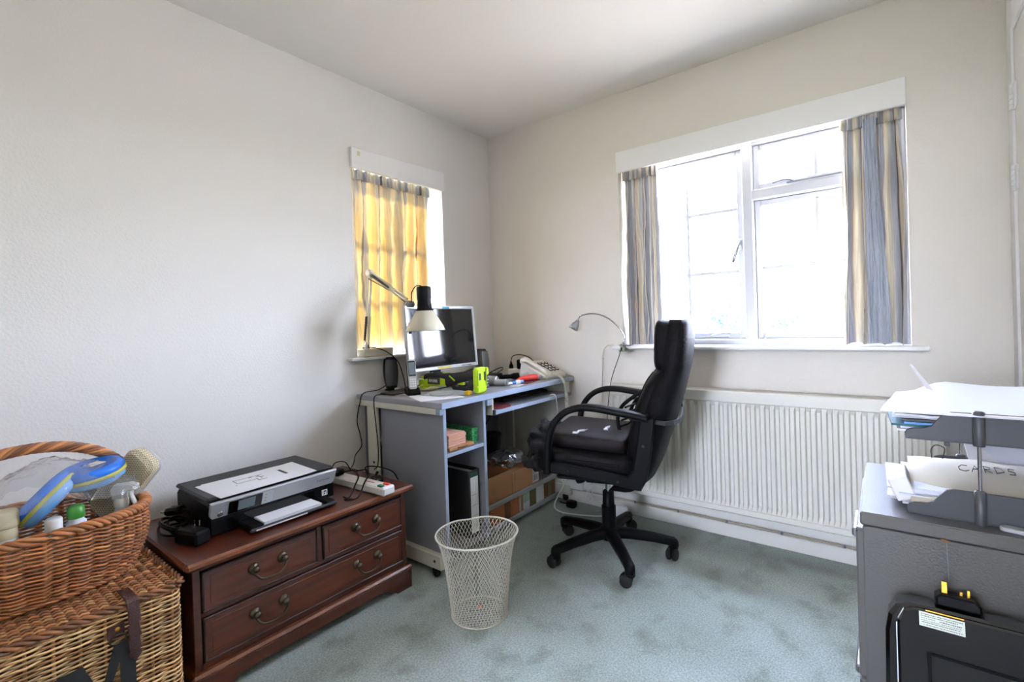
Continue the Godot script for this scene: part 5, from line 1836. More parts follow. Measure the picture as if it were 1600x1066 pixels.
func make_hamper() -> void:
	var cx := 0.335
	var cz := 2.395
	var w := 0.475
	var d := 0.610
	var o := thing("picnic_hamper", "large wicker hamper with a leather strap standing beside the chest", "hamper", Vector3(cx, 0, cz))
	var pale := Color("d6ae7c")
	var tan := Color("ad7c4e")
	var brown := Color("875532")
	var n := 176
	var loop := rounded_loop(w, d, 0.022, n)
	# upright stakes and the weavers that run in and out of them
	var st := mb()
	for i in range(0, n, 4):
		var p: Vector2 = loop[i][0]
		wick(st, [Vector3(p.x, 0.008, p.y), Vector3(p.x, 0.396, p.y)], 0.0040, tan)
	stuff("stake", st, M.wicker, o)
	st = mb()
	var rows := 66
	for r in rows:
		var y := 0.014 + 0.376 * r / (rows - 1)
		var pts := []
		for i in n:
			var p: Vector2 = loop[i][0]
			var nn: Vector2 = loop[i][1]
			var a := 0.0058 * cos(PI * i / 4.0 + PI * (r % 2)) + rng.randf_range(-0.0006, 0.0006)
			pts.append(Vector3(p.x + nn.x * a, y + rng.randf_range(-0.0007, 0.0007), p.y + nn.y * a))
		wick(st, pts, 0.0029, pale if rng.randf() < 0.7 else tan, 5, true)
	stuff("woven_side", st, M.wicker, o)
	st = mb()
	for y in [0.008, 0.396]:
		for s in 2:
			var pts := []
			for i in n:
				var p: Vector2 = loop[i][0]
				var nn: Vector2 = loop[i][1]
				var g := PI * i / 3.0 + PI * s
				pts.append(Vector3(p.x + nn.x * 0.005 * cos(g), y + 0.0045 * sin(g), p.y + nn.y * 0.005 * cos(g)))
			wick(st, pts, 0.0042, tan, 6, true)
	part("border", st, M.wicker, o)
	part("inner_shade_block", boxm(Vector3(0, 0.2, 0), Vector3(w - 0.03, 0.37, d - 0.03), 0.01), mat("hamper_inner_shade", "5a3c22", 0.9), o)  # dark filler standing for the shade inside, seen through the weave
	# lid: weavers along the length over cross stakes, with a plaited border
	var lid := Node3D.new()
	lid.name = "lid"
	o.add_child(lid)
	var ly := 0.410
	st = mb()
	var nx := 50
	for r in nx:
		var x := -w / 2 + 0.012 + (w - 0.018) * r / (nx - 1)
		var pts := []
		for i in 91:
			var z := -d / 2 + 0.004 + (d - 0.008) * i / 90.0
			pts.append(Vector3(x + rng.randf_range(-0.0006, 0.0006), ly + 0.0048 * cos(PI * i / 3.0 + PI * (r % 2)), z))
		wick(st, pts, 0.0040, brown if rng.randf() < 0.75 else tan, 5)
	stuff("woven_top", st, M.wicker, lid)
	st = mb()
	for i in range(0, 91, 3):
		var z := -d / 2 + 0.004 + (d - 0.008) * i / 90.0
		wick(st, [Vector3(-w / 2, ly, z), Vector3(w / 2, ly, z)], 0.0034, brown)
	stuff("lid_stake", st, M.wicker, lid)
	st = mb()
	var big := rounded_loop(w + 0.012, d + 0.012, 0.024, 240)
	for s in 3:
		var pts := []
		for i in 240:
			var p: Vector2 = big[i][0]
			var nn: Vector2 = big[i][1]
			var g := TAU * i / 8.0 + TAU * s / 3.0
			pts.append(Vector3(p.x + nn.x * 0.0055 * cos(g), ly - 0.002 + 0.0065 * sin(g), p.y + nn.y * 0.0055 * cos(g)))
		wick(st, pts, 0.0048, brown, 6, true)
	part("plaited_border", st, M.wicker, lid)
	# leather strap, buckle plate, black painted letter
	var fx := w / 2 + 0.0115
	var sz := 2.205 - cz
	st = mb()
	var srows := []
	for q in [[fx - 0.075, 0.4215], [fx - 0.02, 0.4225], [fx - 0.002, 0.4205], [fx + 0.006, 0.411], [fx + 0.010, 0.395], [fx + 0.014, 0.360], [fx + 0.012, 0.320], [fx + 0.006, 0.285], [fx + 0.003, 0.270]]:
		srows.append(q)
	for q in srows.size() - 1:
		var a: Array = srows[q]
		var b: Array = srows[q + 1]
		bar(st, Vector3(a[0], a[1], sz + (0.004 if q > 4 else 0.0) - q * 0.0008), Vector3(b[0], b[1], sz - (q + 1) * 0.0008), 0.026, 0.0032, 0.001, Vector3(0, 0, 1).cross(Vector3(b[0] - a[0], b[1] - a[1], 0)).normalized())
	extrude(st, PackedVector2Array([Vector2(-0.013, 0.0), Vector2(0.013, 0.0), Vector2(0.0, -0.016)]), 0.003, Transform3D(Basis(Vector3(0, 0, -1), Vector3.UP, Vector3.RIGHT), Vector3(fx + 0.0015, 0.272, sz - 0.0064)), 0.0005)
	part("leather_strap", st, M.leather_strap, o)
	st = mb()
	for y in [0.345, 0.325, 0.305]:
		lathe(st, [Vector2(0.0022, 0.0), Vector2(0.0022, 0.0006)], 10, Transform3D(rot(0, 0, -90), Vector3(fx + 0.0152, y, sz - 0.004)))
	part("strap_hole", st, M.ink, o)
	st = mb()
	box(st, Vector3(fx + 0.001, 0.352, 2.238 - cz), Vector3(0.003, 0.034, 0.036), 0.001)
	var plate := part("latch_plate", st, M.leather_strap, o)
	part("turn_button", lathem([Vector2(0.0045, 0.0), Vector2(0.0055, 0.002), Vector2(0.004, 0.004), Vector2(0.001, 0.0045)], 16, Transform3D(rot(0, 0, -90), Vector3(fx + 0.003, 0.358, 2.236 - cz))), M.gold, plate)
	st = mb()
	var ringp := []
	for k in 16:
		var g := TAU * k / 16
		ringp.append(Vector3(fx + 0.008, 0.333 + 0.011 * sin(g), 2.236 - cz + 0.018 * cos(g)))
	tube(st, ringp, 0.002, 6, true)
	part("latch_ring", st, M.brass_old, plate)
	# the top of a large black letter painted on the weave
	st = mb()
	var lx := Transform3D(Basis(Vector3(0, 0, -1), Vector3.UP, Vector3.RIGHT), Vector3(fx - 0.003, 0, 2.292 - cz))
	extrude(st, PackedVector2Array([Vector2(0.005, 0.150), Vector2(0.050, 0.318), Vector2(0.093, 0.318), Vector2(0.093, 0.150), Vector2(0.060, 0.150), Vector2(0.060, 0.270), Vector2(0.018, 0.150)]), 0.0015, lx)
	extrude(st, PackedVector2Array([Vector2(-0.060, 0.150), Vector2(-0.060, 0.268), Vector2(-0.070, 0.280), Vector2(-0.070, 0.292), Vector2(-0.012, 0.298), Vector2(0.044, 0.150), Vector2(0.014, 0.150), Vector2(-0.028, 0.250), Vector2(-0.028, 0.150)]), 0.0015, lx)
	part("painted_letter", st, M.black_matt, o)


func basket_point(g: float, t: float) -> Vector3:  # oval basket, t from foot (0) to rim (1)
	var a := lerpf(0.158, 0.192, t) + 0.012 * sin(PI * t)
	var b := lerpf(0.215, 0.248, t) + 0.014 * sin(PI * t)
	return Vector3(a * spow(cos(g), 0.72), 0.012 + 0.170 * t, b * spow(sin(g), 0.72))


func make_basket() -> void:
	var o := thing("wicker_basket", "oval brown wicker basket with a rope-twist handle on top of the hamper", "basket", Vector3(0.288, 0.4205, 2.350))
	var ruddy := Color("9a5f38")
	var warm := Color("b57a48")
	var n := 148
	var st := mb()
	for i in range(0, n, 4):
		var pts := []
		for k in 6:
			pts.append(basket_point(TAU * i / n, k / 5.0))
		wick(st, pts, 0.0046, warm)
	stuff("stake", st, M.wicker, o)
	st = mb()
	var rows := 34
	for r in rows:
		var t := 0.01 + 0.98 * r / (rows - 1)
		var pts := []
		for i in n:
			var g := TAU * i / n
			var p := basket_point(g, t)
			var nn := Vector3(p.x / 0.19, 0, p.z / 0.25).normalized()
			var a := 0.0062 * cos(PI * i / 4.0 + PI * (r % 2)) + rng.randf_range(-0.0005, 0.0005)
			pts.append(p + nn * a + Vector3(0, 0.004 * sin(PI * i / 4.0 + PI * (r % 2)), 0))
		wick(st, pts, 0.0033, ruddy if rng.randf() < 0.7 else warm, 5, true)
	stuff("woven_side", st, M.wicker, o)
	st = mb()
	for s in 4:
		for foot in 2:
			var pts := []
			var t := 0.0 if foot else 1.0
			for i in 200:
				var g := TAU * i / 200.0
				var p := basket_point(g, t)
				var nn := Vector3(p.x / 0.19, 0, p.z / 0.25).normalized()
				var q := TAU * i / 200.0 * 22.0 + TAU * s / 4.0
				var rr := 0.006 if foot else 0.0115
				pts.append(p + nn * rr * cos(q) + Vector3(0, (0.0 if foot else 0.006) + rr * 0.75 * sin(q), 0))
			wick(st, pts, 0.004 if foot else 0.0056, ruddy if s % 2 else warm, 6, true)
	part("plaited_rim", st, M.wicker, o)
	st = mb()
	for s in 7:
		var pts := []
		for i in 150:
			var u := i / 149.0
			var g := PI * u
			var c := Vector3(-0.01, 0.16 + 0.225 * pow(sin(g), 0.75), 0.238 * cos(g))
			var t2 := Vector3(0, 0.225 * cos(g), -0.238 * sin(g)).normalized()
			var b := Basis(Vector3.RIGHT, t2, Vector3.RIGHT.cross(t2))
			var q := u * TAU * 7.0 + TAU * s / 7.0
			pts.append(c + b * Vector3(cos(q), 0, sin(q)) * 0.0105)
		wick(st, pts, 0.0052, ruddy if s % 3 else warm, 6)
	part("handle", st, M.wicker, o)
	part("basket_base", lathem([Vector2(0.15, 0.004), Vector2(0.155, 0.010), Vector2(0.001, 0.011)], 32, Transform3D(Basis.IDENTITY.scaled(Vector3(1, 1, 1.32)), Vector3.ZERO)), mat("basket_floor_shaded", "5f3a22", 0.9), o)  # real base, its brown darkened to carry the shade inside the basket


func make_basket_contents() -> void:
	# two blue discs with a yellow-green band, in a clear bag
	var dis := [[Vector3(0.350, 0.672, 2.322), basis_y(Vector3(-0.30, 0.66, 0.68)), "round blue cleaning pad with an olive band leaning on edge in the clear bag"], [Vector3(0.335, 0.712, 2.225), basis_y(Vector3(0.06, 0.98, 0.16)), "round blue cleaning pad with an olive band lying flat in the clear bag"]]
	for q in dis:
		var o := thing("cleaning_pad", q[2], "cleaning pad", q[0])
		var bz: Basis = q[1]
		var xf := Transform3D(bz.scaled_local(Vector3(1.12, 1.0, 1.12)), Vector3.ZERO)
		part("pad_top", lathem([Vector2(0.066, 0.006), Vector2(0.069, 0.010), Vector2(0.068, 0.020), Vector2(0.060, 0.028), Vector2(0.054, 0.029), Vector2(0.048, 0.025), Vector2(0.001, 0.024)], 36, xf), M.blue_gloss, o)
		part("pad_band", lathem([Vector2(0.068, -0.004), Vector2(0.0705, -0.002), Vector2(0.0705, 0.005), Vector2(0.068, 0.0065)], 36, xf), M.olive_band, o)
		part("pad_base", lathem([Vector2(0.001, -0.026), Vector2(0.055, -0.025), Vector2(0.066, -0.016), Vector2(0.067, -0.004)], 36, xf), M.blue_pale, o)
	single("price_label", boxm(Vector3.ZERO, Vector3(0.050, 0.0012, 0.034), 0.0, rot(8, 12, 4)), M.paper, "small white price label on top of the flat blue pad", "label", Vector3(0.345, 0.7435, 2.222))
	# clear crumpled bag draped over the pads
	var nz := FastNoiseLite.new()
	nz.seed = 12
	nz.frequency = 9.0
	var rows := []
	for i in 30:
		var v := i / 29.0
		var row := []
		for k in 44:
			var u := k / 43.0
			var z := lerpf(2.13, 2.475, u)
			var x := lerpf(0.20, 0.455, v)
			var y := 0.622 + 0.135 * pow(sin(PI * clampf(v * 0.92 + 0.02, 0, 1)), 0.55) * pow(sin(PI * clampf(u * 0.94 + 0.05, 0, 1)), 0.5)
			y += 0.030 * exp(-pow((u - 0.65) / 0.25, 2.0)) * (1.0 - v)
			y += 0.020 * nz.get_noise_2d(x * 1.1, z * 1.1) + 0.013 * absf(nz.get_noise_2d(x * 4.0 + 7.0, z * 4.0))
			row.append(Vector3(x + 0.012 * nz.get_noise_2d(z * 3.0, x * 3.0), y, z))
		rows.append(row)
	var st := mb()
	grid(st, rows, false, false)
	single("clear_bag", st, M.film, "crumpled clear plastic bag over the blue pads in the basket", "bag")
	# beige perforated scrubber box standing up out of the basket
	var o := thing("scrubbing_pad", "beige perforated rounded pad sticking up at the chest end of the basket", "scrubbing pad", Vector3(0.275, 0.648, 2.138))
	var pm := mat("mesh_pattern", "ffffff", 0.85)
	var im := Image.create(256, 256, false, Image.FORMAT_RGB8)
	im.fill(Color("d8ceae"))
	for y in 32:
		for x in 32:
			im.fill_rect(Rect2i(x * 8 + (4 if y % 2 else 0), y * 8 + 2, 4, 4), Color("5a4826"))
	pm.albedo_texture = ImageTexture.create_from_image(im)
	pm.uv1_triplanar = true
	pm.uv1_scale = Vector3.ONE * 5.5
	var ly := Vector3(0.50, 0.74, -0.40).normalized()
	var lz := Vector3(0.62, 0.12, 0.78)
	lz = (lz - ly * lz.dot(ly)).normalized()
	var b := Basis(ly.cross(lz), ly, lz)
	st = mb()
	extrude(st, rrect(0.100, 0.235, 0.030), 0.050, Transform3D(b, -lz * 0.025), 0.012, true)
	part("pad_body", st, pm, o)
	st = mb()
	extrude(st, rrect(0.092, 0.226, 0.028), 0.010, Transform3D(b, -lz * 0.034), 0.004, true)
	part("pad_back", st, M.mesh_white, o)
	# spray bottle
	o = thing("spray_bottle", "white spray bottle with its trigger showing over the basket's rim", "spray bottle", Vector3(0.352, 0.432, 2.165), 0.0)
	o.rotation.y = 0.75
	part("bottle_body", lathem([Vector2(0.026, 0.0), Vector2(0.029, 0.006), Vector2(0.029, 0.12), Vector2(0.025, 0.145), Vector2(0.016, 0.165), Vector2(0.014, 0.180)], 24), M.white_plastic, o)
	part("collar", lathem([Vector2(0.0175, 0.172), Vector2(0.0185, 0.176), Vector2(0.0185, 0.194), Vector2(0.015, 0.198)], 20), M.white_plastic, o)
	var head := PackedVector2Array([Vector2(-0.020, 0.194), Vector2(-0.024, 0.222), Vector2(-0.014, 0.238), Vector2(0.030, 0.242), Vector2(0.046, 0.236), Vector2(0.046, 0.222), Vector2(0.026, 0.218), Vector2(0.014, 0.210), Vector2(0.013, 0.194)])
	part("spray_head", extrudem(head, 0.026, at(Vector3(0, 0, -0.013)), 0.004), M.white_plastic, o)
	part("trigger", extrudem(PackedVector2Array([Vector2(0.020, 0.218), Vector2(0.032, 0.218), Vector2(0.034, 0.200), Vector2(0.044, 0.176), Vector2(0.049, 0.164), Vector2(0.041, 0.162), Vector2(0.030, 0.186), Vector2(0.022, 0.204)]), 0.014, at(Vector3(0, 0, -0.007)), 0.003), M.white_plastic, o)
	# bottles
	o = thing("green_capped_bottle", "white bottle with a green flip cap standing in the basket", "bottle", Vector3(0.400, 0.432, 2.275))
	part("bottle_body", lathem([Vector2(0.020, 0.0), Vector2(0.022, 0.005), Vector2(0.022, 0.150), Vector2(0.022, 0.175), Vector2(0.017, 0.180), Vector2(0.017, 0.190)], 22), M.paper_cool, o)
	part("cap", lathem([Vector2(0.0185, 0.186), Vector2(0.0195, 0.190), Vector2(0.018, 0.214), Vector2(0.014, 0.220), Vector2(0.001, 0.221)], 22), M.green_cap, o)
	o = thing("white_necked_bottle", "white bottle neck under the leaning blue pad", "bottle", Vector3(0.402, 0.432, 2.322), 0.0)
	part("bottle_body", lathem([Vector2(0.022, 0.0), Vector2(0.024, 0.005), Vector2(0.024, 0.135), Vector2(0.022, 0.16), Vector2(0.018, 0.175), Vector2(0.018, 0.200), Vector2(0.015, 0.204), Vector2(0.001, 0.204)], 22, Transform3D(rot(0, 0, -4), Vector3.ZERO)), M.white_plastic, o)
	o = thing("cream_capped_bottle", "cream bottle with a large rounded cap at the far end of the basket", "bottle", Vector3(0.380, 0.432, 2.408))
	part("bottle_body", lathem([Vector2(0.030, 0.0), Vector2(0.033, 0.005), Vector2(0.033, 0.14), Vector2(0.024, 0.165), Vector2(0.022, 0.185)], 22), M.white_plastic, o)
	part("collar", lathem([Vector2(0.0235, 0.172), Vector2(0.0245, 0.175), Vector2(0.0235, 0.198), Vector2(0.021, 0.200)], 22), M.mesh_cream, o)
	part("cap", blobm(Vector3(0, 0.221, 0), Vector3(0.056, 0.048, 0.056), 0.45, 0.8), M.mesh_cream, o)
	single("dark_brush", boxm(Vector3(0, 0.0, 0), Vector3(0.03, 0.17, 0.05), 0.008, rot(20, 0, 10)), M.charcoal, "dark brush handle wedged behind the beige pad", "brush", Vector3(0.205, 0.60, 2.185))


# ---------------------------------------------------------------- office chair
func make_chair() -> void:
	# local x is the way the chair faces; its near arm is on the side of negative z
	var o := thing("office_chair", "black leather high-backed office chair on a five-star castor base", "chair", Vector3(1.107, 0, 0.509), PI + deg_to_rad(16))
	var inv := Basis(Vector3.UP, PI + deg_to_rad(16)).inverse()
	# base
	var st := mb()
	var hub := [Vector2(0.030, 0.075), Vector2(0.046, 0.080), Vector2(0.050, 0.095), Vector2(0.050, 0.118), Vector2(0.040, 0.134), Vector2(0.038, 0.134)]
	lathe(st, hub, 24)
	part("base_hub", st, M.black_plastic, o)
	for k in 5:
		var d := inv * Vector3(cos(deg_to_rad(47 + 72 * k)), 0, sin(deg_to_rad(47 + 72 * k)))
		var side := d.cross(Vector3.UP)
		var rings := []
		for q in [[0.035, 0.106, 0.030, 0.024], [0.10, 0.105, 0.027, 0.023], [0.20, 0.095, 0.024, 0.021], [0.268, 0.084, 0.022, 0.020], [0.292, 0.078, 0.022, 0.022], [0.306, 0.072, 0.016, 0.020], [0.312, 0.068, 0.006, 0.012]]:
			var ring := []
			for i in 14:
				var g := TAU * i / 14
				ring.append(d * q[0] + Vector3(0, q[1] + spow(sin(g), 0.75) * q[3], 0) + side * spow(cos(g), 0.75) * q[2])
			rings.append(ring)
		st = mb()
		loft(st, rings)
		lathe(st, [Vector2(0.020, 0.045), Vector2(0.022, 0.050), Vector2(0.022, 0.08)], 14, at(d * 0.288))
		part("base_arm", st, M.black_plastic, o)
		# castor: two wheels and a hood, trailing sideways
		var roll := (side * 0.8 + d * (0.3 if k % 2 else -0.4)).normalized()
		var ax := roll.cross(Vector3.UP).normalized()
		var c := d * 0.288 + roll * 0.016
		st = mb()
		for s in [-1.0, 1.0]:
			lathe(st, [Vector2(0.006, -0.009), Vector2(0.022, -0.009), Vector2(0.0265, -0.005), Vector2(0.0265, 0.005), Vector2(0.022, 0.009), Vector2(0.006, 0.009)], 20, Transform3D(basis_y(ax), c + Vector3(0, 0.0272, 0) + ax * 0.014 * s))
		var cs := part("castor", st, M.dark_rubber, o)
		st = mb()
		var hood := PackedVector2Array()
		for i in 11:
			var g := lerpf(-0.2, PI * 0.95, i / 10.0)
			hood.append(Vector2(cos(g) * 0.0285, sin(g) * 0.0285))
		hood.append(Vector2(-0.012, 0.0))
		extrude(st, hood, 0.009, Transform3D(Basis(roll, Vector3.UP, roll.cross(Vector3.UP)), c + Vector3(0, 0.029, 0) - roll.cross(Vector3.UP) * 0.0045), 0.001)
		tube(st, [d * 0.288 + Vector3(0, 0.048, 0), d * 0.288 + Vector3(0, 0.075, 0)], 0.009, 10)
		part("castor_hood", st, M.black_plastic, cs)
	part("gas_column", lathem([Vector2(0.031, 0.13), Vector2(0.0325, 0.135), Vector2(0.0335, 0.232), Vector2(0.0335, 0.232), Vector2(0.028, 0.236), Vector2(0.026, 0.30), Vector2(0.026, 0.30), Vector2(0.022, 0.304), Vector2(0.0215, 0.304)], 24), M.black_plastic, o)
	part("piston", lathem([Vector2(0.0125, 0.30), Vector2(0.0125, 0.39)], 16), M.chrome, o)
	part("tilt_mechanism", boxm(Vector3(0.015, 0.380, 0), Vector3(0.17, 0.056, 0.14), 0.012), M.black_plastic, o)
	part("tilt_knob", lathem([Vector2(0.014, -0.005), Vector2(0.028, 0.0), Vector2(0.030, 0.012), Vector2(0.028, 0.032), Vector2(0.016, 0.036)], 18, Transform3D(rot(0, 0, -110), Vector3(0.095, 0.395, -0.10))), M.black_plastic, o)
	part("under_plate", boxm(Vector3(0.0, 0.418, 0), Vector3(0.38, 0.022, 0.42), 0.008), M.black_plastic, o)
	# seat
	st = mb()
	blob(st, Vector3(0.055, 0.482, 0), Vector3(0.47, 0.128, 0.50), 0.35, 0.3, rot(0, 0, 3), 40, 16)
	part("seat", st, M.leather, o)
	st = mb()
	tube(st, spline([Vector3(0.26, 0.500, -0.23), Vector3(0.10, 0.505, -0.248), Vector3(-0.10, 0.495, -0.245)], 6), 0.006, 8)
	part("seat_piping", st, M.leather, o)
	# back shell
	var lev := [[1.094, -0.395, -0.352, -0.310, 0.205], [1.104, -0.402, -0.360, -0.315, 0.225], [1.085, -0.409, -0.366, -0.312, 0.242], [1.00, -0.404, -0.362, -0.295, 0.252], [0.913, -0.392, -0.350, -0.282, 0.256], [0.80, -0.364, -0.308, -0.235, 0.258], [0.70, -0.335, -0.272, -0.200, 0.258], [0.60, -0.300, -0.240, -0.175, 0.256], [0.50, -0.266, -0.212, -0.150, 0.250], [0.43, -0.230, -0.188, -0.115, 0.240], [0.385, -0.185, -0.140, -0.06, 0.222], [0.372, -0.150, -0.11, -0.04, 0.20]]
	var rings := []
	for q in lev:
		var ring := []
		for i in 11:  # rear, from the far side round to the near side
			var u := -1.0 + i / 5.0
			var w := pow(absf(u), 3.2)
			ring.append(Vector3(lerpf(q[1], q[2], w), q[0], -u * q[4]))
		for i in 9:  # front face
			var u2 := 1.0 - i / 4.0
			ring.append(Vector3(q[3] - 0.012 * (1.0 - u2 * u2), q[0] - 0.0005, -u2 * (q[4] - 0.012)))
		rings.append(ring)
	st = mb()
	loft(st, rings)
	part("back_shell", st, M.leather, o)
	# padding of the backrest and head cushion
	st = mb()
	var pads := []
	for q in [[0.885, -0.272, 0.15], [0.878, -0.238, 0.195], [0.83, -0.205, 0.215], [0.74, -0.165, 0.225], [0.65, -0.140, 0.225], [0.56, -0.120, 0.22], [0.50, -0.115, 0.205], [0.48, -0.14, 0.18]]:
		var ring := []
		for i in 24:
			var g := TAU * i / 24
			ring.append(Vector3(q[1] - 0.045 + 0.05 * spow(cos(g), 0.6), q[0], q[2] * spow(sin(g), 0.5)))
		pads.append(ring)
	loft(st, pads)
	var pd := part("back_pad", st, M.leather, o)
	st = mb()
	for z in [-0.085, 0.085]:
		tube(st, spline([Vector3(-0.233, 0.876, z), Vector3(-0.2005, 0.83, z), Vector3(-0.1605, 0.74, z), Vector3(-0.1355, 0.65, z), Vector3(-0.1155, 0.56, z), Vector3(-0.110, 0.51, z)], 5), 0.0045, 6)
	part("pad_seam", st, M.leather, pd)
	st = mb()
	blob(st, Vector3(-0.292, 0.994, 0), Vector3(0.105, 0.228, 0.355), 0.42, 0.45, rot(0, 0, 3), 32, 18)
	part("head_cushion", st, M.leather, o)
	# arms: a flat bowed strap each side, running down into a side bracket
	for s in [-1.0, 1.0]:
		var path := spline([Vector3(0.205, 0.455, 0), Vector3(0.200, 0.53, 0), Vector3(0.192, 0.61, 0), Vector3(0.168, 0.672, 0), Vector3(0.122, 0.720, 0), Vector3(0.065, 0.743, 0), Vector3(0.0, 0.747, 0), Vector3(-0.09, 0.735, 0), Vector3(-0.17, 0.722, 0), Vector3(-0.225, 0.712, 0)], 5)
		var armr := []
		for i in path.size():
			var t: Vector3 = (path[mini(i + 1, path.size() - 1)] - path[maxi(i - 1, 0)]).normalized()
			var n := Vector3(-t.y, t.x, 0)
			var wd := lerpf(0.020, 0.030, smoothstep(0.45, 0.8, float(i) / path.size()))
			var ring := []
			for k in 14:
				var g := TAU * k / 14
				ring.append(path[i] + n * spow(cos(g), 0.6) * 0.0145 + Vector3(0, 0, s * 0.290 + spow(sin(g), 0.6) * wd))
			armr.append(ring)
		st = mb()
		loft(st, armr)
		part("arm", st, M.black_plastic, o)
		st = mb()
		extrude(st, PackedVector2Array([Vector2(0.222, 0.505), Vector2(0.225, 0.462), Vector2(0.10, 0.452), Vector2(-0.03, 0.438), Vector2(-0.150, 0.418), Vector2(-0.190, 0.415), Vector2(-0.212, 0.455), Vector2(-0.235, 0.57), Vector2(-0.252, 0.715), Vector2(-0.195, 0.705), Vector2(-0.176, 0.575), Vector2(-0.160, 0.492), Vector2(-0.138, 0.470), Vector2(-0.05, 0.482), Vector2(0.10, 0.500)]), 0.022, at(Vector3(0, 0, s * 0.282 - 0.011)), 0.004)
		part("side_bracket", st, M.black_plastic, o)
		st = mb()
		for q in [[0.11, 0.475], [-0.10, 0.447], [-0.205, 0.60]]:
			lathe(st, [Vector2(0.007, 0.0), Vector2(0.007, 0.002), Vector2(0.004, 0.003)], 12, Transform3D(rot(90 * s), Vector3(q[0], q[1], s * 0.2935)))
		part("bolt", st, M.charcoal, o)
	# loose box cushion on the seat, split with the stuffing showing
	var c := thing("seat_cushion", "worn square black cushion with white stuffing showing, on the office chair", "cushion", Vector3(1.107, 0, 0.509), PI + deg_to_rad(16))
	st = mb()
	blob(st, Vector3(0.055, 0.574, 0), Vector3(0.355, 0.068, 0.42), 0.25, 0.16, rot(0, 0, 3.5), 44, 12)
	part("cushion_cover", st, M.leather_worn, c)
	for q in [[Vector3(0.091, 0.6120, -0.150), 0.105, 2.0], [Vector3(-0.010, 0.6065, -0.030), 0.10, 1.6]]:
		st = mb()
		var pts := []
		for i in 9:
			var u := i / 8.0 - 0.5
			pts.append(q[0] + Vector3(cos(q[2]) * u * q[1] + 0.006 * sin(i * 2.1), 0.002 * sin(i * 1.7), sin(q[2]) * u * q[1] + 0.005 * cos(i * 1.3)))
		tube(st, pts, [0.001, 0.005, 0.007, 0.005, 0.006, 0.005, 0.007, 0.004, 0.001], 6)
		part("stuffing", st, M.tuft, c)
	# dark jersey bundled over the front of the seat
	st = mb()
	blob(st, Vector3(0.305, 0.525, 0.03), Vector3(0.135, 0.155, 0.36), 0.8, 0.7, rot(0, 4, -8), 40, 22, 0.55, 6)
	blob(st, Vector3(0.305, 0.462, -0.10), Vector3(0.10, 0.085, 0.20), 0.8, 0.8, rot(0, -10, 10), 32, 18, 0.6, 9)
	single("dark_jersey", st, M.black_cloth, "crumpled dark jersey bundled over the front edge of the seat", "jersey", Vector3(1.107, 0, 0.509), PI + deg_to_rad(16))
	# wire-framed lumbar support held on with an elastic strap
	var l := thing("lumbar_support", "black lumbar support strapped round the chair back", "back support", Vector3(1.107, 0, 0.509), PI + deg_to_rad(16))
	part("support_bow", tubem([Vector3(-0.200, 0.798, -0.02), Vector3(-0.190, 0.792, -0.02), Vector3(-0.135, 0.756, -0.02), Vector3(-0.084, 0.713, -0.02), Vector3(-0.062, 0.667, -0.02), Vector3(-0.063, 0.610, -0.02), Vector3(-0.085, 0.561, -0.02), Vector3(-0.12, 0.520, -0.02)], 0.0085, 8), M.black_plastic, l)
	part("support_bow", tubem([Vector3(-0.195, 0.780, 0.12), Vector3(-0.161, 0.750, 0.12), Vector3(-0.121, 0.709, 0.12), Vector3(-0.101, 0.670, 0.12), Vector3(-0.094, 0.639, 0.12), Vector3(-0.111, 0.599, 0.12), Vector3(-0.13, 0.55, 0.12)], 0.0085, 8), M.black_plastic, l)
	st = mb()
	for k in 5:
		tube(st, spline([Vector3(-0.105 + k * 0.009, 0.735 - k * 0.030, -0.02), Vector3(-0.115 + k * 0.006, 0.733 - k * 0.030, 0.05), Vector3(-0.150 + k * 0.012, 0.735 - k * 0.030, 0.12)], 5), 0.005, 6)
	part("support_mesh", st, M.black_plastic, l)
	st = mb()
	var strap := []
	for q in [[-0.150, -0.255, 0.705], [-0.236, -0.264, 0.694], [-0.285, -0.262, 0.688], [-0.318, -0.22, 0.684], [-0.341, -0.14, 0.680], [-0.344, 0.0, 0.682], [-0.343, 0.14, 0.692], [-0.322, 0.22, 0.700], [-0.280, 0.262, 0.705], [-0.236, 0.264, 0.708]]:
		strap.append([Vector3(q[0], q[2] - 0.009, q[1]), Vector3(q[0], q[2] + 0.009, q[1]), Vector3(q[0], q[2], q[1])])
	for i in strap.size() - 1:
		var a: Vector3 = strap[i][2]
		var b: Vector3 = strap[i + 1][2]
		bar(st, a, b, 0.004, 0.018, 0.0, Vector3.UP)
	part("elastic_strap", st, M.black_matt, l)


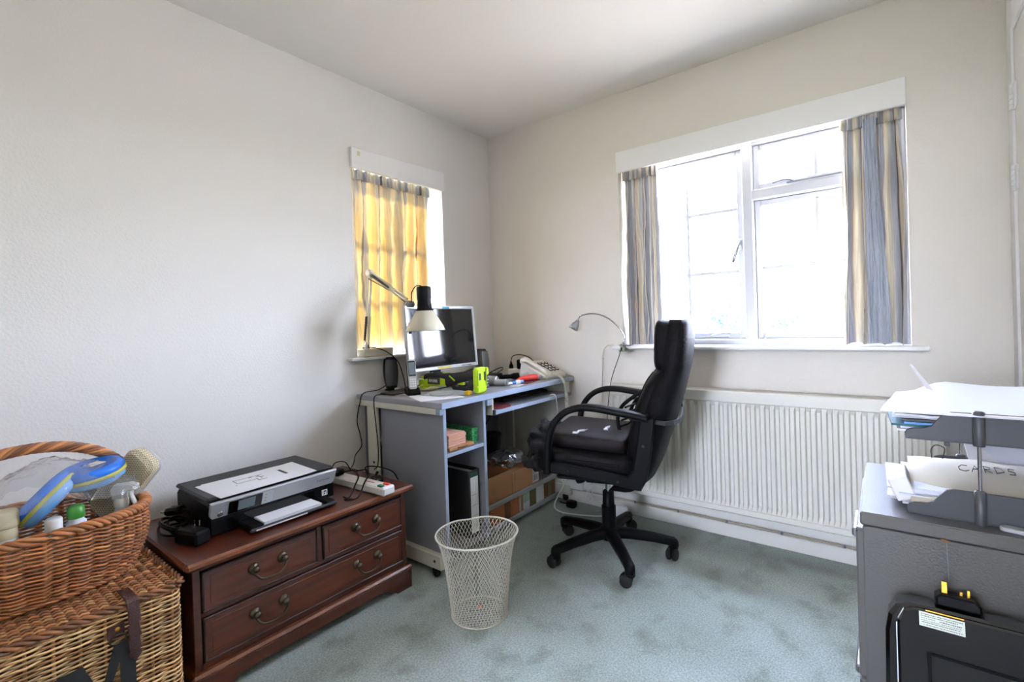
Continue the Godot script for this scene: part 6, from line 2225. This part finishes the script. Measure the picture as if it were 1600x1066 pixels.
func make_bin() -> void:
	var o := thing("waste_basket", "white wire mesh waste basket standing open on the carpet", "waste basket", Vector3(0.905, 0, 1.212))
	var h := 0.312
	var rad := func(t: float, g: float) -> float:
		var r := lerpf(0.106, 0.136, t) + 0.016 * pow(t, 6.0)
		return r * (1.0 + 0.045 * pow(t, 3.0) * cos(2.0 * g + 2.2) - 0.10 * pow(t, 2.0) * exp(-pow((g - 3.75) / 0.28, 2.0)))
	var st := mb()
	var n := 56
	for dir in [-1.0, 1.0]:
		for k in n:
			var pts := []
			for i in 23:
				var t := i / 22.0
				var zig: float = dir * (t * 11.0 * TAU / n)
				var g := fposmod(TAU * k / n + zig, TAU)
				var r: float = rad.call(t, g)
				var wob: float = 0.0011 * dir * cos(t * 11.0 * TAU * 0.5)
				pts.append(Vector3((r + wob) * cos(g), 0.006 + t * (h - 0.006), (r + wob) * sin(g)))
			tube(st, pts, 0.00115, 4)
	var mesh := part("wire_mesh", st, M.wire_white, o)
	mesh.set_meta("kind", "stuff")
	for q in [[1.0, 0.0034, "rim"], [0.0, 0.0030, "bottom_ring"]]:
		var pts := []
		for i in 72:
			var g := TAU * i / 72
			var r: float = rad.call(q[0], g)
			pts.append(Vector3(r * cos(g), 0.004 + q[0] * (h - 0.004), r * sin(g)))
		st = mb()
		tube(st, pts, q[1], 8, true)
		part(q[2], st, M.wire_white, o)
	st = mb()
	for dir in 2:
		for k in 15:
			var x := -0.098 + k * 0.014
			var l := sqrt(maxf(0.0, 0.106 * 0.106 - x * x))
			var a := Vector3(x, 0.006, -l)
			var b := Vector3(x, 0.006, l)
			var bs := Basis(Vector3.UP, PI / 4 + dir * PI / 2)
			tube(st, [bs * a, bs * b], 0.0011, 4)
	stuff("floor_mesh", st, M.wire_white, o)
	single("paper_scrap", blobm(Vector3(0, 0.012, 0), Vector3(0.03, 0.014, 0.02), 0.8, 0.8, Basis.IDENTITY, 0.6, 3), M.pink_card, "small crumpled scrap lying inside the wire waste basket", "scrap", Vector3(0.90, 0.004, 1.20))


# ---------------------------------------------------------------- grey cabinet and what stands on it
func make_filing_cabinet() -> void:
	var o := thing("filing_cabinet", "grey steel two-drawer filing cabinet carrying two letter trays", "filing cabinet")
	var x0 := 2.113
	var x1 := 2.525
	var z0 := 0.950
	var z1 := 1.362
	part("cabinet_body", spanm(Vector3(x0 + 0.004, 0.02, z0 + 0.002), Vector3(x1, 0.672, z1 - 0.0015), 0.002), M.cabinet, o)
	var tp := part("cabinet_top", spanm(Vector3(x0, 0.674, z0), Vector3(x1, 0.700, z1), 0.003), M.cabinet, o)
	part("top_sheet", spanm(Vector3(x0 + 0.003, 0.6995, z0 + 0.003), Vector3(x1 - 0.003, 0.7006, z1 - 0.003)), M.cabinet_top, tp)
	part("cabinet_plinth", spanm(Vector3(x0 + 0.02, 0.0, z0 + 0.01), Vector3(x1 - 0.01, 0.02, z1 - 0.01)), M.charcoal, o)
	for y in [[0.035, 0.345], [0.352, 0.662]]:
		var d := part("drawer", spanm(Vector3(x0 - 0.008, y[0], z0 + 0.012), Vector3(x0 + 0.01, y[1], z1 - 0.012), 0.003), M.cabinet, o)
		part("handle", spanm(Vector3(x0 - 0.022, y[1] - 0.07, z0 + 0.14), Vector3(x0 - 0.008, y[1] - 0.05, z1 - 0.14), 0.004), M.steel, d)
	part("lock", lathem([Vector2(0.008, 0.0), Vector2(0.008, 0.006), Vector2(0.004, 0.007)], 14, Transform3D(rot(0, 0, 90), Vector3(x0 - 0.001, 0.655, z1 - 0.02))), M.chrome, o)
	# chipped paint spot and hairline scratch on the side
	var st := mb()
	extrude(st, PackedVector2Array([Vector2(-0.009, 0.0), Vector2(-0.003, 0.003), Vector2(0.002, 0.001), Vector2(0.009, -0.002), Vector2(0.003, -0.004), Vector2(-0.004, -0.003)]), 0.0006, at(Vector3(2.243, 0.673, z1 - 0.0005)))
	part("paint_chip", st, M.cardboard_dark, o)
	part("scratch", boxm(Vector3(2.246, 0.632, z1 - 0.0012), Vector3(0.0010, 0.070, 0.0006), 0.0, rot(0, 0, 1.5)), M.silver_dark, o)
	# two letter trays on rods
	for k in 2:
		var y := 0.7008 if k == 0 else 0.851
		var t := thing("letter_tray", "lower dark grey letter tray heaped with papers on the cabinet" if k == 0 else "upper dark grey letter tray on thin rods above the other", "letter tray", Vector3(2.190, y, 0.0))
		st = mb()
		span(st, Vector3(0.004, 0.0, 1.030), Vector3(0.335, 0.004, 1.318), 0.001)
		part("tray_floor", st, M.tray_grey, t)
		var wall := PackedVector2Array([Vector2(0.0, 0.0), Vector2(-0.001, 0.012), Vector2(0.003, 0.019), Vector2(0.012, 0.022), Vector2(0.030, 0.024), Vector2(0.040, 0.029), Vector2(0.050, 0.044), Vector2(0.060, 0.056), Vector2(0.070, 0.059), Vector2(0.335, 0.059), Vector2(0.335, 0.0)])
		for z in [1.312, 1.028]:
			part("tray_side", extrudem(wall, 0.0055, at(Vector3(0, 0, z)), 0.001), M.tray_grey, t)
		part("tray_back", spanm(Vector3(0.330, 0.0, 1.034), Vector3(0.335, 0.059, 1.312), 0.001), M.tray_grey, t)
		for z in [1.3205, 1.025]:
			st = mb()
			lathe(st, [Vector2(0.0085, -0.002), Vector2(0.009, 0.0), Vector2(0.009, 0.062), Vector2(0.006, 0.064)], 14, at(Vector3(0.107, 0.0, z)))
			part("rod_socket", st, M.tray_grey, t)
			if k == 1:
				part("steel_rod", lathem([Vector2(0.003, -0.092), Vector2(0.003, 0.0)], 12, at(Vector3(0.107, 0.0, z))), M.chrome, t)
		if k == 0:
			part("tray_foot", boxm(Vector3(0.10, -0.0003, 1.17), Vector3(0.16, 0.0006, 0.25)), M.charcoal, t)
		else:
			part("stop_lug", boxm(Vector3(0.062, -0.004, 1.315), Vector3(0.008, 0.008, 0.006), 0.001), M.tray_grey, t)
	single("grey_clip", extrudem(rrect(0.05, 0.022, 0.008), 0.008, Transform3D(rot(-90), Vector3.ZERO), 0.002, true), M.silver_plastic, "flat light grey plastic tab on the cabinet edge by the lower tray", "tab", Vector3(2.345, 0.7012, 1.334), -0.25)
	# papers in the lower tray
	var y0 := 0.7052
	var kinds := ["paper", "paper_cool", "paper_grey", "paper", "envelope", "paper_cool", "paper", "paper_grey", "paper"]
	var words := ["white letter at the bottom of the lower tray", "bluish letter second from the bottom of the lower tray", "grey printed sheet low in the lower tray", "white folded letter sticking out of the lower tray", "buff letter in the middle of the lower tray", "bluish folded bill in the lower tray", "white bill under the buff envelope", "grey leaflet under the buff envelope", "white letter directly under the buff envelope"]
	for i in 9:
		single("letter", page(0.235 + 0.01 * (i % 3), 0.205, 0.0035, 0.003, i), M[kinds[i]], words[i], "letter", Vector3(2.315 - 0.012 * (i % 4), y0 + 0.0042 * i, 1.172 + 0.004 * ((i * 3) % 4)), rng.randf_range(-0.06, 0.06))
	o = thing("buff_envelope", "bulging buff envelope marked CARDS in the lower letter tray", "envelope", Vector3(2.185, 0.744, 1.17))
	st = mb()
	var rows := []
	for i in 13:
		var row := []
		for k in 19:
			var u := k / 18.0
			var v := i / 12.0
			var lift := 0.030 * pow(sin(PI * clampf(v * 0.9 + 0.06, 0, 1)), 0.6) * pow(sin(PI * clampf(u * 0.8 + 0.14, 0, 1)), 0.5) + 0.0022 * sin(u * 19.0 + v * 6.0) * sin(v * 9.0)
			row.append(Vector3(0.012 + 0.32 * u, lift - 0.030 * v * v + 0.006 * u, 0.128 - 0.255 * (1.0 - v) if false else -0.125 + 0.255 * v))
		rows.append(row)
	grid(st, rows, false, true)
	part("envelope_face", st, M.envelope, o)
	st = mb()
	box(st, Vector3(0.17, -0.006, 0.0), Vector3(0.31, 0.012, 0.24), 0.003)
	part("envelope_filling", st, M.paper_cool, o)
	st = mb()
	box(st, Vector3(-0.002, -0.006, 0.065), Vector3(0.034, 0.048, 0.10), 0.002, rot(0, 0, 22))
	part("folded_flap", st, M.paper, o)
	# hand-lettered word on the envelope
	var pen := mb()
	var strokes := [[[0.9, 0.9], [0.4, 1.0], [0.05, 0.6], [0.1, 0.15], [0.6, 0.0], [0.95, 0.15]], [[1.2, 0.0], [1.6, 1.0], [2.0, 0.0]], [[1.35, 0.4], [1.85, 0.4]], [[2.4, 0.0], [2.4, 1.0], [2.95, 0.85], [2.9, 0.55], [2.4, 0.5], [3.0, 0.0]], [[3.4, 0.0], [3.4, 1.0], [4.0, 0.8], [4.1, 0.3], [3.4, 0.0]], [[5.1, 0.9], [4.6, 0.95], [4.55, 0.6], [5.05, 0.4], [5.0, 0.05], [4.5, 0.05]]]
	for s in strokes:
		var pts := []
		for p in s:
			var u: float = (0.094 + p[0] * 0.0168)
			var v: float = 0.57 - p[1] * 0.13
			var lift := 0.030 * pow(sin(PI * clampf(v * 0.9 + 0.06, 0, 1)), 0.6) * pow(sin(PI * clampf((u - 0.012) / 0.32 * 0.8 + 0.14, 0, 1)), 0.5)
			pts.append(Vector3(u, lift - 0.030 * v * v + 0.006 * (u - 0.012) / 0.32 + 0.003, -0.125 + 0.255 * v))
		tube(pen, pts, 0.0008, 5)
	part("handwritten_word", pen, M.ink, o)
	o = thing("binder_clip", "black binder clip standing on papers behind the buff envelope", "clip", Vector3(2.255, 0.775, 1.075))
	part("clip_wire", tubem([Vector3(-0.012, -0.022, 0), Vector3(-0.014, 0.004, 0), Vector3(-0.006, 0.016, 0), Vector3(0.006, 0.014, 0), Vector3(0.010, 0.006, 0), Vector3(0.004, -0.022, 0)], 0.0011, 6), M.ink, o)
	part("clip_body", boxm(Vector3(-0.004, -0.024, 0), Vector3(0.026, 0.012, 0.012), 0.003), M.black_plastic, o)
	var p := single("printed_letter", page(0.22, 0.10, 0.02, 0.004, 4), M.paper_cool, "white printed letter propped along the back of the lower tray", "letter", Vector3(2.43, 0.760, 1.065), 0.0)
	p.rotation = Vector3(0.9, -0.10, 0.05)
	single("white_card", page(0.14, 0.09, 0.006, 0.004, 5), M.paper, "white card sticking up at the back of the lower tray", "card", Vector3(2.375, 0.772, 1.06), 0.0).rotation = Vector3(0.8, 0.15, 0.12)
	# papers and the long white envelope on the upper tray
	var cols := ["paper_grey", "paper", "paper_cool", "teal", "blue_pale", "navy", "paper_grey", "paper"]
	var w2 := ["grey leaflet at the bottom of the upper tray", "white leaflet near the bottom of the upper tray", "bluish leaflet in the upper tray", "teal leaflet in the upper tray", "pale blue booklet in the upper tray", "navy booklet in the upper tray", "grey booklet near the top of the upper tray", "white sheet under the long white envelope"]
	for i in 8:
		single("leaflet", page(0.20 + 0.008 * ((i * 5) % 4), 0.20, 0.0042, 0.002, i + 20), M[cols[i]], w2[i], "leaflet", Vector3(2.292 - 0.004 * ((i * 3) % 5), 0.8556 + 0.0052 * i, 1.190), rng.randf_range(-0.05, 0.05))
	o = thing("white_envelope", "long white envelope with a curling torn flap lying across the upper tray", "envelope", Vector3(2.145, 0.906, 1.045))
	st = mb()
	rows = []
	for i in 15:
		var row := []
		var v := i / 14.0
		for k in 21:
			var u := k / 20.0
			var back := 0.022 + 0.012 * sin(u * 7.0)
			row.append(Vector3(lerpf(0.035, 0.005, v) + 0.36 * u, 0.004 + 0.026 * pow(1.0 - v, 2.0) * smoothstep(0.05, 0.25, u) + 0.004 * sin(u * 9.0) * (1.0 - v) - 0.003 * smoothstep(0.8, 1.0, v), back * 0.4 + 0.285 * v))
		rows.append(row)
	grid(st, rows, false, true)
	part("envelope_face", st, M.paper_cool, o)
	part("envelope_back", spanm(Vector3(0.03, -0.002, 0.03), Vector3(0.36, 0.003, 0.28), 0.001), M.paper, o)
	st = mb()
	rows = []
	for i in 9:
		var v := i / 8.0
		var row := []
		for k in 4:
			row.append(Vector3(0.088 - 0.028 * v + 0.004 * k * (1.0 - v * 0.6), 0.022 + 0.055 * v, 0.075 - 0.02 * v * v + 0.011 * k * (1.0 - 0.7 * v)))
		rows.append(row)
	grid(st, rows, false, true)
	part("torn_flap", st, M.paper, o)
	# glossy black appliance leaning against the cabinet, its plug laid on the top edge
	o = thing("black_appliance", "glossy black electrical appliance with a white label, leaning against the grey cabinet", "appliance", Vector3(2.145, 0.0, 1.507))
	o.rotation.x = deg_to_rad(-13.0)
	st = mb()
	extrude(st, PackedVector2Array([Vector2(0.0, 0.004), Vector2(0.006, 0.520), Vector2(0.011, 0.550), Vector2(0.022, 0.568), Vector2(0.040, 0.577), Vector2(0.36, 0.580), Vector2(0.36, 0.004)]), 0.070, Transform3D.IDENTITY, 0.006)
	part("appliance_body", st, M.black_gloss, o)
	st = mb()
	extrude(st, PackedVector2Array([Vector2(0.021, 0.02), Vector2(0.024, 0.545), Vector2(0.033, 0.565), Vector2(0.050, 0.573), Vector2(0.35, 0.576), Vector2(0.35, 0.02)]), 0.012, at(Vector3(0, 0, 0.068)), 0.003)
	part("front_panel", st, M.black_gloss, o)
	part("panel_rim", spanm(Vector3(0.063, 0.05, 0.0795), Vector3(0.068, 0.506, 0.0825), 0.001), M.black_plastic, o)
	part("panel_rim", spanm(Vector3(0.068, 0.501, 0.0795), Vector3(0.34, 0.506, 0.0825), 0.001), M.black_plastic, o)
	part("edge_highlight", spanm(Vector3(0.0215, 0.06, 0.0775), Vector3(0.0230, 0.540, 0.0800)), M.silver_plastic, o)  # pale strip drawn as the highlight along the glossy edge
	st = mb()
	quad_uv(st, [Vector3(0.054, 0.5695, 0.0805), Vector3(0.114, 0.5695, 0.0805), Vector3(0.114, 0.5460, 0.0805), Vector3(0.054, 0.5460, 0.0805)], Vector3.BACK)
	part("warning_label", st, print_mat("appliance_label", lines_image(200, 74, Color("dfe6d6"), Color("30382f"), [[8, 4, 8, 190], [18, 4, 8, 170], [30, 3, 8, 70], [29, 5, 90, 186], [41, 3, 8, 186], [50, 4, 8, 180], [62, 4, 8, 190]], 9), 0.4), o)
	part("gold_marking", boxm(Vector3(0.088, 0.5728, 0.0803), Vector3(0.05, 0.0015, 0.0006)), M.gold, o)
	part("round_badge", lathem([Vector2(0.010, 0.0), Vector2(0.010, 0.002), Vector2(0.007, 0.003)], 18, Transform3D(rot(90) * Basis.IDENTITY.scaled(Vector3(1.3, 1, 1)), Vector3(0.190, 0.440, 0.0800))), M.silver_dark, o)
	o = thing("uk_plug", "black three-pin plug lying pins up on the black appliance", "plug", Vector3(2.254, 0.573, 1.408), 0.0)
	o.rotation.x = deg_to_rad(-13.0)
	part("plug_body", extrudem(PackedVector2Array([Vector2(-0.030, 0.0), Vector2(0.030, 0.0), Vector2(0.030, 0.012), Vector2(0.022, 0.020), Vector2(-0.024, 0.020), Vector2(-0.030, 0.014)]), 0.048, at(Vector3(0, 0, -0.024)), 0.003), M.black_plastic, o)
	part("earth_pin", boxm(Vector3(-0.017, 0.029, 0.004), Vector3(0.008, 0.020, 0.004), 0.0005), M.gold, o)
	part("live_pin", boxm(Vector3(0.006, 0.022, -0.006), Vector3(0.004, 0.008, 0.005), 0.0005), M.gold, o)
	part("neutral_pin", boxm(Vector3(0.016, 0.025, -0.006), Vector3(0.004, 0.012, 0.005), 0.0005), M.gold, o)


func page(w: float, d: float, thick: float, wave: float, seed_: int) -> SurfaceTool:  # a letter or leaflet with a little curl
	var n := FastNoiseLite.new()
	n.seed = seed_ + 60
	n.frequency = 1.0
	var top := []
	var low := []
	for i in 7:
		var a := []
		var b := []
		for k in 9:
			var x := -w / 2 + w * k / 8.0
			var z := -d / 2 + d * i / 6.0
			var y := wave * n.get_noise_2d(x * 9.0, z * 9.0)
			a.append(Vector3(x, y + thick, z))
			b.append(Vector3(x, y, z))
		top.append(a)
		low.append(b)
	var st := mb()
	grid(st, top, false, true)
	grid(st, low, false, false)
	for e in [[0, 0], [6, 0]]:
		grid(st, [low[e[0]], top[e[0]]], false, e[0] == 6)
	var l := []
	var r := []
	for i in 7:
		l.append([low[i][0], top[i][0]])
		r.append([low[i][8], top[i][8]])
	grid(st, l, false, true)
	grid(st, r, false, false)
	return st


func make_clip_lamp() -> void:
	var o := thing("clip_lamp", "chrome gooseneck clip lamp clamped to the left end of the window sill", "lamp")
	var z := 0.058
	part("gooseneck", tubem([Vector3(1.004, 0.985, z), Vector3(1.003, 1.025, z), Vector3(0.968, 1.078, z + 0.005), Vector3(0.912, 1.124, z + 0.01), Vector3(0.850, 1.148, z + 0.012), Vector3(0.790, 1.152, z + 0.014), Vector3(0.738, 1.140, z + 0.015), Vector3(0.716, 1.112, z + 0.016)], 0.0042, 8), M.chrome, o)
	var b := basis_y(Vector3(-0.45, -0.85, 0.25))
	part("lamp_head", lathem([Vector2(0.004, -0.020), Vector2(0.010, -0.018), Vector2(0.013, -0.004), Vector2(0.021, 0.008), Vector2(0.026, 0.026), Vector2(0.026, 0.040), Vector2(0.023, 0.041), Vector2(0.021, 0.030), Vector2(0.001, 0.026)], 22, Transform3D(b, Vector3(0.710, 1.100, z + 0.017))), M.steel, o)
	var st := mb()
	span(st, Vector3(0.972, 0.964, 0.020), Vector3(1.045, 0.971, 0.062), 0.002)
	span(st, Vector3(0.972, 0.932, 0.022), Vector3(1.045, 0.939, 0.062), 0.002)
	span(st, Vector3(0.980, 0.936, 0.053), Vector3(1.012, 0.970, 0.064), 0.003)
	part("clamp_jaw", st, M.chrome, o)
	st = mb()
	bar(st, Vector3(0.985, 0.974, 0.062), Vector3(1.030, 0.945, 0.066), 0.008, 0.006, 0.001)
	lathe(st, [Vector2(0.007, 0.0), Vector2(0.009, 0.004), Vector2(0.009, 0.016), Vector2(0.006, 0.018)], 14, at(Vector3(1.004, 0.972, z)))
	part("clamp_screw", st, M.steel, o)
	part("lamp_flex", tubem([Vector3(0.990, 0.955, 0.066), Vector3(0.980, 0.90, 0.085), Vector3(0.965, 0.82, 0.125), Vector3(0.952, 0.75, 0.142), Vector3(0.932, 0.62, 0.142), Vector3(0.920, 0.51, 0.140), Vector3(0.914, 0.46, 0.140)], 0.0022, 6), M.black_plastic, o)
	part("inline_switch", blobm(Vector3(0.915, 0.475, 0.141), Vector3(0.016, 0.052, 0.014), 0.6, 0.7), M.black_plastic, o)


func make_cables() -> void:
	var y := 0.7757
	# wall lead clipped beside the window
	var o := thing("wall_lead", "thin cream wall lead running from the sill down beside the radiator", "cable")
	part("lead", tubem([Vector3(0.915, 0.9665, 0.010), Vector3(0.880, 0.966, 0.006), Vector3(0.852, 0.945, 0.006), Vector3(0.838, 0.900, 0.006), Vector3(0.834, 0.80, 0.006), Vector3(0.826, 0.60, 0.006), Vector3(0.82, 0.3, 0.006), Vector3(0.82, 0.13, 0.006)], 0.0032, 6), M.cream_plastic, o)
	for yy in [0.885, 0.62]:
		part("cable_clip", boxm(Vector3(0.837 if yy > 0.8 else 0.827, yy, 0.006), Vector3(0.016, 0.008, 0.010), 0.001), M.white_plastic, o)
	# skirting socket with plug and white lead
	o = thing("wall_socket", "white mains socket low on the window wall under the desk end", "socket", Vector3(0.625, 0.128, 0.0))
	part("back_box", boxm(Vector3(0, 0.0, 0.022), Vector3(0.145, 0.086, 0.040), 0.005), M.white_plastic, o)
	part("face_plate", boxm(Vector3(0, 0.0, 0.044), Vector3(0.140, 0.082, 0.006), 0.003), M.white_plastic, o)
	part("screw", boxm(Vector3(-0.055, 0.0, 0.0475), Vector3(0.005, 0.005, 0.001)), M.charcoal, o)
	o = thing("socket_plug", "black plug and lead lying on the carpet below the wall socket", "plug", Vector3(0.660, 0.0, 0.115))
	part("plug_body", blobm(Vector3(0, 0.022, 0), Vector3(0.062, 0.042, 0.05), 0.5, 0.5), M.black_plastic, o)
	part("cord_grip", tubem([Vector3(-0.02, 0.02, 0), Vector3(-0.06, 0.012, -0.01), Vector3(-0.10, 0.006, -0.03)], 0.0045, 8), M.black_plastic, o)
	single("white_floor_lead", tubem([Vector3(0.640, 0.190, 0.052), Vector3(0.600, 0.120, 0.10), Vector3(0.575, 0.020, 0.17), Vector3(0.640, 0.006, 0.215), Vector3(0.74, 0.006, 0.205), Vector3(0.84, 0.006, 0.165), Vector3(0.92, 0.012, 0.130)], 0.0042, 7), M.white_plastic, "white lead looping over the carpet behind the chair base", "cable")
	o = thing("white_adaptor", "white rounded adaptor lying against the skirting behind the chair column", "adaptor", Vector3(0.975, 0.001, 0.110))
	part("adaptor_body", extrudem(rrect(0.085, 0.062, 0.022), 0.030, at(Vector3(0, 0.036, -0.02), rot(-15)), 0.006, true), M.white_plastic, o)
	part("adaptor_seam", boxm(Vector3(0, 0.036, -0.004), Vector3(0.07, 0.001, 0.026), 0.0, rot(-15)), M.paper_grey, o)
	var pts := []
	for i in 60:
		var g := i * 0.42
		pts.append(Vector3(0.745 + 0.022 * cos(g) + 0.01 * sin(i * 0.3), 0.045 + 0.004 * i * 0.5 + 0.020 * sin(g), 0.050 + 0.008 * sin(i * 0.5)))
	var st := mb()
	tube(st, pts, 0.0028, 6)
	tube(st, spline([Vector3(0.745, 0.15, 0.05), Vector3(0.755, 0.25, 0.045), Vector3(0.760, 0.40, 0.04)], 6), 0.0028, 6)
	single("bundled_lead", st, M.white_plastic, "small bundled white lead hanging by the skirting under the chair", "cable")
	# leads from the desk down to the chest
	single("speaker_lead", tubem([Vector3(0.058, y + 0.030, 0.965), Vector3(0.068, y + 0.012, 1.03), Vector3(0.078, y + 0.008, 1.125), Vector3(0.080, y - 0.04, 1.150), Vector3(0.055, y - 0.13, 1.152), Vector3(0.080, y - 0.19, 1.155), Vector3(0.105, y - 0.245, 1.165), Vector3(0.075, y - 0.29, 1.180), Vector3(0.085, y - 0.325, 1.20), Vector3(0.12, 0.445, 1.235)], 0.0026, 6), M.black_plastic, "wavy black lead hanging from the desk beside its cream leg", "cable")
	single("phone_power_lead", tubem([Vector3(0.235, y + 0.004, 1.02), Vector3(0.200, y + 0.006, 1.09), Vector3(0.190, y + 0.004, 1.135), Vector3(0.196, y - 0.03, 1.150), Vector3(0.205, y - 0.12, 1.150), Vector3(0.225, y - 0.24, 1.155), Vector3(0.245, 0.46, 1.175), Vector3(0.25, 0.445, 1.20)], 0.0026, 6), M.black_plastic, "straight black lead hanging down the grey side of the desk", "cable")
	single("tangled_lead", tubem([Vector3(0.155, 0.442, 1.52), Vector3(0.10, 0.47, 1.47), Vector3(0.075, 0.500, 1.44), Vector3(0.09, 0.475, 1.39), Vector3(0.13, 0.455, 1.36), Vector3(0.10, 0.480, 1.31), Vector3(0.12, 0.478, 1.27), Vector3(0.17, 0.445, 1.27)], 0.0026, 6), M.black_plastic, "tangled black lead behind the extension block on the chest", "cable")
	single("plug_lead", tubem([Vector3(0.365, 0.468, 1.315), Vector3(0.30, 0.485, 1.28), Vector3(0.34, 0.482, 1.24), Vector3(0.42, 0.472, 1.228), Vector3(0.470, 0.445, 1.235)], 0.003, 6), M.black_plastic, "black lead arching over the end of the chest from the loose plug", "cable")
	single("crossing_lead", tubem([Vector3(0.485, 0.440, 1.475), Vector3(0.47, 0.440, 1.50), Vector3(0.50, 0.442, 1.46), Vector3(0.46, 0.476, 1.40), Vector3(0.40, 0.480, 1.34), Vector3(0.32, 0.478, 1.29), Vector3(0.24, 0.462, 1.30)], 0.003, 6), M.black_plastic, "black lead crossing over the white extension block", "cable")
	single("printer_lead", tubem([Vector3(0.44, 0.440, 1.485), Vector3(0.465, 0.440, 1.475), Vector3(0.43, 0.474, 1.42), Vector3(0.36, 0.476, 1.36), Vector3(0.25, 0.470, 1.31), Vector3(0.16, 0.448, 1.33), Vector3(0.10, 0.442, 1.40)], 0.003, 6), M.black_plastic, "black lead running from the printer across the white extension block", "cable")
	# leads from the lamp to the desk, and behind the monitor
	single("lamp_lead", tubem([Vector3(-0.01, 1.008, 1.06), Vector3(0.03, 1.008, 1.02), Vector3(0.075, 0.985, 0.975), Vector3(0.105, 0.93, 0.925), Vector3(0.115, 0.85, 0.900), Vector3(0.125, y + 0.006, 0.890), Vector3(0.15, y + 0.005, 0.88)], 0.0026, 6), M.black_plastic, "black lamp lead dropping from the small window sill to the desk", "cable")
	pts = []
	for i in 40:
		var g := TAU * i / 39.0
		pts.append(Vector3(0.245 + 0.014 * sin(g), y + 0.034 + 0.030 * sin(g), 0.905 - 0.038 * cos(g)))
	st = mb()
	tube(st, pts, 0.0026, 6)
	tube(st, spline([pts[0], Vector3(0.25, y + 0.012, 0.95), Vector3(0.22, y + 0.004, 0.96)], 5), 0.0026, 6)
	single("white_cable_loop", st, M.white_plastic, "white cable standing in a loop beside the cordless phone", "cable")
	single("speaker_wire", tubem([Vector3(0.13, y + 0.005, 0.26), Vector3(0.17, y + 0.035, 0.22), Vector3(0.20, y + 0.055, 0.17), Vector3(0.23, y + 0.045, 0.20), Vector3(0.22, y + 0.02, 0.26), Vector3(0.20, y + 0.004, 0.33)], 0.003, 6), M.black_plastic, "black wire curling up beside the grey speaker", "cable")
	single("adaptor_wire", tubem([Vector3(0.245, y + 0.094, 0.125), Vector3(0.252, y + 0.125, 0.11), Vector3(0.28, y + 0.130, 0.07), Vector3(0.33, y + 0.112, 0.04), Vector3(0.365, y + 0.06, 0.015), Vector3(0.37, y + 0.02, 0.008)], 0.0026, 6), M.black_plastic, "thin black wire arching over the mains adaptor to the telephone", "cable")
	# leads hanging in the shade under the desk
	single("under_desk_lead", tubem([Vector3(0.12, 0.655, 0.60), Vector3(0.14, 0.52, 0.52), Vector3(0.16, 0.44, 0.38), Vector3(0.15, 0.50, 0.26), Vector3(0.14, 0.60, 0.20), Vector3(0.12, 0.66, 0.12)], 0.003, 6), M.black_plastic, "black lead sagging in the shade under the keyboard tray", "cable")
